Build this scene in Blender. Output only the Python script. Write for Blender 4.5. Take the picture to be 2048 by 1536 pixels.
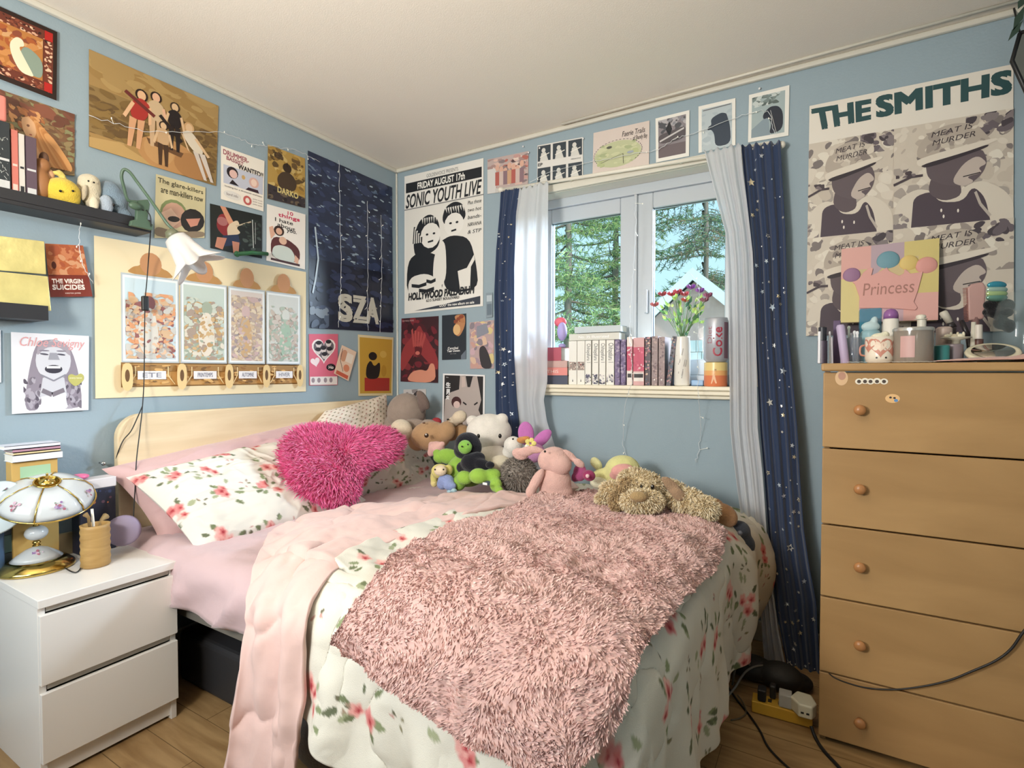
import bpy, math, random
import numpy as np
from mathutils import Vector, Matrix, noise as mnoise
for o in list(bpy.data.objects): bpy.data.objects.remove(o)
S = bpy.context.scene
# ---------------------------------------------------------------- camera
F_PX, YAW, PITCH = 1064.0, 0.5375, 0.0230
CAM = (2.414, -2.594, 1.202)
cam = bpy.data.objects.new('camera', bpy.data.cameras.new('camera')); S.collection.objects.link(cam)
cam.data.sensor_width = 36.0; cam.data.lens = 36.0 * F_PX / 2048.0; cam.data.clip_start = 0.02
cam.location = CAM; cam.rotation_euler = (math.pi / 2 - PITCH, 0, YAW)
S.camera = cam
# ---------------------------------------------------------------- colour management, world, lights
S.view_settings.view_transform = 'Standard'; S.view_settings.look = 'None'
S.view_settings.gamma = 1.0; S.view_settings.use_curve_mapping = False
S.view_settings.exposure = 0.0
S.cycles.max_bounces = 8; S.cycles.diffuse_bounces = 5; S.cycles.transparent_max_bounces = 16
S.cycles.sample_clamp_indirect = 4.0; S.cycles.use_denoising = True
S.cycles.caustics_reflective = False; S.cycles.caustics_refractive = False
W = bpy.data.worlds.new('sky'); S.world = W; W.use_nodes = True
wn = W.node_tree.nodes; wl = W.node_tree.links
for n in list(wn): wn.remove(n)
wo = wn.new('ShaderNodeOutputWorld'); wb = wn.new('ShaderNodeBackground'); wr = wn.new('ShaderNodeValToRGB')
wt = wn.new('ShaderNodeTexCoord'); ws = wn.new('ShaderNodeSeparateXYZ')
wl.new(wt.outputs['Generated'], ws.inputs[0]); wl.new(ws.outputs['Z'], wr.inputs[0])
wr.color_ramp.elements[0].position = 0.0; wr.color_ramp.elements[0].color = (0.58, 0.90, 0.97, 1)
wr.color_ramp.elements[1].position = 0.7; wr.color_ramp.elements[1].color = (0.36, 0.68, 1.0, 1)
wl.new(wr.outputs[0], wb.inputs[0]); wb.inputs[1].default_value = 1.3
wl.new(wb.outputs[0], wo.inputs[0])
def area(name, loc, tgt, sx, sy, power, col, portal=False):
    l = bpy.data.lights.new(name, 'AREA'); l.shape = 'RECTANGLE'; l.size = sx; l.size_y = sy; l.energy = power; l.color = col
    if portal: l.cycles.is_portal = True
    o = bpy.data.objects.new(name, l); S.collection.objects.link(o); o.location = loc
    o.rotation_euler = (Vector(tgt) - Vector(loc)).to_track_quat('-Z', 'Y').to_euler(); return o
area('window_portal', (1.56, 0.22, 1.62), (1.56, -1, 1.62), 1.0, 1.05, 1, (1, 1, 1), True)
area('rear_window_portal', (1.0, -3.5, 1.55), (1.0, -1, 1.55), 1.5, 1.2, 1, (1, 1, 1), True)
area('front_window_boost', (2.95, 1.6, 2.5), (0.5, -1.3, 1.0), 1.0, 0.9, 400, (0.66, 0.83, 1.0))  # added lamp out of view, boosts the daylight entering by the window
area('rear_window_fill', (1.0, -4.7, 2.1), (1.0, -2.0, 1.3), 2.2, 1.4, 75, (0.86, 0.93, 1.0))  # added fill lamp shining in through the unseen rear window
sl_ = bpy.data.lights.new('sun', 'SUN'); sl_.energy = 3.2; sl_.angle = .02; sl_.color = (1, .96, .88)
so_ = bpy.data.objects.new('sun', sl_); S.collection.objects.link(so_); so_.rotation_euler = Vector((-.72, .28, -.66)).to_track_quat('-Z', 'Y').to_euler()
area('ceiling_fill', (1.35, -3.1, 1.55), (1.3, -1.3, 2.5), .35, .35, 50, (1.0, .93, .82))  # added unseen fill, throws extra light up at the ceiling
pl = bpy.data.lights.new('ceiling_lamp_bulb', 'POINT'); pl.energy = 9; pl.shadow_soft_size = 0.16; pl.color = (1.0, 0.86, 0.68)
po = bpy.data.objects.new('ceiling_lamp_bulb', pl); S.collection.objects.link(po); po.location = (1.95, -1.75, 2.16)
# ---------------------------------------------------------------- maths helpers
_cy, _sy, _cp, _sp = math.cos(YAW), math.sin(YAW), math.cos(PITCH), math.sin(PITCH)
FW = np.array((-_sy * _cp, _cy * _cp, -_sp)); RT = np.array((_cy, _sy, 0.0)); UP = np.array((-_sy * _sp, _cy * _sp, _cp)); CV = np.array(CAM)
def ray(px, py): return FW + (px - 1024) / F_PX * RT - (py - 768) / F_PX * UP
def at(px, py, ax, val):                      # where the line of sight through a photo point meets the plane ax=val
    d = ray(px, py); i = 'xyz'.index(ax); return CV + (val - CAM[i]) / d[i] * d
def onp(px, py, p0, n):                       # ... meets a general plane
    d = ray(px, py); n = np.asarray(n, float); return CV + np.dot(np.asarray(p0) - CV, n) / np.dot(d, n) * d
def depth(p): return float(np.dot(np.asarray(p) - CV, FW))
def proj(P):
    v = np.asarray(P) - CV; z = v @ FW; return 1024 + F_PX * (v @ RT) / z, 768 - F_PX * (v @ UP) / z, z
CR = dict(A=(0, 0, .2246), B=(0, 330, .2246), C=(400, 240, .2246), D=(180, 460, .2246), E=(600, 560, .2246), F=(780, 280, .2051),
          G=(1040, 160, .293), H=(1020, 520, .2344), I=(1580, 60, .2285), J=(1580, 400, .2285), K=(740, 760, .2344), L=(1020, 820, .2344),
          M=(0, 640, .1953), N=(0, 860, .1953), O=(200, 780, .332), P=(0, 1050, .3418), Q=(600, 960, .4395), R=(1340, 1150, .3457))
def cr(k, x, y): a = CR[k]; return a[0] + a[2] * x, a[1] + a[2] * y
def hx(h):
    if not isinstance(h, str): return tuple(h)
    h = h.lstrip('#'); c = [int(h[i:i + 2], 16) / 255 for i in (0, 2, 4)]
    return tuple(x / 12.92 if x <= .04045 else ((x + .055) / 1.055) ** 2.4 for x in c)
# ---------------------------------------------------------------- materials
_M = {}
def mat(name, col='#ffffff', rough=.6, metal=0., bump=0., bscale=60., var=0., vscale=8., sheen=0., attr=False, trans=0., spec=.5, coat=0., emit=0., wood=None, transl=0., aniso=None):
    if name in _M: return _M[name]
    m = bpy.data.materials.new(name); m.use_nodes = True; N = m.node_tree.nodes; L = m.node_tree.links
    b = N['Principled BSDF']; out = N['Material Output']
    b.inputs['Roughness'].default_value = rough; b.inputs['Metallic'].default_value = metal
    b.inputs['Specular IOR Level'].default_value = spec
    if coat: b.inputs['Coat Weight'].default_value = coat; b.inputs['Coat Roughness'].default_value = .1
    if sheen: b.inputs['Sheen Weight'].default_value = sheen; b.inputs['Sheen Roughness'].default_value = .5
    src = None
    if attr:
        a = N.new('ShaderNodeAttribute'); a.attribute_name = 'Col'; src = a.outputs['Color']
    else:
        r = N.new('ShaderNodeRGB'); r.outputs[0].default_value = (*hx(col), 1); src = r.outputs[0]
    tc = N.new('ShaderNodeTexCoord')
    if var:
        t = N.new('ShaderNodeTexNoise'); t.inputs['Scale'].default_value = vscale; t.inputs['Detail'].default_value = 4
        L.new(tc.outputs['Object'], t.inputs['Vector'])
        mr = N.new('ShaderNodeMapRange'); mr.inputs[1].default_value = .3; mr.inputs[2].default_value = .7; mr.inputs[3].default_value = 1 - var; mr.inputs[4].default_value = 1 + var
        L.new(t.outputs['Fac'], mr.inputs[0])
        mx = N.new('ShaderNodeMix'); mx.data_type = 'RGBA'; mx.blend_type = 'MULTIPLY'; mx.inputs['Factor'].default_value = 1
        L.new(src, mx.inputs['A']); L.new(mr.outputs[0], mx.inputs['B']); src = mx.outputs['Result']
    if wood:
        mp = N.new('ShaderNodeMapping'); mp.inputs['Scale'].default_value = wood[0]
        L.new(tc.outputs['Object'], mp.inputs['Vector'])
        t = N.new('ShaderNodeTexNoise'); t.inputs['Scale'].default_value = wood[1]; t.inputs['Detail'].default_value = 8; t.inputs['Distortion'].default_value = .6
        L.new(mp.outputs[0], t.inputs['Vector'])
        rp = N.new('ShaderNodeValToRGB'); rp.color_ramp.elements[0].position = .32; rp.color_ramp.elements[1].position = .68
        rp.color_ramp.elements[0].color = (*hx(wood[2]), 1); rp.color_ramp.elements[1].color = (*hx(wood[3]), 1)
        L.new(t.outputs['Fac'], rp.inputs[0]); src = rp.outputs[0]
    L.new(src, b.inputs['Base Color'])
    if bump:
        t = N.new('ShaderNodeTexNoise'); t.inputs['Scale'].default_value = bscale; t.inputs['Detail'].default_value = 5
        L.new(tc.outputs['Object'], t.inputs['Vector'])
        bp = N.new('ShaderNodeBump'); bp.inputs['Strength'].default_value = bump; bp.inputs['Distance'].default_value = .01
        L.new(t.outputs['Fac'], bp.inputs['Height']); L.new(bp.outputs[0], b.inputs['Normal'])
    if emit:
        b.inputs['Emission Color'].default_value = (*hx(col), 1); b.inputs['Emission Strength'].default_value = emit
    if transl:
        tb = N.new('ShaderNodeBsdfTranslucent'); L.new(src, tb.inputs[0]); ms = N.new('ShaderNodeMixShader'); ms.inputs[0].default_value = transl
        L.new(b.outputs[0], ms.inputs[1]); L.new(tb.outputs[0], ms.inputs[2]); last = ms.outputs[0]
    else: last = b.outputs[0]
    if trans:
        tr = N.new('ShaderNodeBsdfTransparent'); ms = N.new('ShaderNodeMixShader'); ms.inputs[0].default_value = trans
        L.new(last, ms.inputs[1]); L.new(tr.outputs[0], ms.inputs[2]); last = ms.outputs[0]
    L.new(last, out.inputs[0])
    _M[name] = m; return m
def cm(h, rough=.6, **k):                     # plain coloured material by colour
    return mat('m_' + str(h).strip('#') + '_%g' % rough + ''.join(sorted(k)), h, rough, **k)
def plush(h, **k): return mat('plush_' + h.strip('#'), h, .95, bump=.5, bscale=220, var=.06, vscale=30, sheen=.25, spec=.1)
PAPER = mat('printed_paper', rough=.55, attr=True, spec=.35)
GLOSSP = mat('glossy_print', rough=.3, attr=True, spec=.5)
PAINTED = mat('painted_surface', rough=.5, attr=True)
CLOTHP = mat('printed_cotton', rough=.9, attr=True, bump=.25, bscale=500, spec=.15)
# ---------------------------------------------------------------- mesh builder
class MB:
    def __init__(s): s.V = []; s.F = []; s.C = []; s.n = 0; s.c = None
    def add(s, V, F, c=None):
        V = np.asarray(V, float).reshape(-1, 3); k = s.n; s.V.append(V); s.n += len(V)
        s.F += [tuple(i + k for i in f) for f in F]; s.C += [c if c is not None else s.c] * len(F); return s
    def box(s, a, b, c=None, M=None):
        x0, y0, z0 = np.minimum(a, b); x1, y1, z1 = np.maximum(a, b)
        V = np.array([(x0, y0, z0), (x1, y0, z0), (x1, y1, z0), (x0, y1, z0), (x0, y0, z1), (x1, y0, z1), (x1, y1, z1), (x0, y1, z1)])
        if M is not None: V = xf(V, M)
        return s.add(V, [(0, 3, 2, 1), (4, 5, 6, 7), (0, 1, 5, 4), (1, 2, 6, 5), (2, 3, 7, 6), (3, 0, 4, 7)], c)
    def grid(s, P, c=None, closeu=False, closev=False):      # P: (nu, nv, 3)
        P = np.asarray(P); nu, nv = P.shape[:2]; F = []
        for i in range(nu - (0 if closeu else 1)):
            for j in range(nv - (0 if closev else 1)):
                F.append((i * nv + j, i * nv + (j + 1) % nv, ((i + 1) % nu) * nv + (j + 1) % nv, ((i + 1) % nu) * nv + j))
        return s.add(P.reshape(-1, 3), F, c)
    def ell(s, ctr, r, c=None, R=None, nu=20, nv=12, pw=1.0):
        th = np.linspace(0, 2 * np.pi, nu, endpoint=False); ph = np.linspace(-np.pi / 2, np.pi / 2, nv + 1)
        T, Pp = np.meshgrid(th, ph); sg = lambda a: np.sign(a) * np.abs(a) ** pw
        V = np.stack([sg(np.cos(Pp)) * sg(np.cos(T)) * r[0], sg(np.cos(Pp)) * sg(np.sin(T)) * r[1], sg(np.sin(Pp)) * r[2]], -1)
        if R is not None: V = V @ np.asarray(R).T
        V = V + np.asarray(ctr); return s.grid(V, c, closev=True)
    def lathe(s, ctr, prof, c=None, n=24, R=None, cap=True):   # prof: list of (r, z)
        th = np.linspace(0, 2 * np.pi, n, endpoint=False)
        V = np.array([[(r * math.cos(t), r * math.sin(t), z) for t in th] for r, z in prof])
        if R is not None: V = V @ np.asarray(R).T
        V = V + np.asarray(ctr); k = s.n; s.grid(V, c, closev=True)
        if cap:
            m = len(prof)
            s.F.append(tuple(k + j for j in range(n))[::-1]); s.F.append(tuple(k + (m - 1) * n + j for j in range(n))); s.C += [c if c is not None else s.c] * 2
        return s
    def tube(s, pts, r, c=None, n=8, cap=True):
        P = [np.asarray(p, float) for p in pts]; rr = r if hasattr(r, '__len__') else [r] * len(P); rings = []; up = None
        for i, p in enumerate(P):
            d = P[min(i + 1, len(P) - 1)] - P[max(i - 1, 0)]; d = d / (np.linalg.norm(d) + 1e-12)
            if up is None: up = np.array((0, 0, 1.)) if abs(d[2]) < .9 else np.array((1., 0, 0))
            a = np.cross(d, up); a /= np.linalg.norm(a) + 1e-12; b = np.cross(a, d); up = b
            rings.append([p + rr[i] * (math.cos(t) * a + math.sin(t) * b) for t in np.linspace(0, 2 * np.pi, n, endpoint=False)])
        k = s.n; s.grid(np.array(rings), c, closev=True)
        if cap:
            m = len(P); s.F.append(tuple(k + j for j in range(n))[::-1]); s.F.append(tuple(k + (m - 1) * n + j for j in range(n))); s.C += [c if c is not None else s.c] * 2
        return s
    def prism(s, pts, off, c=None):            # closed outline pts (3D) swept by vector off
        A = np.asarray(pts, float); n = len(A); B = A + np.asarray(off)
        F = [tuple(range(n))[::-1], tuple(range(n, 2 * n))] + [(i, (i + 1) % n, n + (i + 1) % n, n + i) for i in range(n)]
        return s.add(np.vstack([A, B]), F, c)
    def fur(s, P, Nn, length, width, rng, c=None, droop=.3, jit=.5, cols=None, bend=None):   # tapered hair blades
        P = np.asarray(P); Nn = np.asarray(Nn); m = len(P)
        L = length * (0.6 + .7 * rng.random(m))[:, None]
        d = Nn + jit * rng.normal(size=(m, 3)); d[:, 2] -= droop
        if bend is not None: d = d + np.asarray(bend)
        d /= np.linalg.norm(d, axis=1)[:, None] + 1e-9
        t = np.cross(d, rng.normal(size=(m, 3))); t /= np.linalg.norm(t, axis=1)[:, None] + 1e-9
        w = width * .5
        mid = P + d * L * .5 + Nn * L * .12; tip = P + d * L + np.array((0, 0, -1.)) * L * .25 * droop
        V = np.stack([P - t * w, P + t * w, mid + t * w * .8, mid - t * w * .8, tip], 1).reshape(-1, 3); k = s.n
        s.V.append(V); s.n += len(V)
        for i in range(m):
            b = k + 5 * i; s.F += [(b, b + 1, b + 2, b + 3), (b + 3, b + 2, b + 4)]
            cc = cols[i] if cols is not None else (c if c is not None else s.c); s.C += [cc, cc]
        return s
    def build(s, name, m, parent=None, smooth=True, origin=None, vcol=None, mods=None, angle=None):
        V = np.vstack(s.V); lo, hi = V.min(0), V.max(0)
        if origin is None: origin = (lo + hi) / 2 if parent else np.array(((lo[0] + hi[0]) / 2, (lo[1] + hi[1]) / 2, lo[2]))
        origin = np.asarray(origin, float); me = bpy.data.meshes.new(name); me.from_pydata((V - origin).tolist(), [], s.F)
        if vcol is not None:
            a = me.color_attributes.new('Col', 'FLOAT_COLOR', 'POINT'); cc = np.ones((len(V), 4)); cc[:, :3] = vcol; a.data.foreach_set('color', cc.ravel())
        elif any(c is not None for c in s.C):
            a = me.color_attributes.new('Col', 'FLOAT_COLOR', 'CORNER'); buf = []
            cache = {}
            for f, c in zip(s.F, s.C):
                if c is None: c = '#ffffff'
                if c not in cache: cache[c] = (*hx(c), 1.)
                buf += cache[c] * len(f)
            a.data.foreach_set('color', buf)
        if smooth: me.polygons.foreach_set('use_smooth', [True] * len(me.polygons))
        if isinstance(m, (list, tuple)):
            for q in m: me.materials.append(q)
        else: me.materials.append(m)
        me.update()
        if smooth and angle is not None:
            try: me.set_sharp_from_angle(angle=angle)
            except Exception: pass
        o = bpy.data.objects.new(name, me); S.collection.objects.link(o)
        o['_w'] = tuple(origin)
        if parent is not None: o.parent = parent; o.location = Vector(origin) - Vector(parent['_w'])
        else: o.location = Vector(origin)
        for md in (mods or []): md(o)
        return o
def xf(V, M): V = np.asarray(V); return V @ np.array(M)[:3, :3].T + np.array(M)[:3, 3]
def bevel(w=.003, seg=2):
    def f(o):
        b = o.modifiers.new('b', 'BEVEL'); b.width = w; b.segments = seg; b.limit_method = 'ANGLE'; b.angle_limit = .7
    return f
def remesh(v=.006, sm=3):
    def f(o):
        r = o.modifiers.new('r', 'REMESH'); r.mode = 'VOXEL'; r.voxel_size = v; r.use_smooth_shade = True
        k = o.modifiers.new('s', 'SMOOTH'); k.iterations = sm; k.factor = .6
    return f
def tag(o, label, cat, group=None, kind=None):
    o['label'] = label; o['category'] = cat
    if group: o['group'] = group
    if kind: o['kind'] = kind
    return o
def struct(o): o['kind'] = 'structure'; return o
def thing(name, loc, label, cat, group=None):
    o = bpy.data.objects.new(name, None); S.collection.objects.link(o); o.location = Vector([float(q) for q in loc]); o['_w'] = tuple(float(q) for q in loc)
    o.empty_display_size = .05; return tag(o, label, cat, group)
def rotz(a): c, s = math.cos(a), math.sin(a); return np.array(((c, -s, 0), (s, c, 0), (0, 0, 1)))
def rotx(a): c, s = math.cos(a), math.sin(a); return np.array(((1, 0, 0), (0, c, -s), (0, s, c)))
def roty(a): c, s = math.cos(a), math.sin(a); return np.array(((c, 0, s), (0, 1, 0), (-s, 0, c)))
def spline(pts, n=8):                         # Catmull-Rom through points
    P = np.asarray(pts, float); Q = np.vstack([2 * P[0] - P[1], P, 2 * P[-1] - P[-2]]); out = []
    for i in range(1, len(Q) - 2):
        for t in np.linspace(0, 1, n, endpoint=False):
            a, b, c, d = Q[i - 1], Q[i], Q[i + 1], Q[i + 2]
            out.append(.5 * ((2 * b) + (c - a) * t + (2 * a - 5 * b + 4 * c - d) * t * t + (3 * b - a - 3 * c + d) * t ** 3))
    out.append(P[-1]); return np.array(out)
def vnoise(x, y, seed=0, octs=4):             # smooth value noise, numpy
    r = np.random.RandomState(seed); x = np.asarray(x, float); y = np.asarray(y, float); tot = np.zeros(np.broadcast(x, y).shape); amp = 1.; nrm = 0
    for o in range(octs):
        T = r.rand(64, 64) * 2 - 1; xi = np.floor(x).astype(int); yi = np.floor(y).astype(int); fx = x - xi; fy = y - yi
        fx = fx * fx * (3 - 2 * fx); fy = fy * fy * (3 - 2 * fy)
        g = lambda a, b: T[a % 64, b % 64]
        tot += amp * ((g(xi, yi) * (1 - fx) + g(xi + 1, yi) * fx) * (1 - fy) + (g(xi, yi + 1) * (1 - fx) + g(xi + 1, yi + 1) * fx) * fy)
        nrm += amp; amp *= .5; x = x * 2.03 + 7.1; y = y * 2.03 + 3.7
    return tot / nrm
_TX = {}
def textmesh(s, bold=0., shear=0.):
    k = (s, bold, shear)
    if k in _TX: return _TX[k]
    cu = bpy.data.curves.new('t', 'FONT'); cu.body = s; cu.offset = bold; cu.shear = shear; cu.resolution_u = 3
    o = bpy.data.objects.new('t', cu); S.collection.objects.link(o); bpy.context.view_layer.update()
    me = bpy.data.meshes.new_from_object(o.evaluated_get(bpy.context.evaluated_depsgraph_get()))
    V = np.array([v.co[:] for v in me.vertices]).reshape(-1, 3); Fc = [tuple(p.vertices) for p in me.polygons]
    bpy.data.objects.remove(o); bpy.data.curves.remove(cu); bpy.data.meshes.remove(me)
    if len(V):
        V[:, 0] -= V[:, 0].min(); V[:, 0] /= max(V[:, 0].max(), 1e-6)
        V[:, 1] -= V[:, 1].min(); V[:, 1] /= max(V[:, 1].max(), 1e-6)
    _TX[k] = (V, Fc); return _TX[k]
# ---------------------------------------------------------------- room shell
WALLM = mat('blue_wall_paint', '#98a9b3', .75, bump=.08, bscale=120, spec=.25)
CEILM = mat('white_ceiling_paint', '#ece6dc', .85, bump=.1, bscale=200, spec=.2)
TRIMM = mat('white_trim_paint', '#d6d2c6', .45)
ROOMX, REAR, CEIL = 3.03, -3.4, 2.50
WX0, WX1, WZ0, WZ1 = 0.93, 2.11, 1.135, 2.165       # window opening
b = MB(); b.box((-.12, REAR - .12, 0), (0, .2, CEIL)); struct(b.build('wall_left', WALLM, smooth=False))
b = MB(); b.box((0, 0, 0), (ROOMX, .2, WZ0)); b.box((0, 0, WZ1), (ROOMX, .2, CEIL)); b.box((0, 0, WZ0), (WX0, .2, WZ1)); b.box((WX1, 0, WZ0), (ROOMX, .2, WZ1))
struct(b.build('wall_back', WALLM, smooth=False))
b = MB(); b.box((ROOMX, REAR - .12, 0), (ROOMX + .12, .2, CEIL)); struct(b.build('wall_right', WALLM, smooth=False))
b = MB(); b.box((0, REAR - .12, 0), (ROOMX, REAR, .95)); b.box((0, REAR - .12, 2.15), (ROOMX, REAR, CEIL)); b.box((0, REAR - .12, .95), (.25, REAR, 2.15)); b.box((1.75, REAR - .12, .95), (ROOMX, REAR, 2.15))
struct(b.build('wall_front', WALLM, smooth=False))
b = MB(); b.box((-.12, REAR - .12, CEIL), (ROOMX + .12, .2, CEIL + .1)); struct(b.build('ceiling', CEILM, smooth=False))
FLOORM = mat('laminate_floor', rough=.45, wood=((1.2, 9, 1), 3.0, '#8d6c44', '#b08f62'))
b = MB(); b.box((-.12, REAR - .12, -.1), (ROOMX + .12, .2, 0)); struct(b.build('floor', FLOORM, smooth=False))
# thin joints between the floor planks
b = MB()
for i in range(1, 26):
    b.box((0, REAR + i * .13, 0), (ROOMX, REAR + i * .13 + .002, .0006))
    for k in range(3): x = (i * .47 + k * 1.1) % 3.0; b.box((x, REAR + i * .13, 0), (x + .002, REAR + (i + 1) * .13, .0006))
struct(b.build('trim_4', cm('#6e5535', .7), smooth=False))
def cove(name, a, c):                               # small moulding where wall meets ceiling
    b = MB(); b.box(a, c); struct(b.build(name, TRIMM, smooth=False, mods=[bevel(.006, 3)]))
cove('trim_1', (0, REAR, CEIL - .022), (.022, 0, CEIL)); cove('trim_2', (0, -.022, CEIL - .022), (ROOMX, 0, CEIL))
cove('trim_3', (0, -.012, 0.1), (.012, 0, CEIL - .02))
cove('baseboard_left', (0, REAR, 0), (.015, 0, .09)); cove('baseboard_back', (0, -.015, 0), (ROOMX, 0, .09))
# conduit strip on the ceiling beside the window wall
b = MB(); b.tube([(1.2, -.05, CEIL - .006), (ROOMX, -.075, CEIL - .006)], .006); struct(b.build('trim_5', TRIMM))
# window
YF = .13
WHT = mat('shaded_white_vinyl', '#bcc3ca', .35)  # white vinyl, its indoor shade put into the greyed colour
wf = MB(); 
def fr(b, x0, x1, z0, z1, w, y0, y1):
    b.box((x0, y0, z0), (x0 + w, y1, z1)); b.box((x1 - w, y0, z0), (x1, y1, z1)); b.box((x0 + w, y0, z0), (x1 - w, y1, z0 + w)); b.box((x0 + w, y0, z1 - w), (x1 - w, y1, z1))
fr(wf, WX0, WX1, WZ0, WZ1, .05, YF - .03, YF + .05)
wf.box((1.54, YF - .03, WZ0 + .05), (1.556, YF + .05, WZ1 - .05))
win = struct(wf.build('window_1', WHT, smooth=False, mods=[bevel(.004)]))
for nm, x0, x1 in (('sash', WX0 + .05, 1.541), ('sash', 1.555, WX1 - .05)):
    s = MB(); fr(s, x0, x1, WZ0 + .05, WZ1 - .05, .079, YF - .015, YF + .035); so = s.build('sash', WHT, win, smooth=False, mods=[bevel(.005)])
    g = MB(); g.box((x0 + .079, YF + .008, WZ0 + .129), (x1 - .079, YF + .014, WZ1 - .129))
    gm = mat('window_glass', '#10161a', .02, trans=.94, spec=.6); g.build('glass_pane', gm, so, smooth=False)
    gk = MB(); gk.box((x0 + .077, YF + .0, WZ0 + .127), (x0 + .081, YF + .01, WZ1 - .127)); gk.box((x1 - .081, YF, WZ0 + .127), (x1 - .077, YF + .01, WZ1 - .127)); gk.box((x0+.077, YF, WZ1-.131),(x1-.077,YF+.01,WZ1-.127)); gk.build('gasket', cm('#3b3f45', .5), so, smooth=False)
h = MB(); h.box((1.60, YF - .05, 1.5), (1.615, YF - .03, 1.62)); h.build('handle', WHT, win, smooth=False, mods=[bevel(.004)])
rv = MB(); rv.box((WX0, 0, WZ1 - .002), (WX1, YF - .03, WZ1 + .001)); rv.box((WX0 - .001, 0, WZ0), (WX0 + .002, YF - .03, WZ1)); rv.box((WX1 - .002, 0, WZ0), (WX1 + .001, YF - .03, WZ1)); rv.build('window_reveal', TRIMM, win, smooth=False)
cs = MB(); cs.box((WX0 - .07, -.018, WZ1), (WX1 + .07, 0, WZ1 + .04)); cs.box((WX0 - .07, -.018, WZ0), (WX0, 0, WZ1)); cs.box((WX1, -.018, WZ0), (WX1 + .07, 0, WZ1)); cs.build('window_casing', TRIMM, win, smooth=False, mods=[bevel(.004)])
sl = MB(); sl.box((WX0 + .03, -.07, WZ0 - .02), (WX1 - .03, YF - .03, WZ0)); sl.box((WX0 + .04, -.055, WZ0 - .042), (WX1 - .04, 0, WZ0 - .02)); sl.box((WX0 + .05, -.03, WZ0 - .06), (WX1 - .05, 0, WZ0 - .042))
sl.build('window_sill', mat('cream_sill_paint', '#efe6cf', .4), win, smooth=False, mods=[bevel(.006, 3)])
# unseen rear window behind the camera, added to bring in bluish fill light
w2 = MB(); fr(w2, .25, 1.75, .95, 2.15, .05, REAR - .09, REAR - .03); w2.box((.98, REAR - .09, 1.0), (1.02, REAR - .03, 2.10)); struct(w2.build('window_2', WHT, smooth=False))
# ceiling lamp just above the frame of view
cl = thing('ceiling_lamp', (1.95, -1.75, 2.5), 'round white glass ceiling lamp hanging from the middle of the ceiling', 'ceiling lamp')
m = MB(); m.lathe((1.95, -1.75, 0), [(.001, 2.5), (.09, 2.499), (.09, 2.47), (.02, 2.46), (.012, 2.40), (.03, 2.385), (.001, 2.384)], cap=False); m.build('lamp_base', cm('#b8a070', .3, metal=1.), cl)
m = MB(); m.lathe((1.95, -1.75, 2.385), [(.03, 0), (.16, -.02), (.2, -.04), (.205, -.045)], cap=False); m.build('lamp_shade', mat('opal_glass', '#fff6e4', .3, transl=.6), cl)
# ---------------------------------------------------------------- outside
rng = np.random.default_rng(5)
gb = MB(); gb.box((-14, .6, -1.2), (16, 24, -1.1)); tag(gb.build('lawn', mat('grass', '#6f8f4a', .9, var=.3, vscale=3), smooth=False), 'green lawn outside the window', 'lawn', kind='stuff')
def conifer(x, y, z0, H, rad, nb, ncol, dens, label, trunkr=.11, seed=1, zmin=0.15, wid=.009):
    r = np.random.default_rng(seed)
    t = thing('spruce_tree', (x, y, z0), label, 'tree', 'spruce trees outside the window')
    m = MB(); m.tube([(x, y, z0), (x + .05, y, z0 + H * .5), (x, y, z0 + H)], [trunkr*.6, trunkr * .4, .01]); m.build('trunk', cm('#8c8276', .9), t)
    br = MB(); fo = MB(); P = []; Nn = []
    for i in range(nb):
        f = zmin + (1 - zmin) * (i + .5) / nb; z = z0 + H * f; L = rad * (1.05 - f) * r.uniform(.7, 1.1); a = r.uniform(0, 2 * np.pi)
        d = np.array((math.cos(a), math.sin(a), 0)); p0 = np.array((x, y, z)); pts = [p0 + d * L * q + np.array((0, 0, -.22 * L * q + .3 * L * q * q * q)) for q in np.linspace(0, 1, 6)]
        br.tube(pts, [.018, .014, .011, .008, .005, .003], n=4, cap=False)
        for q in np.linspace(.12, 1, int(dens * L) + 3):
            c = np.array([np.interp(q, np.linspace(0, 1, 6), [p[k] for p in pts]) for k in range(3)])
            for sgn in (-1, 1):
                sd = np.array((-d[1], d[0], 0)) * sgn + d * .6; l2 = .34 * L * (1.1 - q) + .08; e = c + sd * l2 + np.array((0, 0, -.22 * l2 - .03 * r.random()))
                if l2 > .1: br.tube([c, e], [.004, .002], n=3, cap=False)
                k = int(14 + 40 * l2); s = r.random(k)[:, None]; P.append(c + (e - c) * s); v = r.normal(size=(k, 3)); v += sd * .8; Nn.append(v / np.linalg.norm(v, axis=1)[:, None])
    br.build('branches', cm('#8c8074', .9), t)
    P = np.vstack(P); Nn = np.vstack(Nn); cols = [ncol[i] for i in r.integers(0, len(ncol), len(P))]
    fo.fur(P, Nn, .085, wid, r, cols=cols, droop=.1, jit=.2); fo.build('needles', mat('needles', rough=.7, attr=True, transl=.35, spec=.2), t, smooth=False)
    return t
GR = ['#9cb878', '#bcd284', '#7d9c6c', '#d4e294', '#688a60', '#a8c490']
conifer(*at(1130, 700, 'y', 3.6)[:2], -1.1, 7.6, 1.9, 95, GR, 9, 'dense green spruce filling the left pane of the window', seed=3)
conifer(*at(1225, 700, 'y', 5.4)[:2], -1.1, 8.5, 2.0, 90, GR, 6, 'tall spruce standing behind the dense one in the left pane', seed=4)
conifer(*at(1405, 560, 'y', 5.2)[:2], -1.1, 8.0, 2.3, 66, ['#6f8f78', '#8fae7a', '#5e7a66', '#b59a78', '#a4bd8c'], 7, 'sparse spruce with bare lower branches behind the gable in the right pane', seed=7, trunkr=.08)
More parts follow.
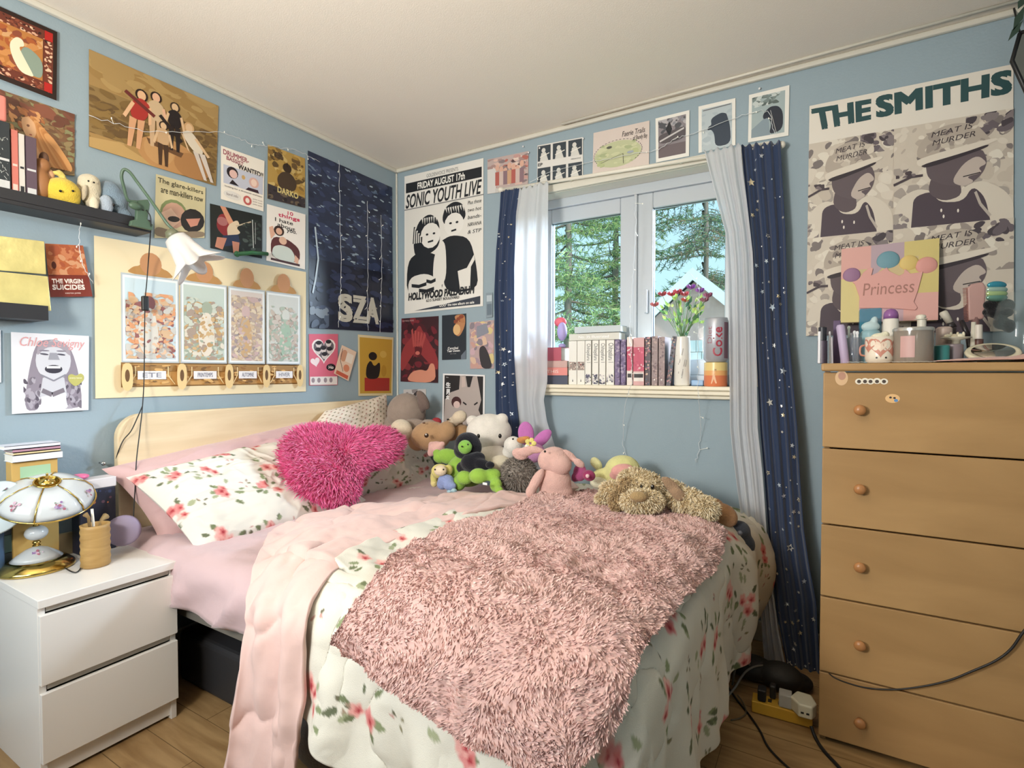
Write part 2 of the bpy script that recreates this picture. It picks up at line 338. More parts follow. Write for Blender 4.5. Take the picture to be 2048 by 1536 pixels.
# neighbouring gable
gx = at(1390, 548, 'y', 3.4); 
hs = thing('neighbour_house', (gx[0], 4.2, -1.1), 'small grey gabled outbuilding with pale shingles outside the right pane', 'building')
ap = gx[2]; hw = 1.15; ev = ap - 1.05
m = MB(); m.prism([(gx[0] - hw, 3.45, -1.1), (gx[0] + hw, 3.45, -1.1), (gx[0] + hw, 3.45, ev), (gx[0], 3.45, ap - .06), (gx[0] - hw, 3.45, ev)], (0, 2.4, 0)); m.build('wall', cm('#c9ab9e', .8), hs, smooth=False)
m = MB()
for i in range(22):
    z = -0.4 + i * .13
    for k in range(18):
        xx = gx[0] - hw + .02 + k * .127 + (.06 if i % 2 else 0)
        if z < ev + .25 and z < ev or z < ev + .3 and abs(xx + .05 - gx[0]) < (ap - .1 - z - .12) / (ap - ev) * hw: m.box((xx, 3.43, z), (xx + .122, 3.45, z + .125))
m.build('shingles', mat('pale_shingle', '#d3d6d0', .8, var=.15, vscale=5), hs, smooth=False)
for sg in (-1, 1):
    m = MB(); a = np.array((gx[0], 3.3, ap)); e = np.array((gx[0] + sg * (hw + .12), 3.3, ev - .1)); n = np.array((0, 0, .05))
    m.prism([a, e, e + n, a + n], (0, 2.6, 0)); m.build('roof_slope', cm('#b7bfc6', .7), hs, smooth=False)
    m = MB(); m.prism([a - n * 1.6 - (0, .03, 0), e - n * 1.6 - (0, .03, 0), e + n * 1.05 - (0, .03, 0), a + n * 1.05 - (0, .03, 0)], (0, .028, 0)); m.build('bargeboard', cm('#e4ebee', .5), hs, smooth=False)
# ---------------------------------------------------------------- posters: printed sheets lying on the walls, artwork as thin ink shapes on each sheet
class Sheet:
    def __init__(s, quad, wall, bg, lift=.004, curl=0.):
        s.wall = wall; ax, sg = ('x', 1) if wall == 'left' else ('y', -1)
        s.nrm = np.array((1., 0, 0)) if wall == 'left' else np.array((0, -1., 0))
        s.q = [at(px, py, ax, sg * lift) for px, py in quad]; s.m = MB(); s.k = 0; s.curl = 0
        n = 8; P = np.array([[s.p(i / n, j / n) for j in range(n + 1)] for i in range(n + 1)])
        s.m.grid(P, bg); s.m.grid(P - s.nrm * .0012, '#e8e4da'); s.k = 1
        B = [s.p(i / n, 0) for i in range(n + 1)] + [s.p(1, i / n) for i in range(1, n + 1)] + [s.p(1 - i / n, 1) for i in range(1, n + 1)] + [s.p(0, 1 - i / n) for i in range(1, n)]
        B = np.array(B); s.m.grid(np.stack([B, B - s.nrm * .0012], 1), bg, closeu=True)
    def p(s, u, v, k=0):
        a, b, c, d = s.q; P = (a * (1 - u) + b * u) * (1 - v) + (d * (1 - u) + c * u) * v
        e = s.curl * ((2 * u - 1) ** 2 * (2 * v - 1) ** 4 + .6 * max(0, v - .5) ** 2) if s.curl else 0
        return P + s.nrm * (e + k * .00005)
    def st(s, px, py):                           # photo point -> place on this sheet
        P = at(px, py, 'x' if s.wall == 'left' else 'y', s.q[0][0] if s.wall == 'left' else s.q[0][1])
        a, b, c, d = s.q; u = v = .5
        for _ in range(8):
            e = (a * (1 - u) + b * u) * (1 - v) + (d * (1 - u) + c * u) * v - P
            J = np.stack([(b - a) * (1 - v) + (c - d) * v, (d - a) * (1 - u) + (c - b) * u], 1); x = np.linalg.lstsq(J, -e, rcond=None)[0]; u += x[0]; v += x[1]
        return u, v
    def poly(s, pts, c, k=None):
        if len(pts) in (5, 6, 7, 8, 9, 10, 11, 12, 13, 16):          # soften corners of drawn shapes
            for _ in range(1 if k else 2):
                Q = np.array(pts); R_ = np.roll(Q, -1, 0); pts = np.stack([Q * .78 + R_ * .22, Q * .22 + R_ * .78], 1).reshape(-1, 2)
        if k is None: s.k += 1; k = s.k
        s.m.add([s.p(min(1, max(0, u)), min(1, max(0, v)), k) for u, v in pts], [tuple(range(len(pts)))], c); return s
    def px(s, crop, pts, c, smooth=False):
        Q = [s.st(*(cr(crop, *q) if crop else q)) for q in pts]
        if smooth: Q = spline(Q + [Q[0]], 4)[:-1]
        return s.poly(Q, c)
    def rect(s, u0, v0, u1, v1, c): return s.poly([(u0, v0), (u1, v0), (u1, v1), (u0, v1)], c)
    def oval(s, u, v, ru, rv, c, n=14, a=0): return s.poly([(u + ru * math.cos(t) * math.cos(a) - rv * math.sin(t) * math.sin(a), v + ru * math.cos(t) * math.sin(a) + rv * math.sin(t) * math.cos(a)) for t in np.linspace(0, 2 * np.pi, n, endpoint=False)], c)
    def line(s, pts, w, c, asp=1.):
        s.k += 1
        for (a, b), (e, f) in zip(pts[:-1], pts[1:]):
            dx, dy = e - a, (f - b) / asp; L = math.hypot(dx, dy) + 1e-9; nx, ny = -dy / L * w / 2, dx / L * w / 2 * asp
            s.poly([(a + nx, b + ny), (e + nx, f + ny), (e - nx, f - ny), (a - nx, b - ny)], c, s.k)
        return s
    def blotch(s, u0, v0, u1, v1, cols, n, size, seed=0, asp=1., ang=0., k0=None):
        r = random.Random(seed); k = s.k
        for i in range(n):
            cu, cv = r.uniform(u0, u1), r.uniform(v0, v1); sz = size * r.uniform(.4, 1.3); a = ang + r.uniform(-.5, .5); m = r.randint(5, 9)
            pts = []
            for j in range(m):
                t = 2 * math.pi * j / m; q = sz * r.uniform(.6, 1.2); x, y = q * math.cos(t) * 1.5, q * math.sin(t) * .8
                uu = cu + x * math.cos(a) - y * math.sin(a); vv = cv + (x * math.sin(a) + y * math.cos(a)) * asp
                pts.append((min(u1, max(u0, uu)), min(v1, max(v0, vv))))
            s.poly(pts, r.choice(cols), k + 1 + i * .15)
        s.k = k + 2 + n * .15; return s
    def text(s, t, u0, v0, u1, v1, c, bold=0., shear=0., tilt=0.):       # text box (v1 = baseline)
        V, Fc = textmesh(t, 0, shear); e = abs(v1 - v0) * bold * 2.2
        for dx, dy in (((0, 0),) if bold < .008 else ((-1, -1), (1, -1), (-1, 1), (1, 1))):
            if len(V): s.k += 1; s.m.add([s.p(u0 + (u1 - u0) * x + dx * e * .8, v1 - (v1 - v0) * y + tilt * x + dy * e, s.k) for x, y, _ in V], Fc, c)
        return s
    def textpx(s, t, crop, tl, tr, br, bl, c, bold=0., shear=0.):
        V, Fc = textmesh(t, 0, shear); Q = [np.array(s.st(*cr(crop, *q))) for q in (tl, tr, br, bl)]
        W_ = [(Q[3] * (1 - x) + Q[2] * x) * (1 - y) + (Q[0] * (1 - x) + Q[1] * x) * y for x, y, _ in V]
        for dx, dy in ((-1, -1), (1, -1), (-1, 1), (1, 1), (0, 0)):
            s.k += 1; s.m.add([s.p(u + dx * bold * .1, v + dy * bold * .06, s.k) for u, v in W_], Fc, c)
        return s
    def done(s, name, label, cat, group=None, m=None):
        o = s.m.build(name, m or PAPER, smooth=False); return tag(o, label, cat, group)
def person(s, u, v, h, asp, hair, top, leg, skin='#e0b090', lean=0., seated=False, w=1.):     # small printed figure, head top at (u,v), height h (in v)
    hw = h * .075 / asp * w; H = h
    if hair: s.oval(u, v + H * .09, hw * 1.25, H * .10, hair)
    s.oval(u, v + H * .095, hw * .85, H * .08, skin)
    s.poly([(u - hw * .5, v + .15 * H), (u + hw * .5, v + .15 * H), (u + hw * 1.9, v + .24 * H), (u + hw * 1.5 + lean, v + .52 * H), (u - hw * 1.4 + lean, v + .52 * H), (u - hw * 1.9, v + .24 * H)], top)
    s.poly([(u - hw * 1.9, v + .24 * H), (u - hw * 1.3, v + .27 * H), (u - hw * 2.2 + lean, v + .55 * H), (u - hw * 2.8 + lean, v + .52 * H)], skin)
    s.poly([(u + hw * 1.9, v + .24 * H), (u + hw * 1.3, v + .27 * H), (u + hw * 2.2 + lean, v + .55 * H), (u + hw * 2.8 + lean, v + .52 * H)], skin)
    s.poly([(u - hw * 1.5 + lean, v + .5 * H), (u - hw * .1 + lean, v + .52 * H), (u - hw * .3 + lean * 2, v + H), (u - hw * 1.1 + lean * 2, v + H)], leg)
    s.poly([(u + hw * 1.5 + lean, v + .5 * H), (u + hw * .1 + lean, v + .52 * H), (u + hw * .6 + lean * 2, v + H), (u + hw * 1.4 + lean * 2, v + H)], leg)
def face(s, u, v, ru, rv, skin, hair, eye='#222222', mouth='#b04040', long=1.6):
    s.oval(u, v - rv * .05, ru * 1.3, rv * 1.2, hair, 20)
    if long > 1: s.poly([(u - ru * 1.3, v), (u + ru * 1.3, v), (u + ru * 1.45, v + rv * long), (u + ru * .6, v + rv * long * 1.05), (u - ru * .6, v + rv * long * 1.05), (u - ru * 1.45, v + rv * long)], hair)
    s.poly([(u - ru * .35, v + rv * .6), (u + ru * .35, v + rv * .6), (u + ru * .45, v + rv * 1.5), (u - ru * .45, v + rv * 1.5)], skin)
    s.oval(u, v, ru, rv, skin, 20)
    for sg in (-1, 1): s.oval(u + sg * ru * .42, v - rv * .12, ru * .17, rv * .07, eye, 8); s.oval(u + sg * ru * .42, v - rv * .32, ru * .22, rv * .035, hair, 6)
    s.poly([(u, v - rv * .1), (u + ru * .14, v + rv * .25), (u - ru * .12, v + rv * .25)], hair if hair != skin else eye); s.oval(u, v + rv * .5, ru * .3, rv * .09, mouth, 10)
# --- left wall
q = Sheet([(-60, -14), (114.6, 64), (113, 201), (-60, 135)], 'left', '#2b1a14', .012)
q.rect(.05, .06, .95, .93, '#6d3526'); q.blotch(.06, .07, .94, .2, ['#d8a88a', '#8c4a34', '#3a1e18', '#e2bfa0'], 60, .02, 1, 1.2); q.blotch(.06, .8, .94, .93, ['#d8a88a', '#8c4a34', '#3a1e18'], 60, .02, 2, 1.2)
q.blotch(.84, .2, .94, .8, ['#d8a88a', '#8c4a34', '#3a1e18', '#e2bfa0'], 40, .02, 3, 1.2)
q.rect(.08, .2, .82, .8, '#b8793f'); q.blotch(.08, .2, .82, .8, ['#a85a30', '#c98a50', '#8c4a34', '#d0a070'], 60, .06, 4, 1.2)
q.poly([(.6, .38), (.82, .5), (.82, .78), (.66, .78), (.52, .6)], '#8a9a8c'); q.poly([(.5, .32), (.58, .33), (.6, .42), (.53, .45), (.58, .55), (.68, .72), (.72, .8), (.55, .8), (.45, .62), (.42, .45)], '#e6dfc2')
for a, b in ((.84, .06), (.84, .8)): q.rect(a, b, .94, b + .13, '#b3241f')
q.done('framed_print', 'dark framed print of a pale robed figure with red corner squares', 'picture')
q = Sheet([(-20, 172), (149, 229), (149, 352), (-20, 330)], 'left', '#7d5a40', .005)
q.blotch(0, 0, 1, 1, ['#8a6a48', '#6f5038', '#93805a', '#7a6648', '#8c8a62'], 300, .05, 5); q.blotch(0, 0, 1, .3, ['#7a4a38', '#86503c', '#6a4030'], 30, .08, 6)
q.blotch(.2, .15, .62, .5, ['#b8784a', '#c98c58', '#a86a40', '#d49c66'], 60, .035, 7, ang=.7)
for i in range(9): q.poly([(.42 + .02 * i, .22 + .03 * i), (.52 + .02 * i, .24 + .02 * i), (.74 + .03 * i, .7 + .02 * i), (.7 + .03 * i, .98), (.52 + .035 * i, .7)], ['#c58850', '#b97c46', '#d09860'][i % 3])
q.poly([(.33, .3), (.42, .25), (.5, .32), (.52, .48), (.46, .58), (.37, .5)], '#dcae84'); q.oval(.42, .38, .02, .02, '#7a5038', 6); q.oval(.45, .5, .02, .012, '#b06048', 6); q.poly([(.4, .58), (.5, .58), (.62, .9), (.5, 1), (.38, .9)], '#d2a074')
q.done('printed_poster', 'brownish portrait print of a woman with long golden hair behind the shelf books', 'poster', m=GLOSSP)
q = Sheet([(178, 98), (437, 212), (432, 372), (178, 293)], 'left', '#8f7448', .005, .02)
q.rect(0, 0, 1, .36, '#a48452'); q.blotch(0, 0, 1, .35, ['#a88a58', '#9c7c4a', '#b0925e'], 60, .09, 8); q.blotch(0, .36, 1, 1, ['#7d6238', '#6a5232', '#8d7040', '#745a36'], 240, .04, 9)
q.blotch(0, .85, .7, 1, ['#b59460', '#a88652'], 30, .08, 10); q.poly([(0, .9), (.2, .86), (.5, 1), (0, 1)], '#bd9b64')
q.oval(.58, .83, .25, .2, '#b98a58', 20); q.oval(.78, .86, .16, .15, '#a97a4c', 18); q.oval(.5, .8, .12, .16, '#c09462', 18); q.poly([(.4, .7), (.7, .74), (.68, .8), (.42, .76)], '#6a4a30')
person(q, .47, .16, .62, 1.3, '#2c1c16', '#cbb08c', '#c9a884'); person(q, .62, .19, .56, 1.3, '#3c2c20', '#241c1c', '#2a201e', '#d6b48c')
person(q, .36, .2, .66, 1.3, '#2a1812', '#a8332c', '#d4a078', '#e0b48c', -.03); q.line([(.24, .28), (.46, .44)], .03, '#6a2c28', 1.3)
person(q, .53, .46, .5, 1.3, '#3a2a1e', '#c8a47c', '#4a3424', '#d8b68e'); q.line([(.5, .4), (.68, .62)], .03, '#2a201c', 1.3)
person(q, .74, .36, .62, 1.3, '#c8a070', '#d8ccb8', '#cfc4ba', '#d8b68e', .09)
q.done('printed_poster', 'large sepia group photo poster of five women leaning on a big pumpkin', 'poster')
q = Sheet([(312, 348), (411, 375), (409, 476), (309, 476)], 'left', '#cfc49c', .005, .01)
q.text('The glare-killers', .04, .04, .95, .14, '#4a4636', .01, tilt=.03); q.text('are man-killers now', .1, .17, .95, .27, '#4a4636', .01, tilt=.03)
q.oval(.35, .55, .26, .2, '#7f8a5c'); q.oval(.36, .62, .24, .22, '#c39a84'); q.poly([(.1, .6), (.3, .5), (.5, .7), (.3, .85)], '#d8b49c'); q.oval(.74, .68, .25, .22, '#2e2a28'); q.poly([(.6, .66), (.9, .62), (.84, .76), (.7, .8)], '#c98c78')
q.oval(.36, .68, .12, .05, '#3a3430'); q.poly([(0, .8), (.4, .9), (1, .86), (1, 1), (0, 1)], '#8a7a66')
q.done('printed_poster', 'cream vintage advertisement print with two faces in sunglasses behind the clip lamp', 'poster')
q = Sheet([(442, 291), (529, 322), (527, 423), (442, 398)], 'left', '#efe8dc', .005, .01)
q.text('DRUMMER-', .05, .05, .62, .14, '#a05a64', .02, tilt=.02); q.text('BASSIST', .12, .155, .5, .225, '#a05a64', .02, tilt=.02); q.text('WANTED!!', .38, .235, .97, .325, '#2a2426', .02, tilt=.02)
q.rect(.05, .33, .97, .68, '#c3c6d4'); q.oval(.25, .44, .13, .11, '#2a2024'); q.oval(.27, .46, .09, .08, '#e2bcb4'); q.oval(.75, .5, .12, .1, '#d9b0a4'); q.oval(.75, .5, .07, .07, '#ecd0c0')
q.poly([(.25, .57), (.4, .66), (.18, .66)], '#2a2024'); q.poly([(.62, .62), (.85, .62), (.88, .68), (.55, .68)], '#3a2630'); q.oval(.5, .46, .05, .05, '#c8a46a', 5)
q.text('looking for a drummer and bass', .08, .71, .95, .75, '#55484c', .005); q.oval(.25, .87, .2, .08, '#e0dcd6'); q.text('band info', .12, .84, .38, .89, '#55484c'); q.oval(.6, .88, .1, .09, '#c0605c'); q.oval(.6, .88, .05, .05, '#efe0d4')
for v in (.8, .85, .9): q.text('guitar vocals', .73, v, .96, v + .03, '#8a7a7c')
q.done('printed_poster', 'white hand drawn poster with WANTED lettering and two cartoon faces', 'poster')
q = Sheet([(536, 289), (610, 317), (610, 416), (535, 397)], 'left', '#b3924e', .005, .01)
q.blotch(0, 0, 1, .75, ['#c2a05a', '#8a6c3a', '#a8843e', '#5e4a2c', '#cbb070'], 70, .06, 12); q.blotch(.15, .05, .4, .2, ['#4a3a2a', '#5c4830'], 12, .05, 13); q.blotch(.62, .1, .95, .3, ['#6a5232'], 10, .06, 14)
q.oval(.5, .32, .12, .09, '#3a2c20'); q.poly([(.38, .4), (.62, .4), (.78, .56), (.7, .75), (.3, .75), (.22, .56)], '#4a3a2c'); q.line([(.5, .22), (.5, .3)], .03, '#2a2018')
q.poly([(0, .72), (1, .8), (1, 1), (0, 1)], '#3c3438'); q.blotch(0, .8, 1, 1, ['#3c3438', '#6a5c4c', '#2a2628'], 30, .05, 15); q.text('DARKO', .25, .72, .8, .83, '#d8c684', .02, tilt=.03)
q.done('printed_poster', 'ochre and brown film poster with a dark figure, right of the drawn WANTED poster', 'poster')
q = Sheet([(420, 407), (524, 431), (524, 517), (421, 496)], 'left', '#1f2322', .005, .01)
q.rect(.0, 0, .33, .95, '#262824'); q.poly([(.15, .2), (.3, .14), (.45, .3), (.4, .6), (.25, .68), (.1, .5)], '#8a2e30'); q.oval(.22, .34, .1, .1, '#a86a68'); q.poly([(.18, 0), (.28, 0), (.45, .35), (.36, .42)], '#d09274')
q.poly([(.3, .42), (.5, .22), (.55, .34), (.48, .42), (.58, .52), (.4, .62), (.32, .7)], '#d8c4a8'); q.line([(.48, .38), (.78, .2)], .03, '#b8a890', .9); q.poly([(.22, .66), (.52, .56), (.56, .78), (.25, .9)], '#2c3550')
q.poly([(.12, .72), (.3, .7), (.22, .98), (.08, .95)], '#c88870'); q.poly([(.4, .74), (.54, .74), (.52, 1), (.42, 1)], '#c88870'); q.blotch(.6, .15, .98, .95, ['#2c3430', '#38403c', '#222825', '#4a5450'], 30, .05, 16); q.line([(.8, .15), (.82, .8)], .015, '#c8ccc8'); q.line([(.86, .2), (.86, .7)], .01, '#a8aca8')
q.done('printed_poster', 'dark photo print of a guitarist in a red top and shorts', 'poster')
q = Sheet([(534, 408), (611, 429), (610, 539), (533, 521)], 'left', '#efe9e2', .005, .01)
q.text('10', .52, .03, .66, .09, '#c8365c', .02); q.text('things', .28, .10, .84, .18, '#c8365c', .02); q.text('I hate', .2, .195, .66, .26, '#1c1a1c', .01); q.text('about', .26, .275, .72, .34, '#1c1a1c', .01, tilt=.02); q.text('you.', .5, .355, .76, .42, '#1c1a1c', .01)
q.oval(.3, .42, .13, .09, '#3a2620'); q.oval(.3, .43, .08, .06, '#dcae96'); q.poly([(.1, .55), (.5, .52), (.86, .66), (.84, .92), (.1, .95)], '#5a2c2c'); q.oval(.4, .58, .1, .07, '#dcb49c'); q.poly([(.15, .72), (.35, .66), (.6, .68), (.72, .8), (.7, .95), (.12, .92)], '#c9d2cc')
q.poly([(.05, .4), (.14, .36), (.2, .5), (.1, .6)], '#dcae96'); q.poly([(.72, .78), (.82, .84), (.8, .95), (.7, .9)], '#dcae96'); q.rect(.1, .93, .85, .97, '#4a3034')
q.done('printed_poster', 'white romantic comedy poster headed 10 things with two sitting people', 'poster')
q = Sheet([(616, 301), (784, 375), (786, 665), (619, 656)], 'left', '#27304a', .005, .012)
q.rect(0, .6, 1, 1, '#1e2236'); q.blotch(0, 0, 1, .6, ['#2a3450', '#1f2740', '#344062', '#28324e'], 160, .06, 17, .6, .25); q.blotch(0, .0, 1, .6, ['#6c7f98', '#8fa2b4', '#526684', '#a9bac6'], 170, .017, 18, .35, .3)
q.blotch(0, .6, 1, .98, ['#23283e', '#2c3450', '#1b1f30', '#303858'], 90, .05, 19, .5, .2); q.blotch(0, .85, .2, 1, ['#4a5468', '#7a8490'], 16, .03, 20)
for ch, u in (('S', .31), ('Z', .48), ('A', .64)): q.text(ch, u, .79, u + .15, .94, '#c9c6ba', .035)
q.blotch(.32, .8, .78, .93, ['#aaa79c', '#1b1f30'], 16, .008, 21); q.line([(.06, .42), (.09, .6), (.06, .72), (.03, .8)], .016, '#b8c8d4'); 
q.done('printed_poster', 'tall dark blue sea poster with SZA lettering beside the room corner', 'poster', m=GLOSSP)
# big cream poster with four generic floral panels
q = Sheet([(188, 471), (612, 544), (612, 783), (191, 797)], 'left', '#e9d8b2', .006, .012)
q.rect(.09, .775, .955, .935, '#8a6636'); q.rect(.095, .785, .95, .925, '#c99a5c')
names = ['ETE', 'PRINTEMPS', 'AUTOMNE', 'HIVER']
pal = [['#e28a52', '#c9c8c2', '#7a3030', '#a89a92', '#d8a878', '#e8b890'], ['#b98a4c', '#c9d4c4', '#8fa08a', '#d0a468', '#9a8070', '#e4dcc8'], ['#cfae88', '#a89088', '#c4a0a0', '#8a7a80', '#ddc8a8', '#b49a84'], ['#9cb0a0', '#b8a89c', '#ccd2cc', '#a48c80', '#c8bcb4', '#86a090']]
pal = [['#%02x%02x%02x' % tuple(int(int(c[i:i + 2], 16) * .7 + v * .3) for i, v in ((1, 212), (3, 208), (5, 198))) for c in p] for p in pal]
xs = [(.098, .315), (.33, .535), (.55, .735), (.75, .945)]
for i, (a, b_) in enumerate(xs):
    w = b_ - a; top = .215; bot = .765
    q.poly([(a + .01, top - .01), (a + w * .18, top - .06), (a + w * .3, top - .07), (a + w * .35, top - .11), (a + w * .65, top - .11), (a + w * .7, top - .07), (a + w * .82, top - .06), (b_ - .01, top - .01)], '#b98a50'); q.oval(a + w * .5, top - .09, w * .2, .075, '#c48e62', 18)
    q.rect(a - .006, top - .012, b_ + .006, bot + .01, '#b8c0c4'); q.rect(a, top, b_, bot, '#e9eeee'); q.rect(a + .008, top + .015, b_ - .008, bot - .012, ['#c9dbe2', '#c2cfc6', '#dccfc6', '#cdd0cc'][i])
    q.blotch(a + .01, top + (.16 if i != 2 else .05), b_ - .01, bot - .015, pal[i], 330, .012, 30 + i, 1.9); q.blotch(a + .02, top + .1, b_ - .02, bot - .15, [pal[i][0], pal[i][1], pal[i][4]], 70, .014, 40 + i, 1.9)
    cx_ = a + w * (.45 + .1 * (i % 2)); q.oval(cx_, top + .17, w * .12, .05, pal[i][2]); q.poly([(cx_ - w * .12, top + .2), (cx_ + w * .1, top + .2), (cx_ + w * .2, top + .42), (cx_ + w * .05, bot - .04), (cx_ - w * .1, bot - .04), (cx_ - w * .22, top + .4)], ['#d6d2c8', '#e6dccc', '#c8a67c', '#a0b8a4'][i]); q.blotch(cx_ - w * .25, top + .2, cx_ + w * .25, bot - .05, pal[i], 60, .008, 50 + i, 2.2)
    q.rect(a + .01, .79, b_ - .01, .83, '#a07a48'); q.blotch(a + .01, .79, b_ - .01, .92, ['#7a5a34', '#d8ac6c', '#94683a'], 26, .012, 60 + i); q.rect(a + w * .24, .83, a + w * .76, .885, '#e9e6e6'); q.text(names[i], a + w * .33, .842, a + w * .67, .872, '#8a8a96', .01)
    q.line([(a + .015, .92), (a + w * .2, .86), (a + w * .2, .8)], .004, '#ecd4a0'); q.line([(b_ - .015, .92), (b_ - w * .2, .86), (b_ - w * .2, .8)], .004, '#ecd4a0')
for u in (.105, .3225, .5425, .7425, .945): q.poly([(u - .02, .78), (u + .02, .78), (u + .022, .93), (u, .965), (u - .022, .93)], '#e2c48c'); q.oval(u, .86, .009, .04, '#6a4c2c')
q.done('printed_poster', 'wide cream poster with four floral art nouveau style panels above the headboard', 'poster')
q = Sheet([(90, 487), (166, 491), (185, 593), (101, 594)], 'left', '#b5643c', .02, .015)
q.blotch(0, 0, 1, .6, ['#c8815a', '#b0603c', '#d09a74', '#a8583a', '#c47850'], 50, .09, 70); q.rect(0, .58, 1, 1, '#7a3226'); q.oval(.16, .4, .06, .07, '#5c2c20'); q.text('THE VIRGIN', .07, .66, .82, .74, '#f0e4de', .03); q.text('SUICIDES', .07, .77, .84, .86, '#f0e4de', .03); q.text('KIRSTEN JAMES', .35, .92, .72, .95, '#e0c8c0', .01)
q.done('printed_poster', 'small rust red film poster reading THE VIRGIN SUICIDES', 'poster')
q = Sheet([(22, 664), (178, 672), (177, 820), (24, 828)], 'left', '#e3e3e9', .012, .012)
q.poly([(.3, .1), (.55, .06), (.75, .16), (.86, .5), (.92, .95), (.7, .97), (.68, .7), (.3, .7), (.35, .97), (.14, .97), (.2, .5)], '#8f8794'); q.blotch(.14, .55, .36, .97, ['#77707c', '#aaa4b0', '#5c5562'], 24, .03, 71, 2); q.blotch(.68, .55, .9, .97, ['#77707c', '#aaa4b0', '#5c5562'], 24, .03, 72, 2)
q.poly([(.38, .56), (.66, .56), (.7, .8), (.34, .8)], '#c9cad2'); q.oval(.52, .34, .23, .26, '#cdced6', 22); q.poly([(.32, .12), (.52, .08), (.72, .14), (.76, .3), (.6, .16), (.42, .17), (.3, .3)], '#a39ba6')
q.poly([(.36, .8), (.68, .76), (.7, .96), (.36, .98)], '#dfe0e6'); q.line([(.37, .72), (.5, .78), (.66, .72)], .06, '#7d7680')
for u in (.4, .62): q.oval(u, .26, .06, .012, '#4c4a58', 8, .1); q.oval(u, .215, .07, .01, '#807a88', 8)
q.poly([(.47, .24), (.56, .24), (.6, .33), (.45, .33)], '#9a9aa4'); q.oval(.52, .45, .115, .055, '#3a3844', 18); q.rect(.43, .41, .61, .44, '#f2f2f4'); q.line([(.35, .52), (.52, .6), (.68, .52)], .02, '#8a8a96')
q.text('Chloe Sevigny', .1, .05, .94, .2, '#dca0a2', 0, .3); 
q.poly([(.81, .69), (.71, .6), (.71, .53), (.76, .51), (.82, .54), (.88, .5), (.93, .53), (.93, .6)], '#b8b46a'); q.text('every issue', .73, .555, .9, .58, '#efeed8')
q.done('magazine_cover', 'black and white cover of a laughing woman with a pale gold heart sticker', 'magazine cover')
q = Sheet([(-60, 655), (1.5, 660), (2.5, 765), (-60, 770)], 'left', '#d8dde4', .008); q.blotch(0, .1, .9, .9, ['#a8aab4', '#c8ccd4'], 20, .1, 90); q.done('printed_poster', 'pale print only just entering the photo at its left edge', 'poster')
q = Sheet([(618, 668), (676, 668), (675, 770), (619, 771)], 'left', '#d86a80', .005)
def heart(s, u, v, ru, rv, c, rot=0):
    P = []
    for t in np.linspace(0, 2 * np.pi, 26, endpoint=False):
        x = 16 * math.sin(t) ** 3 / 17; y = -(13 * math.cos(t) - 5 * math.cos(2 * t) - 2 * math.cos(3 * t) - math.cos(4 * t)) / 16
        P.append((u + ru * (x * math.cos(rot) - y * math.sin(rot)), v + rv * (x * math.sin(rot) + y * math.cos(rot))))
    s.poly(P, c)
heart(q, .5, .3, .44, .27, '#f1e6e2'); heart(q, .5, .3, .38, .23, '#6c6268')
for i, (u, v) in enumerate(((.32, .2), (.66, .18), (.48, .3), (.3, .33), (.7, .32), (.52, .42))): q.oval(u, v, .1, .07, '#d8ccc8'); q.oval(u, v - .03, .1, .04, '#2a2428')
heart(q, .2, .54, .17, .1, '#efdcdc', -.2); q.oval(.75, .65, .17, .07, '#231a20'); q.text('Ho', .67, .62, .84, .68, '#f0e8e4', .02); q.rect(.02, .83, .98, .99, '#e8e0dc')
for u in (.12, .32, .55, .75): q.oval(u, .9, .06, .05, '#9a8a90')
q.done('printed_poster', 'pink poster with faces inside a white edged heart', 'poster')
q = Sheet([(684, 690), (713, 704), (697, 762), (668, 747)], 'left', '#e8cbb4', .012)
q.oval(.3, .3, .22, .2, '#d09a7c'); q.rect(.45, .15, .9, .45, '#efe2d4'); q.oval(.65, .65, .2, .12, '#d88a6a'); q.line([(.1, .1), (.15, .5), (.5, .8)], .03, '#3a2826', .6); q.rect(.1, .85, .9, .97, '#c86048')
q.done('small_card', 'small peach printed card hanging tilted beside the pink heart poster', 'card')
q = Sheet([(716, 669), (787, 675), (785, 791), (717, 792)], 'left', '#e2d2a8', .005)
q.rect(.04, .04, .96, .96, '#c69c3e'); q.rect(.17, .7, .9, .92, '#a8332a'); q.poly([(.2, .72), (.22, .5), (.34, .4), (.44, .52), (.6, .42), (.62, .56), (.56, .72)], '#211c1a'); q.oval(.4, .34, .12, .07, '#211c1a'); q.oval(.7, .3, .1, .06, '#d4b058'); q.oval(.72, .58, .08, .1, '#b88c34')
q.done('printed_poster', 'ochre poster with plain black shapes on a red block in the room corner', 'poster')
# --- window wall
K_ = '#23262b'
q = Sheet([(809, 353), (967, 316), (966, 612), (809, 628)], 'back', '#e9e6e0', .005, .008)
q.rect(.02, .055, .98, .125, K_); q.text('FRIDAY AUGUST 17th', .18, .068, .78, .113, '#f0eee8', .02); q.text('GOLDENVOICE PRESENTS', .3, .02, .7, .045, '#6a6a6c'); q.text('SONIC YOUTH LIVE', .02, .14, .98, .235, K_, .012, .25)
q.line([(0, .245), (1, .245)], .004, '#8a8a8a', 2); q.rect(.02, .25, .98, .885, '#e4e1da')
q.poly([(.12, .5), (.18, .35), (.34, .3), (.46, .36), (.48, .5), (.44, .56), (.3, .6), (.15, .6)], K_); q.oval(.35, .46, .13, .09, '#e9e6e0'); q.poly([(.04, .62), (.2, .56), (.45, .6), (.52, .74), (.5, .885), (.03, .885)], K_); q.poly([(.06, .74), (.3, .72), (.5, .8), (.5, .885), (.05, .885)], '#e4e1da')
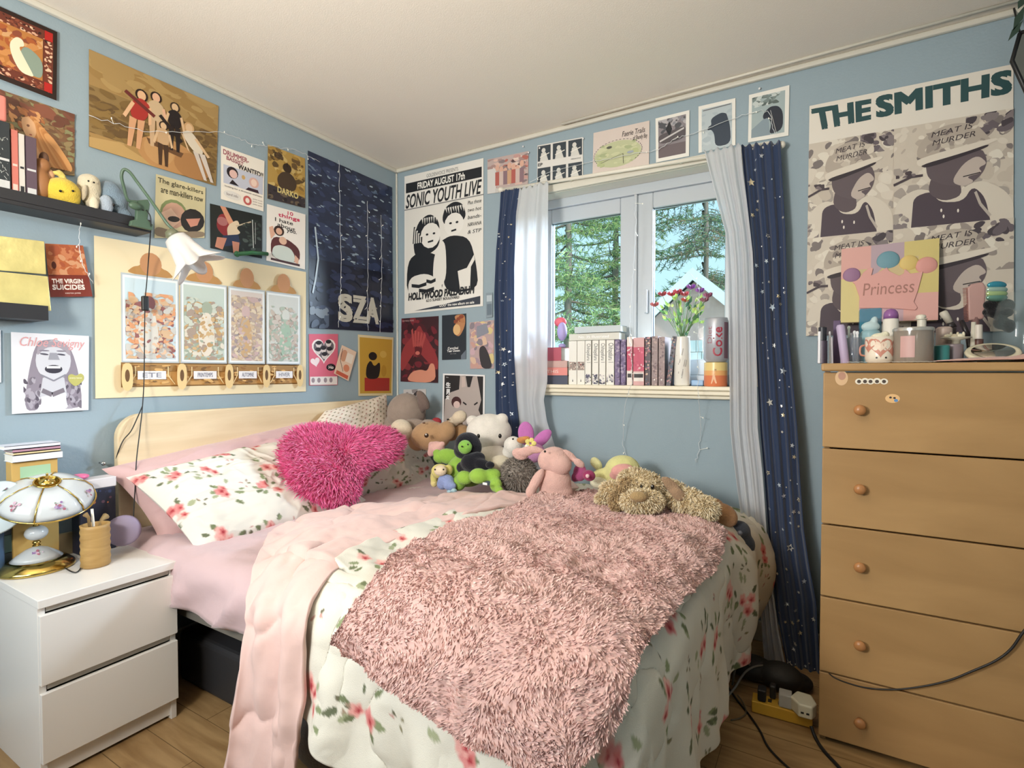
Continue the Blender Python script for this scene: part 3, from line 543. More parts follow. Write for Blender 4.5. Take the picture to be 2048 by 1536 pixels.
q.poly([(.5, .36), (.54, .28), (.66, .25), (.76, .28), (.8, .36), (.76, .4), (.54, .41)], K_); q.oval(.65, .41, .12, .08, '#e9e6e0'); q.poly([(.46, .52), (.62, .48), (.84, .52), (.92, .7), (.95, .885), (.55, .885), (.5, .7)], K_); q.poly([(.4, .6), (.5, .5), (.55, .55), (.56, .78), (.46, .85), (.38, .78)], '#e4e1da')
for u, v, w in ((.1, .8, .2), (.2, .84, .2), (.3, .78, .12)): q.line([(u, v), (u + w * .5, v + .012), (u + w, v)], .012, K_, 2)
for i in range(9): q.poly([(.13 + .012 * i, .38 + .01 * i), (.15 + .012 * i, .38 + .01 * i), (.13 + .014 * i, .5), (.115 + .014 * i, .5)], '#e4e1da' if i % 2 else K_)
for i in range(8): q.poly([(.54 + .03 * i, .29), (.56 + .03 * i, .285), (.565 + .03 * i, .325 + .01 * (i % 3))], '#e4e1da')
for i in range(7): q.poly([(.24 + .03 * i, .33), (.26 + .03 * i, .33), (.25 + .03 * i, .37 + .012 * (i % 2))], '#e4e1da')
for u in (.31, .4): q.oval(u, .45, .018, .008, K_, 8)
for u in (.61, .69): q.oval(u, .4, .018, .008, K_, 8)
q.line([(.32, .505), (.39, .5)], .006, K_, 2); q.line([(.62, .455), (.68, .45)], .006, K_, 2); q.poly([(.7, .74), (.86, .72), (.85, .87), (.73, .87)], '#e4e1da'); q.line([(.8, .76), (.9, .66)], .02, '#e4e1da', 2)
for i, t in enumerate(('Plus these', 'two hot', 'bands-', 'NIRVANA', '& STP')): q.text(t, .82, .27 + i * .05, .98, .295 + i * .05, K_, .005, .2)
q.text('HOLLYWOOD PALLADIUM', .06, .855, .9, .905, K_, .03, .15); q.text('6215 SUNSET BOULEVARD', .3, .912, .72, .93, K_, .01); q.poly([(.14, .985), (.97, .93), (.97, .985)], '#3c414c'); q.text('"GOO" the new album on sale', .46, .958, .9, .976, '#f0eee8', .015)
q.done('printed_poster', 'tall black and white concert poster for an August 17th show', 'poster')
q = Sheet([(803, 637), (877, 632), (876, 766), (801, 763)], 'back', '#3c2026', .005, .008)
q.blotch(0, 0, 1, 1, ['#4a1e26', '#6c2430', '#38181e', '#7a2c34'], 60, .09, 80); q.poly([(.5, .1), (.62, .25), (1, .6), (1, .85), (.6, .6), (.45, .5), (.3, .6), (0, .9), (0, .5), (.36, .25)], '#8c3438'); q.oval(.48, .48, .1, .13, '#5a1e26')
for i in range(5): q.line([(.3 + i * .09, .18 + .02 * i), (.36 + i * .05, .45)], .05, '#a84a48', 1.7)
q.oval(.46, .55, .06, .03, '#c06a60'); q.poly([(.15, 1), (.3, .84), (.55, .8), (.72, .83), (.8, .7), (.92, .72), (.95, 1)], '#d08c74'); q.text('NOCTURNAL WORKS', .03, .03, .35, .055, '#c8a0a0')
q.done('printed_poster', 'dark red poster of hands held over a face', 'poster')
q = Sheet([(884, 631), (932, 627), (932, 718), (884, 720)], 'back', '#2a3038', .005)
q.poly([(.5, .02), (.95, 0), (.98, .25), (.75, .5), (.55, .46), (.45, .3), (.62, .18)], '#b8825a'); q.oval(.62, .34, .15, .12, '#d8b07c'); q.blotch(.5, .02, .95, .2, ['#b07850', '#8a4a34'], 10, .07, 81); q.text('Cannibal', .25, .72, .68, .77, '#e8e6e4', .02); q.text('Tear Down', .22, .78, .75, .83, '#e8e6e4', .02); q.text('the walls', .35, .86, .6, .88, '#a8a8a8'); q.poly([(.8, .92), (1, .8), (1, 1), (.8, 1)], '#6a7480')
q.done('printed_poster', 'small nearly black poster with an orange lit face, right of the red hands poster', 'poster')
q = Sheet([(939, 645), (988, 640), (988, 737), (940, 738)], 'back', '#b8a0a0', .005)
q.blotch(0, 0, 1, 1, ['#c49a90', '#a8909a', '#d8b8a0', '#8a8088', '#c8a8b0', '#d8c48c'], 70, .1, 82); q.poly([(.3, .1), (.7, .05), (.8, .25), (.3, .35)], '#8a8c98'); q.poly([(.4, .55), (.6, .5), (.8, .7), (.95, 1), (.5, 1), (.4, .75)], '#3a363a')
q.done('printed_poster', 'small mauve and pink collage print beside the left navy curtain', 'poster')
q = Sheet([(886, 747), (970, 750), (969, 850), (884, 850)], 'back', '#eceaea', .005)
q.rect(.04, .03, .96, 1, '#2a2728'); q.poly([(.04, 1), (.06, .5), (.2, .36), (.4, .3), (.42, .03), (.55, .02), (.6, .25), (.66, .25), (.72, .04), (.82, .03), (.88, .3), (.92, .5), (.86, .7), (.96, .9), (.96, 1)], '#b5a8a2'); q.poly([(.46, .05), (.53, .05), (.56, .24), (.46, .26)], '#c9b6ae')
q.line([(.5, .55), (.58, .6)], .03, '#1c1a1a'); q.line([(.76, .6), (.84, .55)], .03, '#1c1a1a'); q.oval(.34, .55, .12, .11, '#4a2c2c'); q.oval(.35, .6, .08, .07, '#dcc0b8'); q.text('生', .08, .17, .19, .27, '#f0eeee', .02); q.text('男', .09, .3, .18, .4, '#f0eeee', .02); q.text('女', .09, .42, .17, .5, '#f0eeee', .02); q.text('film', .08, .06, .14, .08, '#d8d8d8')
q.done('printed_poster', 'white bordered poster of a large pale rabbit with upright ears', 'poster')
q = Sheet([(807, 779), (852, 778), (851, 850), (807, 850)], 'back', '#c3bdbb', .005); q.blotch(0, 0, 1, 1, ['#a8a2a2', '#d8d2ce', '#3c383a', '#8a8484'], 30, .1, 84); q.done('printed_poster', 'small grey print half hidden behind the grey plush elephant', 'poster')
q = Sheet([(975, 319), (1057, 302), (1056, 377), (975, 388)], 'back', '#bdaaa6', .005); q.blotch(0, .02, 1, .85, ['#c49a94', '#a88c88', '#d8b8ac', '#8a7a7c', '#e0ccc0', '#b06a60', '#5c4a4c'], 90, .06, 85); q.rect(0, .3, .22, 1, '#d2d0ce'); q.rect(.2, .88, 1, 1, '#c8c4c0')
for i in range(7): q.oval(.25 + i * .1, .3 + .06 * (i % 3), .05, .09, '#d8ac98'); q.poly([(.2 + i * .1, .42), (.3 + i * .1, .42), (.3 + i * .1, .8), (.2 + i * .1, .8)], ['#b06058', '#cdb8b0', '#8a7078', '#c8a080'][i % 4])
q.done('printed_poster', 'pinkish group photo print above the left navy curtain', 'poster')
q = Sheet([(1075, 291), (1166, 274), (1166, 358), (1074, 371)], 'back', '#dedbd6', .005)
for i in range(3):
    for j in range(2):
        u = .01 + i * .34; v = .03 + j * .55; q.rect(u, v, u + .29, v + .38, '#3c444c'); q.oval(u + .13, v + .12, .045, .06, '#d4d2cc'); q.poly([(u + .05, v + .38), (u + .08, v + .18), (u + .18, v + .17), (u + .24, v + .38)], '#d4d2cc'); q.line([(u + .05, v + .28), (u + .26, v + .2)], .02, '#e8e4dc')
q.text('EP', .02, .46, .12, .53, '#4a4a4c', .02); q.text('MEDICINE', .75, .47, .96, .5, '#5a5a5c')
q.done('printed_poster', 'print of six small black and white musician photos above the window', 'poster')
q = Sheet([(1187, 266), (1299, 241), (1298, 330), (1185, 352)], 'back', '#d6c8c0', .006, .006)
q.oval(.45, .6, .42, .3, '#bcc09a', 24); q.blotch(.08, .35, .82, .85, ['#b4bc8c', '#c8caa4', '#a8b088'], 40, .05, 87)
P_ = [(.45 + .43 * math.cos(t), .58 + .3 * math.sin(t)) for t in np.linspace(2.6, 7.2, 60)]
for i in range(0, 58, 2): q.line(P_[i:i + 2], .012, '#4a4642', .8)
q.line([(.15, .75), (.35, .68), (.55, .62), (.56, .85)], .008, '#55504a', .8); q.oval(.68, .62, .06, .03, '#9ca4b0'); q.oval(.3, .42, .05, .03, '#5a5a52'); q.text('Faerie Trails', .53, .12, .93, .24, '#4a4446', .005, .2); q.text('of Shandy Bay', .72, .27, .97, .4, '#4a4446', .005, .2)
q.done('hand_drawn_map', 'hand drawn green and cream trail map above the window', 'map')
def photo(quad, art, name, label):
    q = Sheet(quad, 'back', '#ece9e2', .006); art(q); q.done(name, label, 'photo print', m=GLOSSP)
def a1(q):
    q.rect(.08, .07, .9, .92, '#8a8388'); q.blotch(.08, .07, .9, .4, ['#8f8f96', '#55565c', '#b4b0b4'], 30, .07, 88); q.poly([(.08, .4), (.5, .36), (.9, .3), (.9, .6), (.08, .62)], '#5c565a'); q.poly([(.3, .3), (.42, .14), (.5, .32), (.42, .48)], '#2e2f34'); q.rect(.08, .66, .9, .92, '#6f6468'); q.line([(.12, .55), (.85, .36)], .03, '#c8c4c4', 1.3)
photo([(1311, 237), (1379, 220), (1378, 312), (1312, 325)], a1, 'photo_print', 'white bordered greyish landscape photo, right of the drawn map')
def a2(q):
    q.rect(.09, .08, .91, 1, '#b9c4c9'); q.blotch(.09, .2, .91, .95, ['#c2ccd0', '#aebbc2'], 30, .08, 89); q.poly([(.34, .36), (.4, .3), (.62, .24), (.76, .28), (.78, .34), (.86, .55), (.88, .95), (.46, .95), (.44, .68), (.36, .56), (.24, .56), (.28, .48), (.36, .46)], '#3c4654'); q.line([(.12, .12), (.88, .1)], .02, '#6a6c70')
photo([(1397, 213), (1471, 196), (1471, 290), (1397, 306)], a2, 'photo_print', 'photo of a dark dog on pale snow, over the right sheer curtain')
def a3(q):
    q.rect(.08, .08, .9, .92, '#a5b4b6'); q.blotch(.08, .08, .9, .3, ['#7c8a88', '#c8d0ce', '#5e6a68'], 30, .06, 91, ang=-.2); q.poly([(.08, .75), (.5, .5), (.55, .92), (.08, .92)], '#8a9aa4'); q.poly([(.36, .5), (.42, .42), (.55, .34), (.74, .36), (.86, .5), (.86, .86), (.52, .92), (.58, .7), (.5, .56), (.38, .58)], '#2f3440'); q.line([(.55, .42), (.72, .95)], .01, '#d8d8d4', 1.3)
photo([(1498, 190), (1579, 170), (1577, 271), (1496, 285)], a3, 'photo_print', 'photo of a black dog in profile above the right navy curtain')
q = Sheet([(1619, 212), (2027, 128), (2026, 662), (1612, 672)], 'back', '#e4ddd2', .005, .008)
q.textpx('THE', 'I', (198, 700), (700, 615), (695, 775), (235, 872), '#2f4f52', .085); q.textpx('SMITHS', 'I', (762, 590), (1930, 355), (1925, 545), (768, 760), '#2f4f52', .085)
def panel(u0, v0, u1, v1, sd):
    w, h = u1 - u0, v1 - v0; X = lambda a: u0 + a * w; Y = lambda a: v0 + a * h
    q.rect(u0, v0, u1, v1, '#cdc2b4'); q.blotch(u0, v0, u1, Y(.45), ['#d8cec0', '#b8aca0', '#9a8f88', '#e0d8ca', '#7d7472', '#cfc4b6'], 70, .02, sd, 1.1); q.blotch(u0, Y(.4), u1, Y(.8), ['#d8cec0', '#c4b8aa', '#a89e96', '#ddd4c6'], 50, .025, sd + 1, 1.1); q.blotch(X(.62), v0, u1, Y(.2), ['#4a4248', '#6a6066', '#857b7c'], 18, .022, sd + 5)
    PX = lambda *pts: [(X(a), Y(b)) for a, b in pts]
    q.poly(PX((0, 1), (0, 1), (.02, .72), (.2, .62), (.34, .66), (.5, .74), (.72, .6), (.92, .72), (1, .85), (1, 1), (1, 1)), '#d6ccbe')       # shoulders
    q.poly(PX((.18, .7), (.34, .66), (.4, .78), (.6, .8), (.68, .66), (.78, .78), (.82, 1), (.82, 1), (.82, 1), (.16, 1), (.16, 1), (.16, 1), (.17, .85)), '#4e434c')             # dark vest
    q.poly(PX((.34, .5), (.56, .56), (.6, .74), (.44, .78), (.3, .68)), '#5f5358')                                            # neck
    q.poly(PX((.28, .36), (.74, .3), (.8, .44), (.76, .56), (.64, .66), (.44, .62), (.3, .54)), '#63575c')                    # face in shade
    q.poly(PX((.6, .44), (.72, .38), (.8, .47), (.72, .5), (.76, .55), (.62, .57), (.7, .62), (.6, .66), (.5, .6)), '#bfb1a8'); q.line(PX((.6, .565), (.74, .545)), .004, '#2e282c')
    q.poly(PX((.22, .36), (.2, .24), (.3, .1), (.5, .04), (.7, .08), (.8, .22), (.84, .28)), '#b4a89c'); q.blotch(X(.26), Y(.1), X(.78), Y(.3), ['#8a7f7a', '#c9beb0', '#a0958c', '#d6ccbe'], 24, .018, sd + 2)
    q.poly(PX((.2, .38), (.22, .33), (.84, .24), (.9, .27), (.6, .34), (.24, .42)), '#dcd2c4'); q.poly(PX((.22, .4), (.6, .34), (.82, .29), (.78, .33), (.3, .44)), '#3a3238')
    q.text('MEAT IS', X(.33), Y(.1), X(.68), Y(.15), '#3a3238', .005, .2, tilt=-.012); q.text('MURDER', X(.34), Y(.18), X(.7), Y(.23), '#3a3238', .005, .2, tilt=-.012)
    q.line(PX((0, .56), (.16, .5), (.26, .5)), .01, '#4a4046'); q.blotch(X(.02), Y(.44), X(.2), Y(.5), ['#4a4046', '#7a6e70'], 8, .012, sd + 3)
    for a, b in ((.42, .86), (.44, .92), (.56, .88)): q.oval(X(a), Y(b), .005, .008, '#e8e0d6', 6)
    q.line(PX((.7, .72), (.74, .84), (.82, .96)), .012, '#b8ada4'); q.blotch(u0, Y(.85), X(.14), v1, ['#a89e96', '#857b7c', '#ddd4c6'], 12, .02, sd + 4)
panel(0, .165, .455, .575, 100); panel(.455, .165, 1, .575, 110); panel(0, .575, .455, 1, 120); panel(.455, .575, 1, 1, 130)
q.done('printed_poster', 'very large poster headed THE SMITHS above the chest of drawers', 'poster')
q = Sheet([(972, 586), (985, 585), (985, 634), (972, 636)], 'back', '#8a98a2', .008); q.rect(.1, .1, .9, .35, '#b8c4cc'); q.rect(.15, .45, .9, .9, '#6c7a86'); q.done('plastic_sleeve', 'tiny grey plastic sleeve pinned just left of the left navy curtain', 'plastic sleeve')
# ---------------------------------------------------------------- curtains
def curve_at(pts, y):
    pts = sorted(pts, key=lambda p: p[1]); return float(np.interp(y, [p[1] for p in pts], [p[0] for p in pts]))
def curtain(name, L, R, yt, yb, dep, folds, amp, m, seed, label, cat, lean=lambda t: 0, nv=120, nu=70, topscallop=.008):
    """L/R: outline points of the two side hems; dep(t): distance out from the wall down the drop"""
    V = np.zeros((nv + 1, nu + 1, 3)); r = np.random.default_rng(seed); ph = r.uniform(0, 6.28, 4)
    for i in range(nv + 1):
        t = i / nv; yl = yt[0] + (yb[0] - yt[0]) * t; yr = yt[1] + (yb[1] - yt[1]) * t; d = -dep(t)
        a = at(curve_at(L, yl), yl, 'y', d); b = at(curve_at(R, yr), yr, 'y', d); u = np.linspace(0, 1, nu + 1)
        P = a[None] * (1 - u[:, None]) + b[None] * u[:, None]
        A = amp * (.55 + .45 * min(1, t * 3)); f = folds
        P[:, 1] += A * np.sin(u * f * 6.283 + ph[0] + .5 * math.sin(3 * t + ph[1])) + A * .5 * np.sin(u * f * 2.3 * 6.283 + ph[2] + t) * (1 - .6 * t) + .25 * A * np.sin(u * 23 + t * 9)
        P[:, 2] += topscallop * np.sin(u * 34 + ph[3]) * max(0, 1 - t * 12) + (.6 * topscallop * np.sin(u * 9)) * max(0, t * 12 - 11)
        P[:, 1] = np.minimum(P[:, 1], -.006)
        V[i] = P
    mb = MB(); mb.grid(V)
    o = mb.build(name, m); sd = o.modifiers.new('t', 'SOLIDIFY'); sd.thickness = .0008
    tag(o, label, cat); return o, V
def star_pts(n=5, r=1., k=.42, a0=math.pi / 2): return [((r if j % 2 == 0 else r * k) * math.cos(a0 + math.pi * j / n), (r if j % 2 == 0 else r * k) * math.sin(a0 + math.pi * j / n)) for j in range(2 * n)]
def stars(o, V, n, seed, w):
    r = random.Random(seed); m = MB(); nv, nu = V.shape[0] - 1, V.shape[1] - 1; placed = []
    while len(placed) < n:
        s, t = r.uniform(.05, .95), r.uniform(.02, .98); big = r.random(); rad = .017 if big > .9 else (.0105 if big > .62 else (.007 if big > .3 else .004))
        if any(abs(s - a) * w < (rad + c) * 1.25 and abs(t - b) * 2.2 < (rad + c) * 1.25 for a, b, c in placed): continue
        placed.append((s, t, rad))
        a0 = r.uniform(0, 6); pts = star_pts(5, rad, .45, a0); hollow = rad > .006 and r.random() < .25
        def P(dx, dz):
            i = min(nv - 1e-6, max(0, (t * nv + dz / 2.2 * nv))); j = min(nu - 1e-6, max(0, s * nu + dx / w * nu)); i0, j0 = int(i), int(j); fi, fj = i - i0, j - j0
            q = (V[i0, j0] * (1 - fi) + V[i0 + 1, j0] * fi) * (1 - fj) + (V[i0, j0 + 1] * (1 - fi) + V[i0 + 1, j0 + 1] * fi) * fj
            return q + np.array((0, -.0065, 0))
        col = r.choice(['#ffffff', '#e8e4da', '#dfe8f0', '#e8d8b4'])
        if hollow:
            k = len(pts)
            m.add([P(x, z) for x, z in pts] + [P(x * .55, z * .55) for x, z in pts], [(i, (i + 1) % k, k + (i + 1) % k, k + i) for i in range(k)], col)
        else:
            k = len(pts); m.add([P(0, 0)] + [P(x, z) for x, z in pts], [(0, i + 1, (i + 1) % k + 1) for i in range(k)], col)
    f = m.build('foil_stars', mat('silver_foil', rough=.35, attr=True, metal=.35, spec=.8), o, smooth=False)
NAVY = mat('navy_curtain_cloth', '#2b3a58', .8, bump=.15, bscale=300, spec=.3, sheen=.3)
SHEER = mat('sheer_white_cloth', '#e9ebef', .8, trans=.30, transl=.45, spec=.1, bump=.1, bscale=300)
nL = [(1482, 290), (1493, 400), (1504, 506), (1512, 695), (1520, 857), (1528, 949), (1539, 1095), (1553, 1223), (1575, 1343), (1590, 1375)]
nR = [(1561, 285), (1572, 468), (1577, 657), (1595, 857), (1600, 949), (1608, 1059), (1619, 1132), (1633, 1205), (1640, 1350), (1642, 1400)]
dR = lambda t: .06 + .16 * max(0, t - .25) ** 1.2
c, V = curtain('star_curtain', nL, nR, (292, 284), (1375, 1392), dR, 3.5, .011, NAVY, 2, 'navy curtain with silver stars hanging between window and chest of drawers', 'curtain', nu=60)
stars(c, V, 84, 4, .17)
sL = [(1408, 300), (1414, 325), (1429, 382), (1452, 468), (1457, 544), (1459, 657), (1461, 857), (1467, 913), (1484, 1044), (1506, 1117), (1520, 1205), (1531, 1350)]
sR = [(1482, 286), (1487, 350), (1493, 393), (1506, 506), (1512, 657), (1516, 857), (1526, 949), (1538, 1117), (1557, 1259), (1571, 1330)]
curtain('sheer_curtain', sL, sR, (304, 288), (1347, 1335), lambda t: .098 + .16 * max(0, t - .3) ** 1.2, 3.0, .010, SHEER, 5, 'sheer white curtain hanging right of the window beside the navy one', 'curtain', nu=60)
nL2 = [(1002, 381), (1000, 420), (993, 500), (990, 588), (993, 712), (993, 817), (1000, 900), (1003, 960)]; nR2 = [(1042, 376), (1032, 423), (1027, 536), (1027, 712), (1032, 800), (1039, 870), (1045, 950)]
c, V = curtain('star_curtain', nL2, nR2, (382, 374), (955, 950), lambda t: .05, 2.5, .009, NAVY, 9, 'dark navy curtain with silver stars near the room corner', 'curtain', nu=36)
stars(c, V, 48, 11, .13)
sL2 = [(1038, 374), (1030, 430), (1026, 536), (1027, 712), (1032, 800), (1039, 870), (1044, 940)]; sR2 = [(1096, 362), (1095, 536), (1095, 764), (1088, 800), (1094, 842), (1106, 880), (1125, 940)]
curtain('sheer_curtain', sL2, sR2, (378, 364), (940, 940), lambda t: .085 + .03 * math.sin(math.pi * min(1, t * 1.1)), 2.2, .010, SHEER, 12, 'narrow sheer white curtain hanging over the left end of the window', 'curtain', nu=40)
a, b = at(1002, 380, 'y', -.045), at(1563, 290, 'y', -.045)
m = MB(); m.tube([a, b], .009, n=12); cr_ = m.build('curtain_rod', cm('#e6e1d4', .4)); tag(cr_, 'thin white rod carrying all four curtains above the window', 'curtain rod')
for p in (a, b): m = MB(); m.ell(p, (.016, .016, .016)); m.build('finial', cm('#e6e1d4', .4), cr_)
for f in (.3, .7): p = a + (b - a) * f; m = MB(); m.box(p + (-.006, 0, -.006), (p[0] + .006, -.018, p[2] + .006)); m.build('bracket', cm('#e6e1d4', .4), cr_)
# fairy lights: three separate strands
WIRE = cm('#d9dde0', .4); BULB = mat('tiny_led', '#f4f1e4', .2, emit=.25)
def strand(pts, label, n=6, r=.0011, seed=0):
    P = spline(pts, 10); rr = np.random.default_rng(seed); P = P + rr.normal(size=P.shape) * .0025 * np.array((1, .2, 1)); m = MB(); m.tube(P, r, n=5); o = m.build('fairy_lights', WIRE); tag(o, label, 'fairy lights')
    for i in range(n):
        p = P[int((i + .5) / n * (len(P) - 1))]; m = MB(); d = rr.normal(size=3) * .012; d[1] = -abs(d[1]) * .2 if True else 0; m.tube([p, p + d], .0008, n=4); m.ell(p + d, (.0022, .0022, .0042), nu=8, nv=6); m.build('bulb', BULB, o)
Yp = lambda x, y, d=-.03: at(x, y, 'y', d); Xp = lambda x, y, d=.03: at(x, y, 'x', d)
strand([Yp(1271, 385, -.02), Yp(1271, 440, -.01), Yp(1268, 520, -.01), Yp(1262, 600, -.01), Yp(1259, 665, -.03), Yp(1262, 700, -.12), Yp(1264, 760, -.13), Yp(1252, 800, -.11), Yp(1246, 880, -.03), Yp(1256, 925, -.02)], 'string of fairy lights hanging down the window centre post', 10, seed=1)
strand([Yp(1380, 545, -.02), Yp(1397, 575, -.02), Yp(1398, 640, -.06), Yp(1396, 700, -.10), Yp(1395, 770, -.12), Yp(1398, 800, -.11), Yp(1401, 870, -.02), Yp(1392, 925, -.02)], 'string of fairy lights hanging past the flower vase', 7, seed=2)
strand([Yp(1058, 365), Yp(1100, 345, -.02), Yp(1200, 320, -.02), Yp(1310, 300, -.02), Yp(1345, 280, -.02), Yp(1400, 262, -.02), Yp(1490, 230, -.02), Yp(1537, 225, -.02), Yp(1550, 272, -.06)], 'thin light string looping across the prints above the window', 7, seed=3)
strand([Xp(178, 232, .02), Xp(300, 262, .03), Xp(440, 265, .02), Xp(505, 288, .02), Xp(536, 292, .02), Xp(590, 300, .02), Xp(640, 325, .02)], 'thin light string across the top of the left wall posters', 7, seed=4)
strand([Xp(678, 320, .03), Xp(680, 420, .03), Xp(682, 520, .03), Xp(681, 600, .03), Xp(676, 655, .03)], 'light string hanging in front of the sea poster', 9, seed=5)
strand([Xp(734, 400, .03), Xp(736, 500, .03), Xp(735, 600, .03), Xp(736, 660, .03)], 'second light string on the sea poster, nearer the SZA letter A', 6, seed=6)
strand([Xp(762, 430, .03), Xp(764, 540, .03), Xp(762, 600, .03), Xp(760, 665, .03)], 'light string nearest the room corner, right edge of the sea poster', 6, seed=7)
strand([Xp(161, 412, .1), Xp(161, 440, .06), Xp(158, 490, .04), Xp(166, 530, .05), Xp(186, 566, .03)], 'short light string hanging below the black ledge shelf', 5, seed=8)
# thumb tacks
for i, (px, py) in enumerate(((1046, 293), (1057, 305), (1079, 296), (1166, 277), (1519, 177))):
    m = MB(); p = at(px, py, 'y', -.012); m.ell(p, (.005, .004, .005), nu=10, nv=6); m.tube([p, p + (0, .01, 0)], .001, n=4); tag(m.build('thumb_tack', cm('#e9e9ea', .3)), ['round white thumb tack, highest one above the pinkish group print', 'round white thumb tack at the corner of the pinkish group print', 'white thumb tack, left one in the six musician photos', 'white thumb tack, right one in the six musician photos', 'white thumb tack above the black dog photo'][i], 'thumb tack')
# ---------------------------------------------------------------- window sill things
SZ = WZ0 + .0005
def wpx(px, y): return at(px, 760, 'y', y)[0]
def sbook(x0, x1, h, col, label, page='#efe9dd', y0=-.03, dp=.11, z=SZ, spine=None, grp=None, lean=0., extra=None, name='book'):
    """upright book, spine toward the room"""
    t = thing(name, ((x0 + x1) / 2, y0 + dp / 2, z), label, 'book', grp); w = x1 - x0
    M = Matrix.Translation(((x0 + x1) / 2, 0, z)) @ Matrix.Rotation(lean, 4, 'Y') @ Matrix.Translation((-(x0 + x1) / 2, 0, -z))
    m = MB(); g = .0015; m.box((x0 + g, y0, z), (x0 + g + .0015, y0 + dp, z + h), M=M); m.box((x1 - g - .0015, y0, z), (x1 - g, y0 + dp, z + h), M=M); m.box((x0 + g, y0 - .0015, z), (x1 - g, y0, z + h), M=M); 
    m.build('cover', cm(col, .45), t, smooth=False)
    m = MB(); m.box((x0 + g + .0015, y0, z + .002), (x1 - g - .0015, y0 + dp - .003, z + h - .003), M=M); m.build('pages', cm(page, .9), t, smooth=False)
    if spine:
        m = MB(); spine(m, x0 + g, x1 - g, y0 - .002, z, h)
        if m.V: m.V = [xf(v, M) for v in m.V]; m.build('spine_print', PAINTED, t, smooth=False)
    return t
def ytext(m, s, x0, x1, y, z0, z1, c, vert=False, bold=.0):
    V, Fc = textmesh(s, bold)
    if not len(V): return
    if vert: P = [(x0 + (x1 - x0) * b, y, z1 - (z1 - z0) * a) for a, b, _ in V]
    else: P = [(x0 + (x1 - x0) * a, y, z0 + (z1 - z0) * b) for a, b, _ in V]
    m.add(P, Fc, c)
def HX(X): return cr('H', X, 0)[0]
def blobs(m, x0, x1, y, z0, z1, cols, n, seed, sz=.006):
    r = random.Random(seed)
    for i in range(n):
        cx, cz = r.uniform(x0, x1), r.uniform(z0, z1); s_ = sz * r.uniform(.4, 1.2)
        m.add([(min(x1, max(x0, cx + s_ * r.uniform(.6, 1.2) * math.cos(t))), y - .00004 * i, min(z1, max(z0, cz + s_ * r.uniform(.6, 1.2) * math.sin(t)))) for t in np.linspace(0, 6.28, 8)[:-1]], [tuple(range(7))], r.choice(cols))
Y0 = -.03; zb = lambda Y: at(1200, cr('H', 0, Y)[1], 'y', Y0)[2]
H1 = zb(685) - SZ
def manga(kind):
    def f(m, a, b_, y, z, h):
        if kind == 'a': m.box((a + .002, y, z + h * .33), (b_ - .002, y + .001, z + h * .52), '#9a8a82'); blobs(m, a + .002, b_ - .002, y - .0002, z + h * .33, z + h * .52, ['#3c3436', '#d8c0b4', '#8a4a44', '#e8dcd0'], 14, int(a * 999)); m.add([((a + b_) / 2, y, z + .03), ((a + b_) / 2 - .003, y, z + .015), ((a + b_) / 2 + .003, y, z + .015)], [(0, 1, 2)], '#2a2a2a')
        if kind == 'b': ytext(m, 'Chihayafuru 1', a + .003, b_ - .003, y, z + h * .5, z + h * .93, '#2c2e36', True); blobs(m, a, b_, y - .0002, z + .004, z + h * .24, ['#3c3c50', '#b8b4b8', '#5a5870', '#d8d0d0'], 22, int(a * 999), .007)
        if kind == 'c': blobs(m, a, b_, y, z, z + h, ['#6c5a80', '#8a7898', '#a898b0', '#5a4a6c', '#7c6a8c'], 70, int(a * 999), .008)
        if kind == 'd': m.box((a, y, z + h * .3), (b_, y + .001, z + h * .8), '#c8506c'); blobs(m, a, b_, y - .0002, z + h * .3, z + h * .8, ['#e07890', '#b84060', '#e8c0c4'], 20, int(a * 999)); m.box((a + .002, y, z + .02), (b_ - .002, y + .001, z + h * .27), '#e8e0da'); m.box((a + .004, y - .0005, z + h * .16), (b_ - .004, y, z + h * .24), '#2a2628')
        if kind == 'e': blobs(m, a, b_, y, z, z + h, ['#2c2430', '#b8808a', '#8a5c60', '#d8b8a0', '#4a5a70'], 60, int(a * 999))
        if kind == 'f': blobs(m, a, b_, y, z, z + h, ['#8c7478', '#a08c8c', '#7a6468', '#b49a94'], 50, int(a * 999)); m.add([((a + b_) / 2 + .004 * math.cos(t), y - .003, z + .028 + .004 * math.sin(t)) for t in np.linspace(0, 6.28, 9)[:-1]], [tuple(range(8))], '#e8e0dc')
    return f
bk = [(500, 572, '#e9e6de', 'a', 'white paperback on the sill, first one right of the lying book pile'), (572, 640, '#e9e6de', 'a', 'white paperback with small portrait, second one right of the lying pile'), (640, 694, '#ebe8e0', 'b', 'white comic volume with black script, leftmost of the four'), (700, 757, '#ebe8e0', 'b', 'white comic volume with black script, second of the four'), (760, 817, '#ebe8e0', 'b', 'white comic volume with black script, third of the four'), (820, 890, '#ebe8e0', 'b', 'white comic volume with black script, rightmost of the four'),
      (893, 940, '#7a6890', 'c', 'purple patterned paperback touching the white comic volumes'), (943, 990, '#7a6890', 'c', 'purple patterned paperback next to the red and white spines'), (995, 1046, '#e4d8d0', 'd', 'white spined book with narrow red band, beside the purple ones'), (1050, 1146, '#d0a0a0', 'd', 'wide pinkish spined book with broad red block'), (1150, 1202, '#4a3c44', 'e', 'dark floral spined paperback in the sill row'), (1206, 1262, '#96807f', 'f', 'brownish pink paperback left of its matching twin'), (1266, 1322, '#96807f', 'f', 'brownish pink paperback, right one of the matching pair')]
for i, (a_, b_, col, kd, lb) in enumerate(bk):
    sbook(wpx(HX(a_), Y0), wpx(HX(b_), Y0), H1 * (1.0 if i < 8 else 1.03 + .01 * (i % 3)), col, lb, spine=manga(kd), grp='books standing on the window sill')
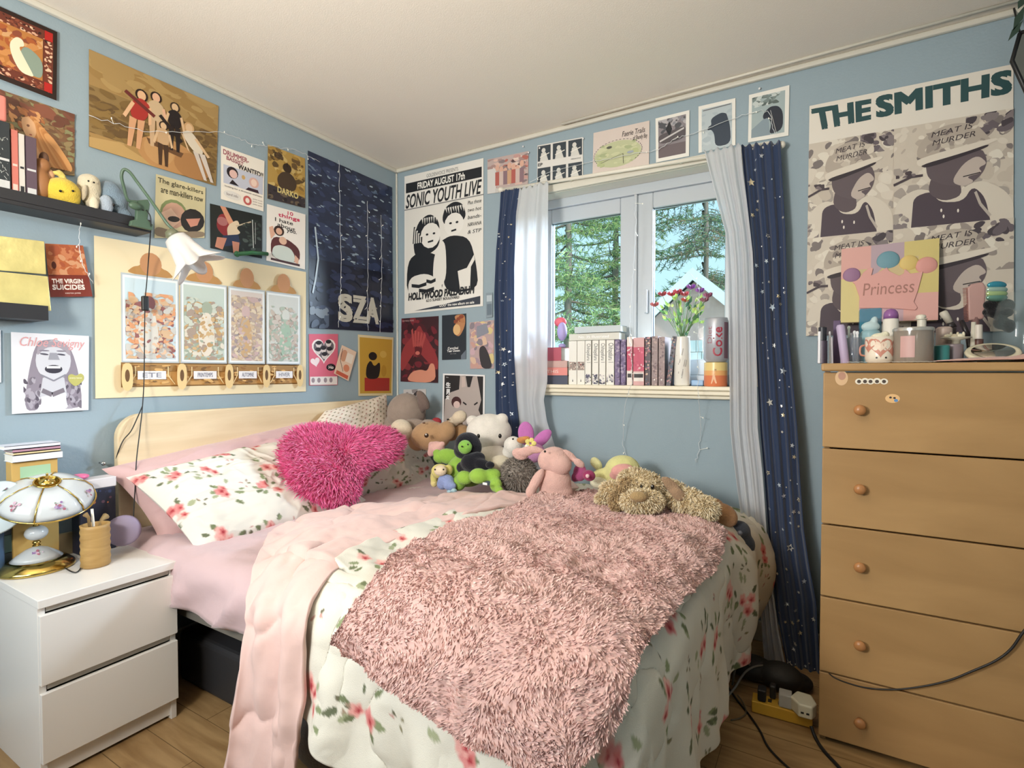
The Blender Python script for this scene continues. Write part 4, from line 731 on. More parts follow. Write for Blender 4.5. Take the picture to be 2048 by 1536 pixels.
sbook(wpx(HX(1330), Y0), wpx(HX(1372), Y0), H1 * 1.04, '#5a5560', 'dark book leaning at the right end of the sill row', spine=manga('e'), grp='books standing on the window sill', lean=.12)
def lbook(x0, x1, z, h, y0, dp, col, name, label, grp, page='#efe9dd', txt=None, tc='#ffffff'):
    t = thing(name, ((x0 + x1) / 2, y0 + dp / 2, z), label, 'book', grp)
    m = MB(); m.box((x0, y0, z), (x1, y0 + dp, z + .002)); m.box((x0, y0, z + h - .002), (x1, y0 + dp, z + h)); m.box((x0, y0 - .001, z), (x1, y0 + .001, z + h)); m.build('cover', cm(col, .45), t, smooth=False)
    m = MB(); m.box((x0 + .003, y0 + .001, z + .002), (x1 - .003, y0 + dp - .003, z + h - .002)); m.build('pages', cm(page, .9), t, smooth=False)
    if txt: m = MB(); ytext(m, txt, x0 + (x1 - x0) * .2, x1 - (x1 - x0) * .2, y0 - .0015, z + h * .3, z + h * .7, tc); m.build('spine_print', PAINTED, t, smooth=False)
    return t
za = [zb(1047), zb(985), zb(915), zb(855), zb(735)]
xl, xr = at(1050, 760, 'y', Y0)[0], wpx(HX(492), Y0)
G2 = 'books lying in a pile on the sill'
lbook(xl + .01, xr, SZ, za[1] - SZ - .0005, Y0, .12, '#4a4e60', 'book', 'dark grey book at the bottom of the lying pile', G2)
lbook(xl, xr, za[1], za[2] - za[1] - .0005, Y0 - .004, .12, '#e08c84', 'book', 'salmon pink book lying on the dark grey one', G2, txt='REAR THIS', tc='#f0dcd4')
lbook(xl + .02, xr - .003, za[2], za[3] - za[2] - .0005, Y0, .12, '#c8a49c', 'book', 'dull pink book lying below the red one', G2)
lbook(xl + .01, wpx(HX(437), Y0), za[3], za[4] - za[3] - .0005, Y0, .11, '#b05060', 'book', 'thick red book on top of the lying pile', G2)
zt = SZ + H1 * 1.0 + .003
lbook(wpx(HX(497), Y0), wpx(HX(925), Y0), zt, zb(615) - zb(680) - .004, Y0 + .01, .1, '#d4d2c8', 'book', 'white patterned book lying across the comic volumes', 'books lying on top of the row', txt='No. 35 Illustrated')
lbook(wpx(HX(540), Y0), wpx(HX(935), Y0), zt + zb(615) - zb(680), zb(555) - zb(610), Y0 + .015, .1, '#c2cbcf', 'book', 'pale blue grey book, uppermost above the comic volumes', 'books lying on top of the row')
# purple and red squeeze toy
t = thing('squeeze_toy', (wpx(HX(430), .0), .0, za[4]), 'lilac bean shaped toy with red top behind the book pile', 'toy')
c0 = at(*cr('H', 445, 610), 'y', .0); m = MB(); m.ell((c0[0], 0, c0[2]), (.028, .02, .05)); m.build('body', cm('#a99bcc', .5), t); m = MB(); c1 = at(*cr('H', 430, 530), 'y', .012); m.ell(c1, (.036, .018, .026)); m.build('hood', cm('#d8606c', .5), t)
m = MB(); p = za[4]; m.lathe((c0[0], 0, p), [(.018, -.0), (.02, .012), (.01, .02)]); m.build('foot', cm('#a99bcc', .5), t)
# vase with flowers
vx = wpx(HX(1468), 0.0); t = thing('flower_vase', (vx, 0.0, SZ), 'slim white vase with brushed marks holding leafy stems', 'vase'); vh = at(*cr('H', 1468, 655), 'y', 0.)[2] - SZ; rv_ = (wpx(HX(1537), 0.) - wpx(HX(1402), 0.)) / 2
m = MB(); m.lathe((vx, 0, SZ), [(rv_ * .9, 0), (rv_, .006), (rv_, vh * .8), (rv_ * .92, vh * .97), (rv_ * .95, vh), (rv_ * .82, vh), (rv_ * .8, vh * .5)], n=28); m.build('vase_body', mat('white_ceramic', '#ece9e2', .25), t)
m = MB(); r = random.Random(3)
for i in range(9): x = vx + r.uniform(-.02, .02); z = SZ + vh * r.uniform(.12, .7); yy = -math.sqrt(max(1e-6, rv_ ** 2 - (x - vx) ** 2)) - .0008; m.add([(x, yy, z), (x + .003, yy, z - .002), (x + .008, yy + .001, z + .03), (x + .006, yy + .001, z + .032)], [(0, 1, 2, 3)], '#9a9490')
m.build('brush_marks', PAINTED, t, smooth=False)
fl = thing('flower_bunch', (vx, 0, SZ + vh), 'pink and red blooms with green leaves standing in the white vase', 'flowers')
st = MB(); lf = MB(); bl = {}
tips = [(1380, 300, '#d8606c'), (1300, 300, '#c86a72'), (1235, 390, '#cf7f80'), (1430, 280, '#e07080'), (1490, 300, '#d87884'), (1545, 240, '#b06ac0'), (1620, 270, '#b878c8'), (1690, 310, '#c07898'), (1660, 350, '#c890a0'), (1500, 350, '#d86a60')]
for i, (X, Yy, col) in enumerate(tips):
    yy = r.uniform(-.04, .06); p1 = at(*cr('H', X, Yy), 'y', yy); p0 = np.array((vx + r.uniform(-.01, .01), 0, SZ + vh - .03)); mid = (p0 + p1) / 2 + (0, 0, .02); st.tube(spline([p0, mid, p1], 6), .0016, n=5)
    b2 = bl.setdefault(col, MB())
    for k in range(9):
        a = 2 * math.pi * k / 9; rr = .016; R_ = rotz(a) @ roty(.9 + .2 * (k % 2)); b2.ell(p1 + R_ @ np.array((0, 0, rr * .7)) , (.007, .0018, .014), R=R_, nu=8, nv=6)
    b2.ell(p1, (.007, .007, .006), nu=8, nv=6)
for i in range(70):
    X = r.choice([1340, 1400, 1440, 1480, 1520, 1560, 1600, 1640]) + r.uniform(-30, 30); Yy = r.uniform(330, 640) if abs(X - 1470) < 60 else r.uniform(350, 560); X = 1470 + (X - 1470) * (1 - .5 * max(0, (Yy - 450) / 200)); p1 = at(*cr('H', X, Yy), 'y', r.uniform(-.04, .05)); p0 = np.array((vx, 0, SZ + vh - .01)); d = p1 - p0; d /= np.linalg.norm(d); d = d + np.array([r.uniform(-.5, .5) for _ in range(3)]); d /= np.linalg.norm(d)
    w = np.cross(d, (0, 1, .2)); w /= np.linalg.norm(w); L_ = r.uniform(.02, .045)
    lf.add([p1, p1 + d * L_ * .4 + w * .008, p1 + d * L_, p1 + d * L_ * .4 - w * .008, p1 + d * L_ * .45 + np.cross(d, w) * .003], [(0, 1, 4), (1, 2, 4), (2, 3, 4), (3, 0, 4)], r.choice(['#8fae5c', '#a8c468', '#5f8a58', '#4a7058', '#c2cc78']))
    if i % 3 == 0: st.tube([p0, (p0 + p1) / 2, p1], .0012, n=4)
st.build('stems', cm('#6a8a58', .7), fl); lf.build('leaves', mat('leaf', rough=.6, attr=True, transl=.3), fl, smooth=False)
for col, b2 in bl.items(): b2.build('bloom', cm(col, .6, transl=.3), fl)
# can and candle
cx_ = wpx(HX(1755), 0.0); rc = (wpx(HX(1855), 0.) - wpx(HX(1655), 0.)) / 2; hz = at(*cr('H', 1755, 872), 'y', 0.)[2] - SZ
t = thing('jar_candle', (cx_, 0, SZ), 'squat yellow and orange candle under the big soda can', 'candle')
m = MB(); m.lathe((cx_, 0, SZ), [(rc * .95, 0), (rc, .004), (rc, hz * .45)], '#e08258', cap=True); m.lathe((cx_, 0, SZ + hz * .45), [(rc, 0), (rc, hz * .2)], '#ecb070'); m.lathe((cx_, 0, SZ + hz * .65), [(rc, 0), (rc * .99, hz * .33), (rc * .8, hz * .348)], '#ecd28c'); m.build('candle_jar', mat('candle_glaze', rough=.3, attr=True), t, angle=.6)
m = MB(); yy = -rc - .001; m.add([(cx_ - .012, yy + .002, SZ + .012), (cx_ + .014, yy + .002, SZ + .014), (cx_ + .004, yy, SZ + hz * .5), (cx_ - .003, yy, SZ + hz * .5)], [(0, 1, 2, 3)], '#f0c098'); ytext(m, 'M', cx_ + .004, cx_ + .011, yy, SZ + hz * .62, SZ + hz * .72, '#a06a50'); m.build('label_print', PAINTED, t, smooth=False)
z0 = SZ + hz + .0005; ch = at(*cr('H', 1755, 497), 'y', 0.)[2] - z0; t = thing('soda_can', (cx_, 0, z0), 'large silver soda can with red sideways lettering, standing on the candle', 'can'); rk = rc * 1.06
m = MB(); m.lathe((cx_, 0, z0), [(rk * .78, 0), (rk * .8, .003), (rk, .014), (rk, ch * .9), (rk * .93, ch * .96), (rk * .9, ch), (rk * .86, ch), (rk * .84, ch - .005)], n=36); m.build('can_body', mat('silver_can', '#b9bcc4', .35, metal=.35), t)
m = MB()
def wrap(m, s, c, z0_, z1_, a0, a1):
    V, Fc = textmesh(s, .0); m.add([(cx_ + (rk + .0008) * math.sin(a0 + (a1 - a0) * (1 - b_)), -(rk + .0008) * math.cos(a0 + (a1 - a0) * (1 - b_)), z0_ + (z1_ - z0_) * a) for a, b_, _ in V], Fc, c)
for e in (-.03, 0, .03): wrap(m, 'Coke', '#a8384a', z0 + ch * .13, z0 + ch * .78, .05 + e - .1, .75 + e - .1)
wrap(m, 'Diet', '#a87a84', z0 + ch * .42, z0 + ch * .8, -.55, -.15); m.add([(cx_ + (rk + .0006) * math.sin(.85 + .25 * i), -(rk + .0006) * math.cos(.85 + .25 * i), z) for i in range(3) for z in (z0 + .016, z0 + ch * .89)], [(0, 2, 3, 1), (2, 4, 5, 3)], '#7a5a68')
m.build('can_lettering', PAINTED, t, smooth=False)
x0 = wpx(HX(1545), .01); m = MB(); m.box((x0, .01, SZ), (wpx(HX(1650), .01), .06, SZ + .026)); o = m.build('tin_box', cm('#8fb4dc', .4), smooth=False, mods=[bevel(.004)]); tag(o, 'flat light blue tin between vase and candle', 'tin')
m = MB(); m.box((wpx(HX(1345), .02), .02, SZ), (wpx(HX(1398), .02), .06, SZ + .075)); o = m.build('paper_pad', cm('#a9c6e0', .5), smooth=False, mods=[bevel(.003)]); tag(o, 'upright pale blue box left of the white vase', 'box')
# ---------------------------------------------------------------- bed
PINE = mat('pine_board', rough=.5, wood=((1, .25, 3.2), 5.0, '#d3bb94', '#e3cfac'))
bed = thing('bed', (1.1, -.86, 0), 'double bed with pale pine headboard against the poster wall', 'bed')
HB0, HB1, HBT = -1.615, -.14, 1.035
def rrect(y0, y1, z0, z1, r, n=8):
    P = [(y0, z0), (y1, z0)]
    for c, a0 in (((y1 - r, z1 - r), 0), ((y0 + r, z1 - r), math.pi / 2)):
        P += [(c[0] + r * math.cos(a0 + math.pi / 2 * i / n), c[1] + r * math.sin(a0 + math.pi / 2 * i / n)) for i in range(n + 1)]
    return P
m = MB(); m.prism([(.025, y, z) for y, z in rrect(HB0, HB1, .25, HBT, .09)], (.035, 0, 0)); m.build('headboard', PINE, bed, smooth=False, mods=[bevel(.005)])
m = MB(); m.box((.06, -1.58, .33), (2.08, -1.55, .42)); m.build('side_rail', cm('#6b675f', .6), bed, smooth=False)
m = MB(); m.box((.06, -.16, .33), (2.08, -.13, .42)); m.build('side_rail', cm('#6b675f', .6), bed, smooth=False)
m = MB(); m.box((2.05, -1.58, .33), (2.08, -.13, .42)); m.build('foot_rail', cm('#6b675f', .6), bed, smooth=False)
for x in (.08, 2.03):
    for y in (-1.575, -.18): m = MB(); m.box((x, y, 0), (x + .045, y + .045, .42)); m.build('leg', cm('#6b675f', .6), bed, smooth=False)
m = MB(); m.box((.06, -1.55, .37), (2.05, -.16, .395)); m.build('slat_base', cm('#8a7860', .7), bed, smooth=False)
UX, VY, TOP = 1.98, 1.46, .60
def drape(u, v, off=0., puff=1., seed=0, flare=.12, fold=1.):
    """cloth lying on the bed: u metres from the head end, v metres from the wall side; beyond UX / VY it hangs down"""
    u = np.asarray(u, float); v = np.asarray(v, float)
    a = np.maximum(0, u - UX); b = np.maximum(0, v - VY); r = np.hypot(a, b) + 1e-9; R = .10 + off
    q = np.minimum(r / R, math.pi / 2); ov = np.maximum(0, r - R * math.pi / 2)
    hor = R * np.sin(q) + ov * np.where(a > b, flare * .3, flare); ver = R * (1 - np.cos(q)) + ov
    al = np.where(a > b, v, u) + .35 * np.arctan2(b, a + 1e-9)
    f = fold * np.where(a > b, .55, 1.) * np.minimum(1, ov / .25) * (.030 * np.sin(al * 17 + 2 * vnoise(u * 2, v * 2, seed + 5) + seed) + .016 * np.sin(al * 37 + seed))
    hor = hor + f
    x = np.minimum(u, UX) + hor * a / r; y = -(.10 + np.minimum(v, VY) + hor * b / r)
    top = puff * (.035 * vnoise(u * 3.1 + 2, v * 3.1, seed + 1, 3) + .012 * vnoise(u * 9, v * 9, seed + 2, 3)) * np.exp(-ov * 3)
    return np.stack([x, y, np.maximum(.012 + off, TOP + off + top - ver)], -1)
def inv(px, py, off=0., **k):                    # photo point -> (u,v) on the draped surface
    global _IG
    key = (off, tuple(sorted(k.items())))
    if not isinstance(_IG.get(key), tuple):
        U, Vv = np.meshgrid(np.linspace(.1, 2.75, 380), np.linspace(-.05, 2.35, 340), indexing='ij'); P = drape(U, Vv, off, **k); X, Y, Z = proj(P); _IG[key] = (U, Vv, X, Y, Z)
    U, Vv, X, Y, Z = _IG[key]; D = (X - px) ** 2 + (Y - py) ** 2; near = D < max(D.min() * 4, 25); Zs = np.where(near, Z + D * .0008, 1e9); i = np.unravel_index(np.argmin(Zs), Z.shape)
    return float(U[i]), float(Vv[i])
_IG = {}
def coons(B, nu, nv):
    """B: four polylines (top l->r, right t->b, bottom l->r, left t->b) in uv"""
    def rs(P, n):
        P = np.asarray(P, float); P = spline(P, 6) if len(P) > 2 else P; d = np.r_[0, np.cumsum(np.linalg.norm(np.diff(P, axis=0), axis=1))]; t = np.linspace(0, d[-1], n + 1); return np.stack([np.interp(t, d, P[:, k]) for k in range(2)], 1)
    T, Rr, Bm, L = rs(B[0], nu), rs(B[1], nv), rs(B[2], nu), rs(B[3], nv); s = np.linspace(0, 1, nu + 1)[:, None, None]; t = np.linspace(0, 1, nv + 1)[None, :, None]
    return (1 - t) * T[:, None] + t * Bm[:, None] + (1 - s) * L[None] + s * Rr[None] - ((1 - s) * (1 - t) * T[0] + s * (1 - t) * T[-1] + (1 - s) * t * Bm[0] + s * t * Bm[-1])
def normals(P):
    du = np.gradient(P, axis=0); dv = np.gradient(P, axis=1); n = np.cross(du, dv); n /= np.linalg.norm(n, axis=-1)[..., None] + 1e-12; return n
def cloth(name, P, m, parent=None, vcol=None, thick=.004, origin=None):
    mb = MB(); mb.grid(P); o = mb.build(name, m, parent, vcol=vcol, origin=origin); s_ = o.modifiers.new('t', 'SOLIDIFY'); s_.thickness = thick; s_.offset = 0; return o
# rose print, painted in cloth coordinates
def roses(U, V, seed=0, pitch=.26, sc=1., base='#dedacd'):
    C = np.ones(U.shape + (3,)) * np.array(hx(base)); r = random.Random(seed); u0, u1, v0, v1 = U.min(), U.max(), V.min(), V.max()
    def disc(cu, cv, rad, col, sq=1., an=0., ed=.18):
        I = (np.abs(U - cu) < rad * 1.6) & (np.abs(V - cv) < rad * 1.6)
        if not I.any(): return
        x, y = U[I] - cu, V[I] - cv; X = x * math.cos(an) + y * math.sin(an); Y = -x * math.sin(an) + y * math.cos(an); d = np.hypot(X / rad, Y / (rad * sq)); d = d + .12 * np.sin(5 * np.arctan2(Y, X) + cu * 90)
        w = np.clip((1 - d) / ed, 0, 1)[:, None]; C[I] = C[I] * (1 - w) + np.array(hx(col)) * w
    nu, nv = int((u1 - u0) / pitch) + 2, int((v1 - v0) / pitch) + 2
    for i in range(nu):
        for j in range(nv):
            cu = u0 + (i + .5 * (j % 2)) * pitch + r.uniform(-.03, .03) * sc; cv = v0 + j * pitch * .8 + r.uniform(-.03, .03) * sc
            for k in range(8): a = r.uniform(0, 6.28); d = r.uniform(.028, .058) * sc; disc(cu + d * math.cos(a), cv + d * math.sin(a), r.uniform(.009, .015) * sc, r.choice(['#8a9470', '#737c5c', '#a3a888', '#6a7058']), .5, a)
            for k in range(r.choice((2, 3, 3))):
                a = r.uniform(0, 6.28); d = r.uniform(.012, .026) * sc; pu, pv = cu + d * math.cos(a), cv + d * math.sin(a); R_ = r.uniform(.015, .021) * sc
                disc(pu, pv, R_, r.choice(['#e4a8a0', '#d98f8c', '#e8b8ae']), .9, a, .3); disc(pu + R_ * .2, pv, R_ * .62, '#cf7472', .8, a, .4); disc(pu + R_ * .25, pv + R_ * .1, R_ * .3, '#a83c44', .8, a, .5)
            su, sv = cu + pitch * .5, cv + r.uniform(-.02, .02)
            for k in range(4): a = r.uniform(0, 6.28); disc(su + .013 * sc * math.cos(a), sv + .013 * sc * math.sin(a), .0065 * sc, r.choice(['#8a8468', '#a08c78', '#6f6c58', '#c09890']), .5, a)
    return C.reshape(-1, 3)
# mattress under a mauve fitted sheet
MAUVE = mat('mauve_cotton', '#cbb0b2', .9, bump=.3, bscale=14, var=.04, vscale=3, sheen=.2, spec=.15)
U, V = np.meshgrid(np.linspace(.07, 2.03 + .25, 120), np.linspace(.06, VY + .235, 110), indexing='ij')
P = drape(U, V, -.02, .35, 3, .02, .12); ov = np.maximum(0, V - VY - .08); P[..., 1] -= .012 * np.sin(U * 22 + ov * 30) * np.minimum(1, ov * 8); P[..., 1] += ov * .1; rz = 1 - np.abs(vnoise(U * 7 + V * 6, V * 2.2 - U * 2.2, 61, 3)) * 3.2; P[..., 2] += .010 * np.clip(rz, 0, 1) ** 2; P[..., 1] -= .022 * np.clip(rz, 0, 1) ** 2 * np.minimum(1, ov * 10)
cloth('fitted_sheet', P, MAUVE, thick=.004); sh = S.collection.objects['fitted_sheet']; tag(sh, 'mauve fitted sheet stretched over the mattress, wrinkled on its near side', 'fitted sheet')
m = MB(); m.box((.07, -1.545, .397), (2.02, -.165, .575)); o = m.build('mattress', cm('#e2dcd4', .9), smooth=False, mods=[bevel(.03, 3)]); tag(o, 'thick pale mattress on the bed frame, hidden beneath the mauve sheet', 'mattress')
# floral duvet
OD = .035
left = [inv(x, y, OD) for x, y in ((1010, 1000), (880, 1040), (760, 1085), (690, 1120), (650, 1155))] + [(inv(650, 1155, OD)[0] - .005, 1.52)]
uL = [p[0] for p in left]; vL = [p[1] for p in left]
nu, nv = 440, 400
vv = np.linspace(.02, VY + .56, nv + 1); uu0 = np.interp(vv, sorted(vL), [x for _, x in sorted(zip(vL, uL))]); uu0 = np.where(vv > 1.5, uu0[np.searchsorted(vv, 1.5)] - .02 + .02 * np.sin(vv * 14), uu0)
s_ = np.linspace(0, 1, nu + 1)[:, None]; Ug = uu0[None] * (1 - s_) + (UX + .58) * s_; Vg = np.repeat(vv[None], nu + 1, 0)
Vg = np.where(Vg > VY, VY + (Vg - VY) * (.70 + .38 * np.clip((Ug - 1.3) / .4, 0, 1)), Vg)
b_ = np.maximum(0, Vg - VY); a_ = np.maximum(0, Ug - UX)
P = drape(Ug, Vg, OD, 1.0, 0, .13)
P[..., 0] += .085 * np.exp(-((Vg - .12) / .33) ** 2) * np.sin(np.pi * np.clip(a_ / .55, 0, 1)) + .02 * np.sin(Vg * 21) * np.clip(a_ * 4, 0, 1) * np.exp(-((Vg - .2) / .4) ** 2)
hem = np.maximum(0, b_ - .42); 
edge = np.exp(-((Ug - uu0[None]) / .05) ** 2); P[..., 2] += .02 * edge * (Vg < VY)
n = normals(P); w = .010 * np.clip(1 - np.abs(vnoise(Ug * 5, Vg * 5, 25, 3)) * 3, 0, 1) ** 2 + .006 * vnoise(Ug * 9, Vg * 9, 21, 3) + .004 * np.sin(Ug * 30 + 6 * vnoise(Ug * 3, Vg * 3, 8)) * (b_ > .05); P = P + n * w[..., None]
dv = cloth('duvet', P, CLOTHP, vcol=roses(Ug, Vg, 4, .24, 1.45), thick=.022); tag(dv, 'cream rose print duvet draped over the foot half of the bed', 'duvet')
# turned-back mauve side of the duvet
OF = .052
tl = [inv(x, y, OF) for x, y in ((1065, 992), (960, 985), (870, 985), (800, 1000), (700, 1005), (600, 1032), (545, 1055), (510, 1085))]
tr_ = [inv(x, y, OF) for x, y in ((1075, 1000), (1000, 1012), (880, 1042), (760, 1088), (690, 1122), (648, 1160))]
vv = np.linspace(.12, VY + .60, 240); f1 = lambda pts: (sorted([p[1] for p in pts]), [p[0] for p in sorted(pts, key=lambda q: q[1])])
y1, x1 = f1(tl); y2, x2 = f1(tr_); L_ = np.interp(vv, y1, x1); R_ = np.interp(vv, y2, x2); k1 = inv(505, 1150, OF)[0]; k2 = inv(632, 1200, OF)[0]
bl = [inv(x, y, OF) for x, y in ((508, 1150), (498, 1230), (484, 1350), (470, 1460), (466, 1500))]; br_ = [inv(x, y, OF) for x, y in ((632, 1190), (622, 1250), (612, 1340), (604, 1420), (590, 1480))]
yb, xb = f1([(p[0], p[1]) for p in tl if p[1] < 1.44] + bl); L_ = np.interp(vv, yb, xb); yb, xb = f1([(p[0], p[1]) for p in tr_ if p[1] < 1.44] + br_); R_ = np.interp(vv, yb, xb)
ker = np.ones(9) / 9; L_ = np.convolve(np.pad(L_, 4, 'edge'), ker, 'valid'); R_ = np.convolve(np.pad(R_, 4, 'edge'), ker, 'valid')
s_ = np.linspace(0, 1, 90)[:, None]; Ug = L_[None] * (1 - s_) + np.maximum(R_, L_ + .05)[None] * s_; Vg = np.repeat(vv[None], 90, 0)
P = drape(Ug, Vg, OF, 1., 0, .13, .8); n = normals(P); rz = np.clip(1 - np.abs(vnoise(Ug * 7, Vg * 4.5, 35, 3)) * 3.2, 0, 1) ** 2
cr_w = .013 * rz + .011 * vnoise(Ug * 8 + 3, Vg * 5, 33, 3) + .008 * vnoise(Ug * 20, Vg * 11, 34, 2); P = P + np.array((0, 0, 1.)) * (.02 * np.sin(np.pi * s_) * (Vg < VY))[..., None] + n * cr_w[..., None] + n * (.012 * np.sin(s_ * 14) * np.minimum(1, np.maximum(0, Vg - VY) * 5))[..., None]
PINKF = mat('pale_mauve_lining', '#dcbcb4', .9, bump=.3, bscale=18, var=.03, vscale=4, sheen=.2, spec=.15)
P[..., 1] -= .02 * np.clip((Vg - VY) * 6, 0, 1)
fo = cloth('duvet_fold', P, PINKF, dv, thick=.014); fo['label'] = 'plain pale pink lining turned back'
# fluffy pink throw
OT = .075
c = lambda pts: [inv(x, y, OT) for x, y in pts]
ed = [c([(1125, 983), (1000, 1022), (830, 1083), (745, 1160), (700, 1235), (668, 1290)]),      # left-top side: far corner -> left corner
      c([(668, 1290), (700, 1315), (790, 1375), (880, 1440), (960, 1490), (1060, 1532)]) + [],
      c([(1125, 983), (1200, 975), (1330, 1000), (1420, 1025), (1452, 1062)]),
      c([(1452, 1062), (1440, 1115), (1340, 1225), (1265, 1325), (1235, 1440), (1190, 1520)])]
Q_ = coons([ed[2], ed[3], ed[1] + [inv(1110, 1534, OT)], ed[0]], 250, 250) if False else None
# sides: A far->left(ed0), B left->bottom tip(ed1), C far->right(ed2), D right->bottom tip(ed3)
tip = inv(1150, 1534, OT)
Bq = [ed[2], ed[3][:-1] + [tip], ed[1] + [tip], ed[0]]
G = coons(Bq, 260, 300); Ug, Vg = G[..., 0], G[..., 1]
P = drape(Ug, Vg, OT, 1.0, 0, .12, .7); n = normals(P)
if n[130, 60, 2] < 0: n = -n
rid = vnoise(Ug * 14 + .8 * vnoise(Ug * 6, Vg * 6, 2), Vg * 10, 41, 4); rid = 1 - np.abs(rid) * 2.2; cl = vnoise(Ug * 42, Vg * 42, 43, 3)
P = P + n * (.010 * rid + .007 * cl + .010 * vnoise(Ug * 4, Vg * 9, 45, 2))[..., None]
FURM = mat('pink_throw_fur', rough=.95, attr=True, sheen=.3, spec=.05)
th = MB(); th.grid(P, '#d0aca5'); rg = np.random.default_rng(8); nF = 60000
ii = rg.integers(0, 260, nF); jj = rg.integers(0, 300, nF); bd = rg.random(nF) < .05; ii[bd] = rg.choice([0, 259], bd.sum()); bd = rg.random(nF) < .05; jj[bd] = rg.choice([0, 299], bd.sum())
fu = rg.random((nF, 1)); fv = rg.random((nF, 1)); PP = P[ii, jj] * (1 - fu) + P[ii + 1, jj] * fu; PP = PP + (P[ii, jj + 1] - P[ii, jj]) * fv
ang = 5 * vnoise(Ug * 5, Vg * 5, 47, 2)[ii, jj]; du = P[np.minimum(ii + 1, 260), jj] - P[ii, jj]; du /= np.linalg.norm(du, axis=1)[:, None] + 1e-9; dw = np.cross(n[ii, jj], du)
dirn = n[ii, jj] * .45 + du * np.cos(ang)[:, None] * 1.0 + dw * np.sin(ang)[:, None] * 1.0
cols = [['#dab8b0', '#d0aca4', '#e0c2ba', '#c9a49c', '#d6b4b0'][k] for k in rg.integers(0, 5, nF)]
th.fur(PP, dirn, .0095, .0042, rg, cols=cols, droop=.05, jit=.3)
t = th.build('fluffy_throw', FURM, smooth=True); tag(t, 'fluffy dusty pink throw lying diagonally across the duvet', 'throw')
# ---------------------------------------------------------------- pillows
def pillow(name, C, thick, m, label, cat='pillow', col=None, seed=0, nrm=None, n=80, ear=.06, sag=0., parent=None, wr=.006):
    """C: four corner points TL TR BR BL of the seam"""
    C = [np.asarray(c, float) for c in C]; s, t = np.meshgrid(np.linspace(-1, 1, n + 1), np.linspace(-1, 1, n + 1), indexing='ij')
    ss = (s + 1) / 2; tt = (t + 1) / 2; N_ = np.cross(C[1] - C[0], C[3] - C[0]); N_ /= np.linalg.norm(N_)
    if np.dot(N_, CV - C[0]) < 0: N_ = -N_
    pin = ear * (1 - np.abs(s) ** 2) ; pin2 = ear * (1 - np.abs(t) ** 2)
    ss2 = ss + (0.5 - ss) * 2 * pin2 * np.abs(s) ** 3 * .9; tt2 = tt + (.5 - tt) * 2 * pin * np.abs(t) ** 3 * .9
    B = ((C[0] * ((1 - ss2) * (1 - tt2))[..., None]) + C[1] * (ss2 * (1 - tt2))[..., None] + C[2] * (ss2 * tt2)[..., None] + C[3] * ((1 - ss2) * tt2)[..., None])
    h = thick * ((1 - s ** 4) * (1 - t ** 4)) ** .55
    wv = wr * (vnoise(ss * 5 + seed, tt * 5, seed, 3) + .6 * np.sin(18 * ss + 5 * vnoise(ss * 3, tt * 3, seed + 1)) * (np.abs(t) > .3)) * (1 - s ** 8) * (1 - t ** 8)
    rg_ = 1 - np.abs(vnoise(ss * 6 + 2 * vnoise(ss * 2, tt * 2, seed + 3), tt * 3.5 + seed, seed + 2, 3)) * 3; wv = wv + wr * .9 * np.clip(rg_, 0, 1) ** 2 * (1 - s ** 6) * (1 - t ** 6)
    A = B + N_ * (h + wv)[..., None]; Bk = B - N_ * (h * .8)[..., None]
    mb = MB(); mb.grid(A); mb.grid(Bk[::-1])
    w_, h_ = np.linalg.norm(C[1] - C[0]), np.linalg.norm(C[3] - C[0]); vc = None
    if col is not None: c1 = col(ss * w_, tt * h_); vc = np.vstack([c1, col((ss * w_)[::-1], tt * h_)])
    o = mb.build(name, m, parent, vcol=vc)
    return tag(o, label, cat) if parent is None else o
PLM = mat('mauve_pillowcase', '#cdaaa8', .9, bump=.3, bscale=16, sheen=.25, spec=.15)
def inp(px, py, p0, nn): return onp(px, py, p0, nn)
# mauve pillow leaning on the headboard, wide
def lean_plane(x0, z0, tilt): return np.array((x0, 0, z0)), np.array((math.cos(tilt), 0, math.sin(tilt)))      # plane leaning back on the headboard
p0, nn = lean_plane(.22, .62, .62)
pillow('bed_pillow', [inp(203, 938, p0, nn), inp(640, 836, p0, nn), inp(690, 965, p0, nn), inp(325, 1095, p0, nn)], .085, PLM, 'mauve pillow leaning on the headboard behind the rose print pillow', seed=3, ear=.03, wr=.014)
p0, nn = lean_plane(.40, .64, .95)
pr = lambda pitch, sc, sd: (lambda a, b: roses(a, b, sd, pitch, sc, '#e2ddd2'))
pillow('bed_pillow', [inp(252, 955, p0, nn), inp(562, 880, p0, nn), inp(745, 1010, p0, nn), inp(395, 1105, p0, nn)], .07, CLOTHP, 'cream rose print pillow on the near side of the bed', col=pr(.17, 1.15, 5), seed=5, ear=.03, n=150, wr=.012)
p0, nn = lean_plane(.34, .64, .75)
pillow('bed_pillow', [inp(690, 870, p0, nn), inp(835, 862, p0, nn), inp(885, 965, p0, nn), inp(690, 1010, p0, nn)], .06, CLOTHP, 'cream rose print pillow behind the pink heart cushion, next to the plush toys', col=pr(.17, 1.15, 9), seed=7, ear=.03, n=110, wr=.011)
def dots(a, b):
    C = np.ones(a.shape + (3,)) * np.array(hx('#e9dccb')); px_, py_ = a / .028, b / .028; py2 = py_ + .5 * (np.floor(px_) % 2); d = np.hypot((px_ % 1) - .5, (py2 % 1) - .5); w = np.clip((.24 - d) / .08, 0, 1)[..., None]
    k = (np.floor(px_) * 7 + np.floor(py2) * 3) % 3; cc = np.where((k == 0)[..., None], np.array(hx('#a48c70')), np.where((k == 1)[..., None], np.array(hx('#b58a7c')), np.array(hx('#8f8a6c')))); return (C * (1 - w) + cc * w).reshape(-1, 3)
p0, nn = lean_plane(.14, .80, .25)
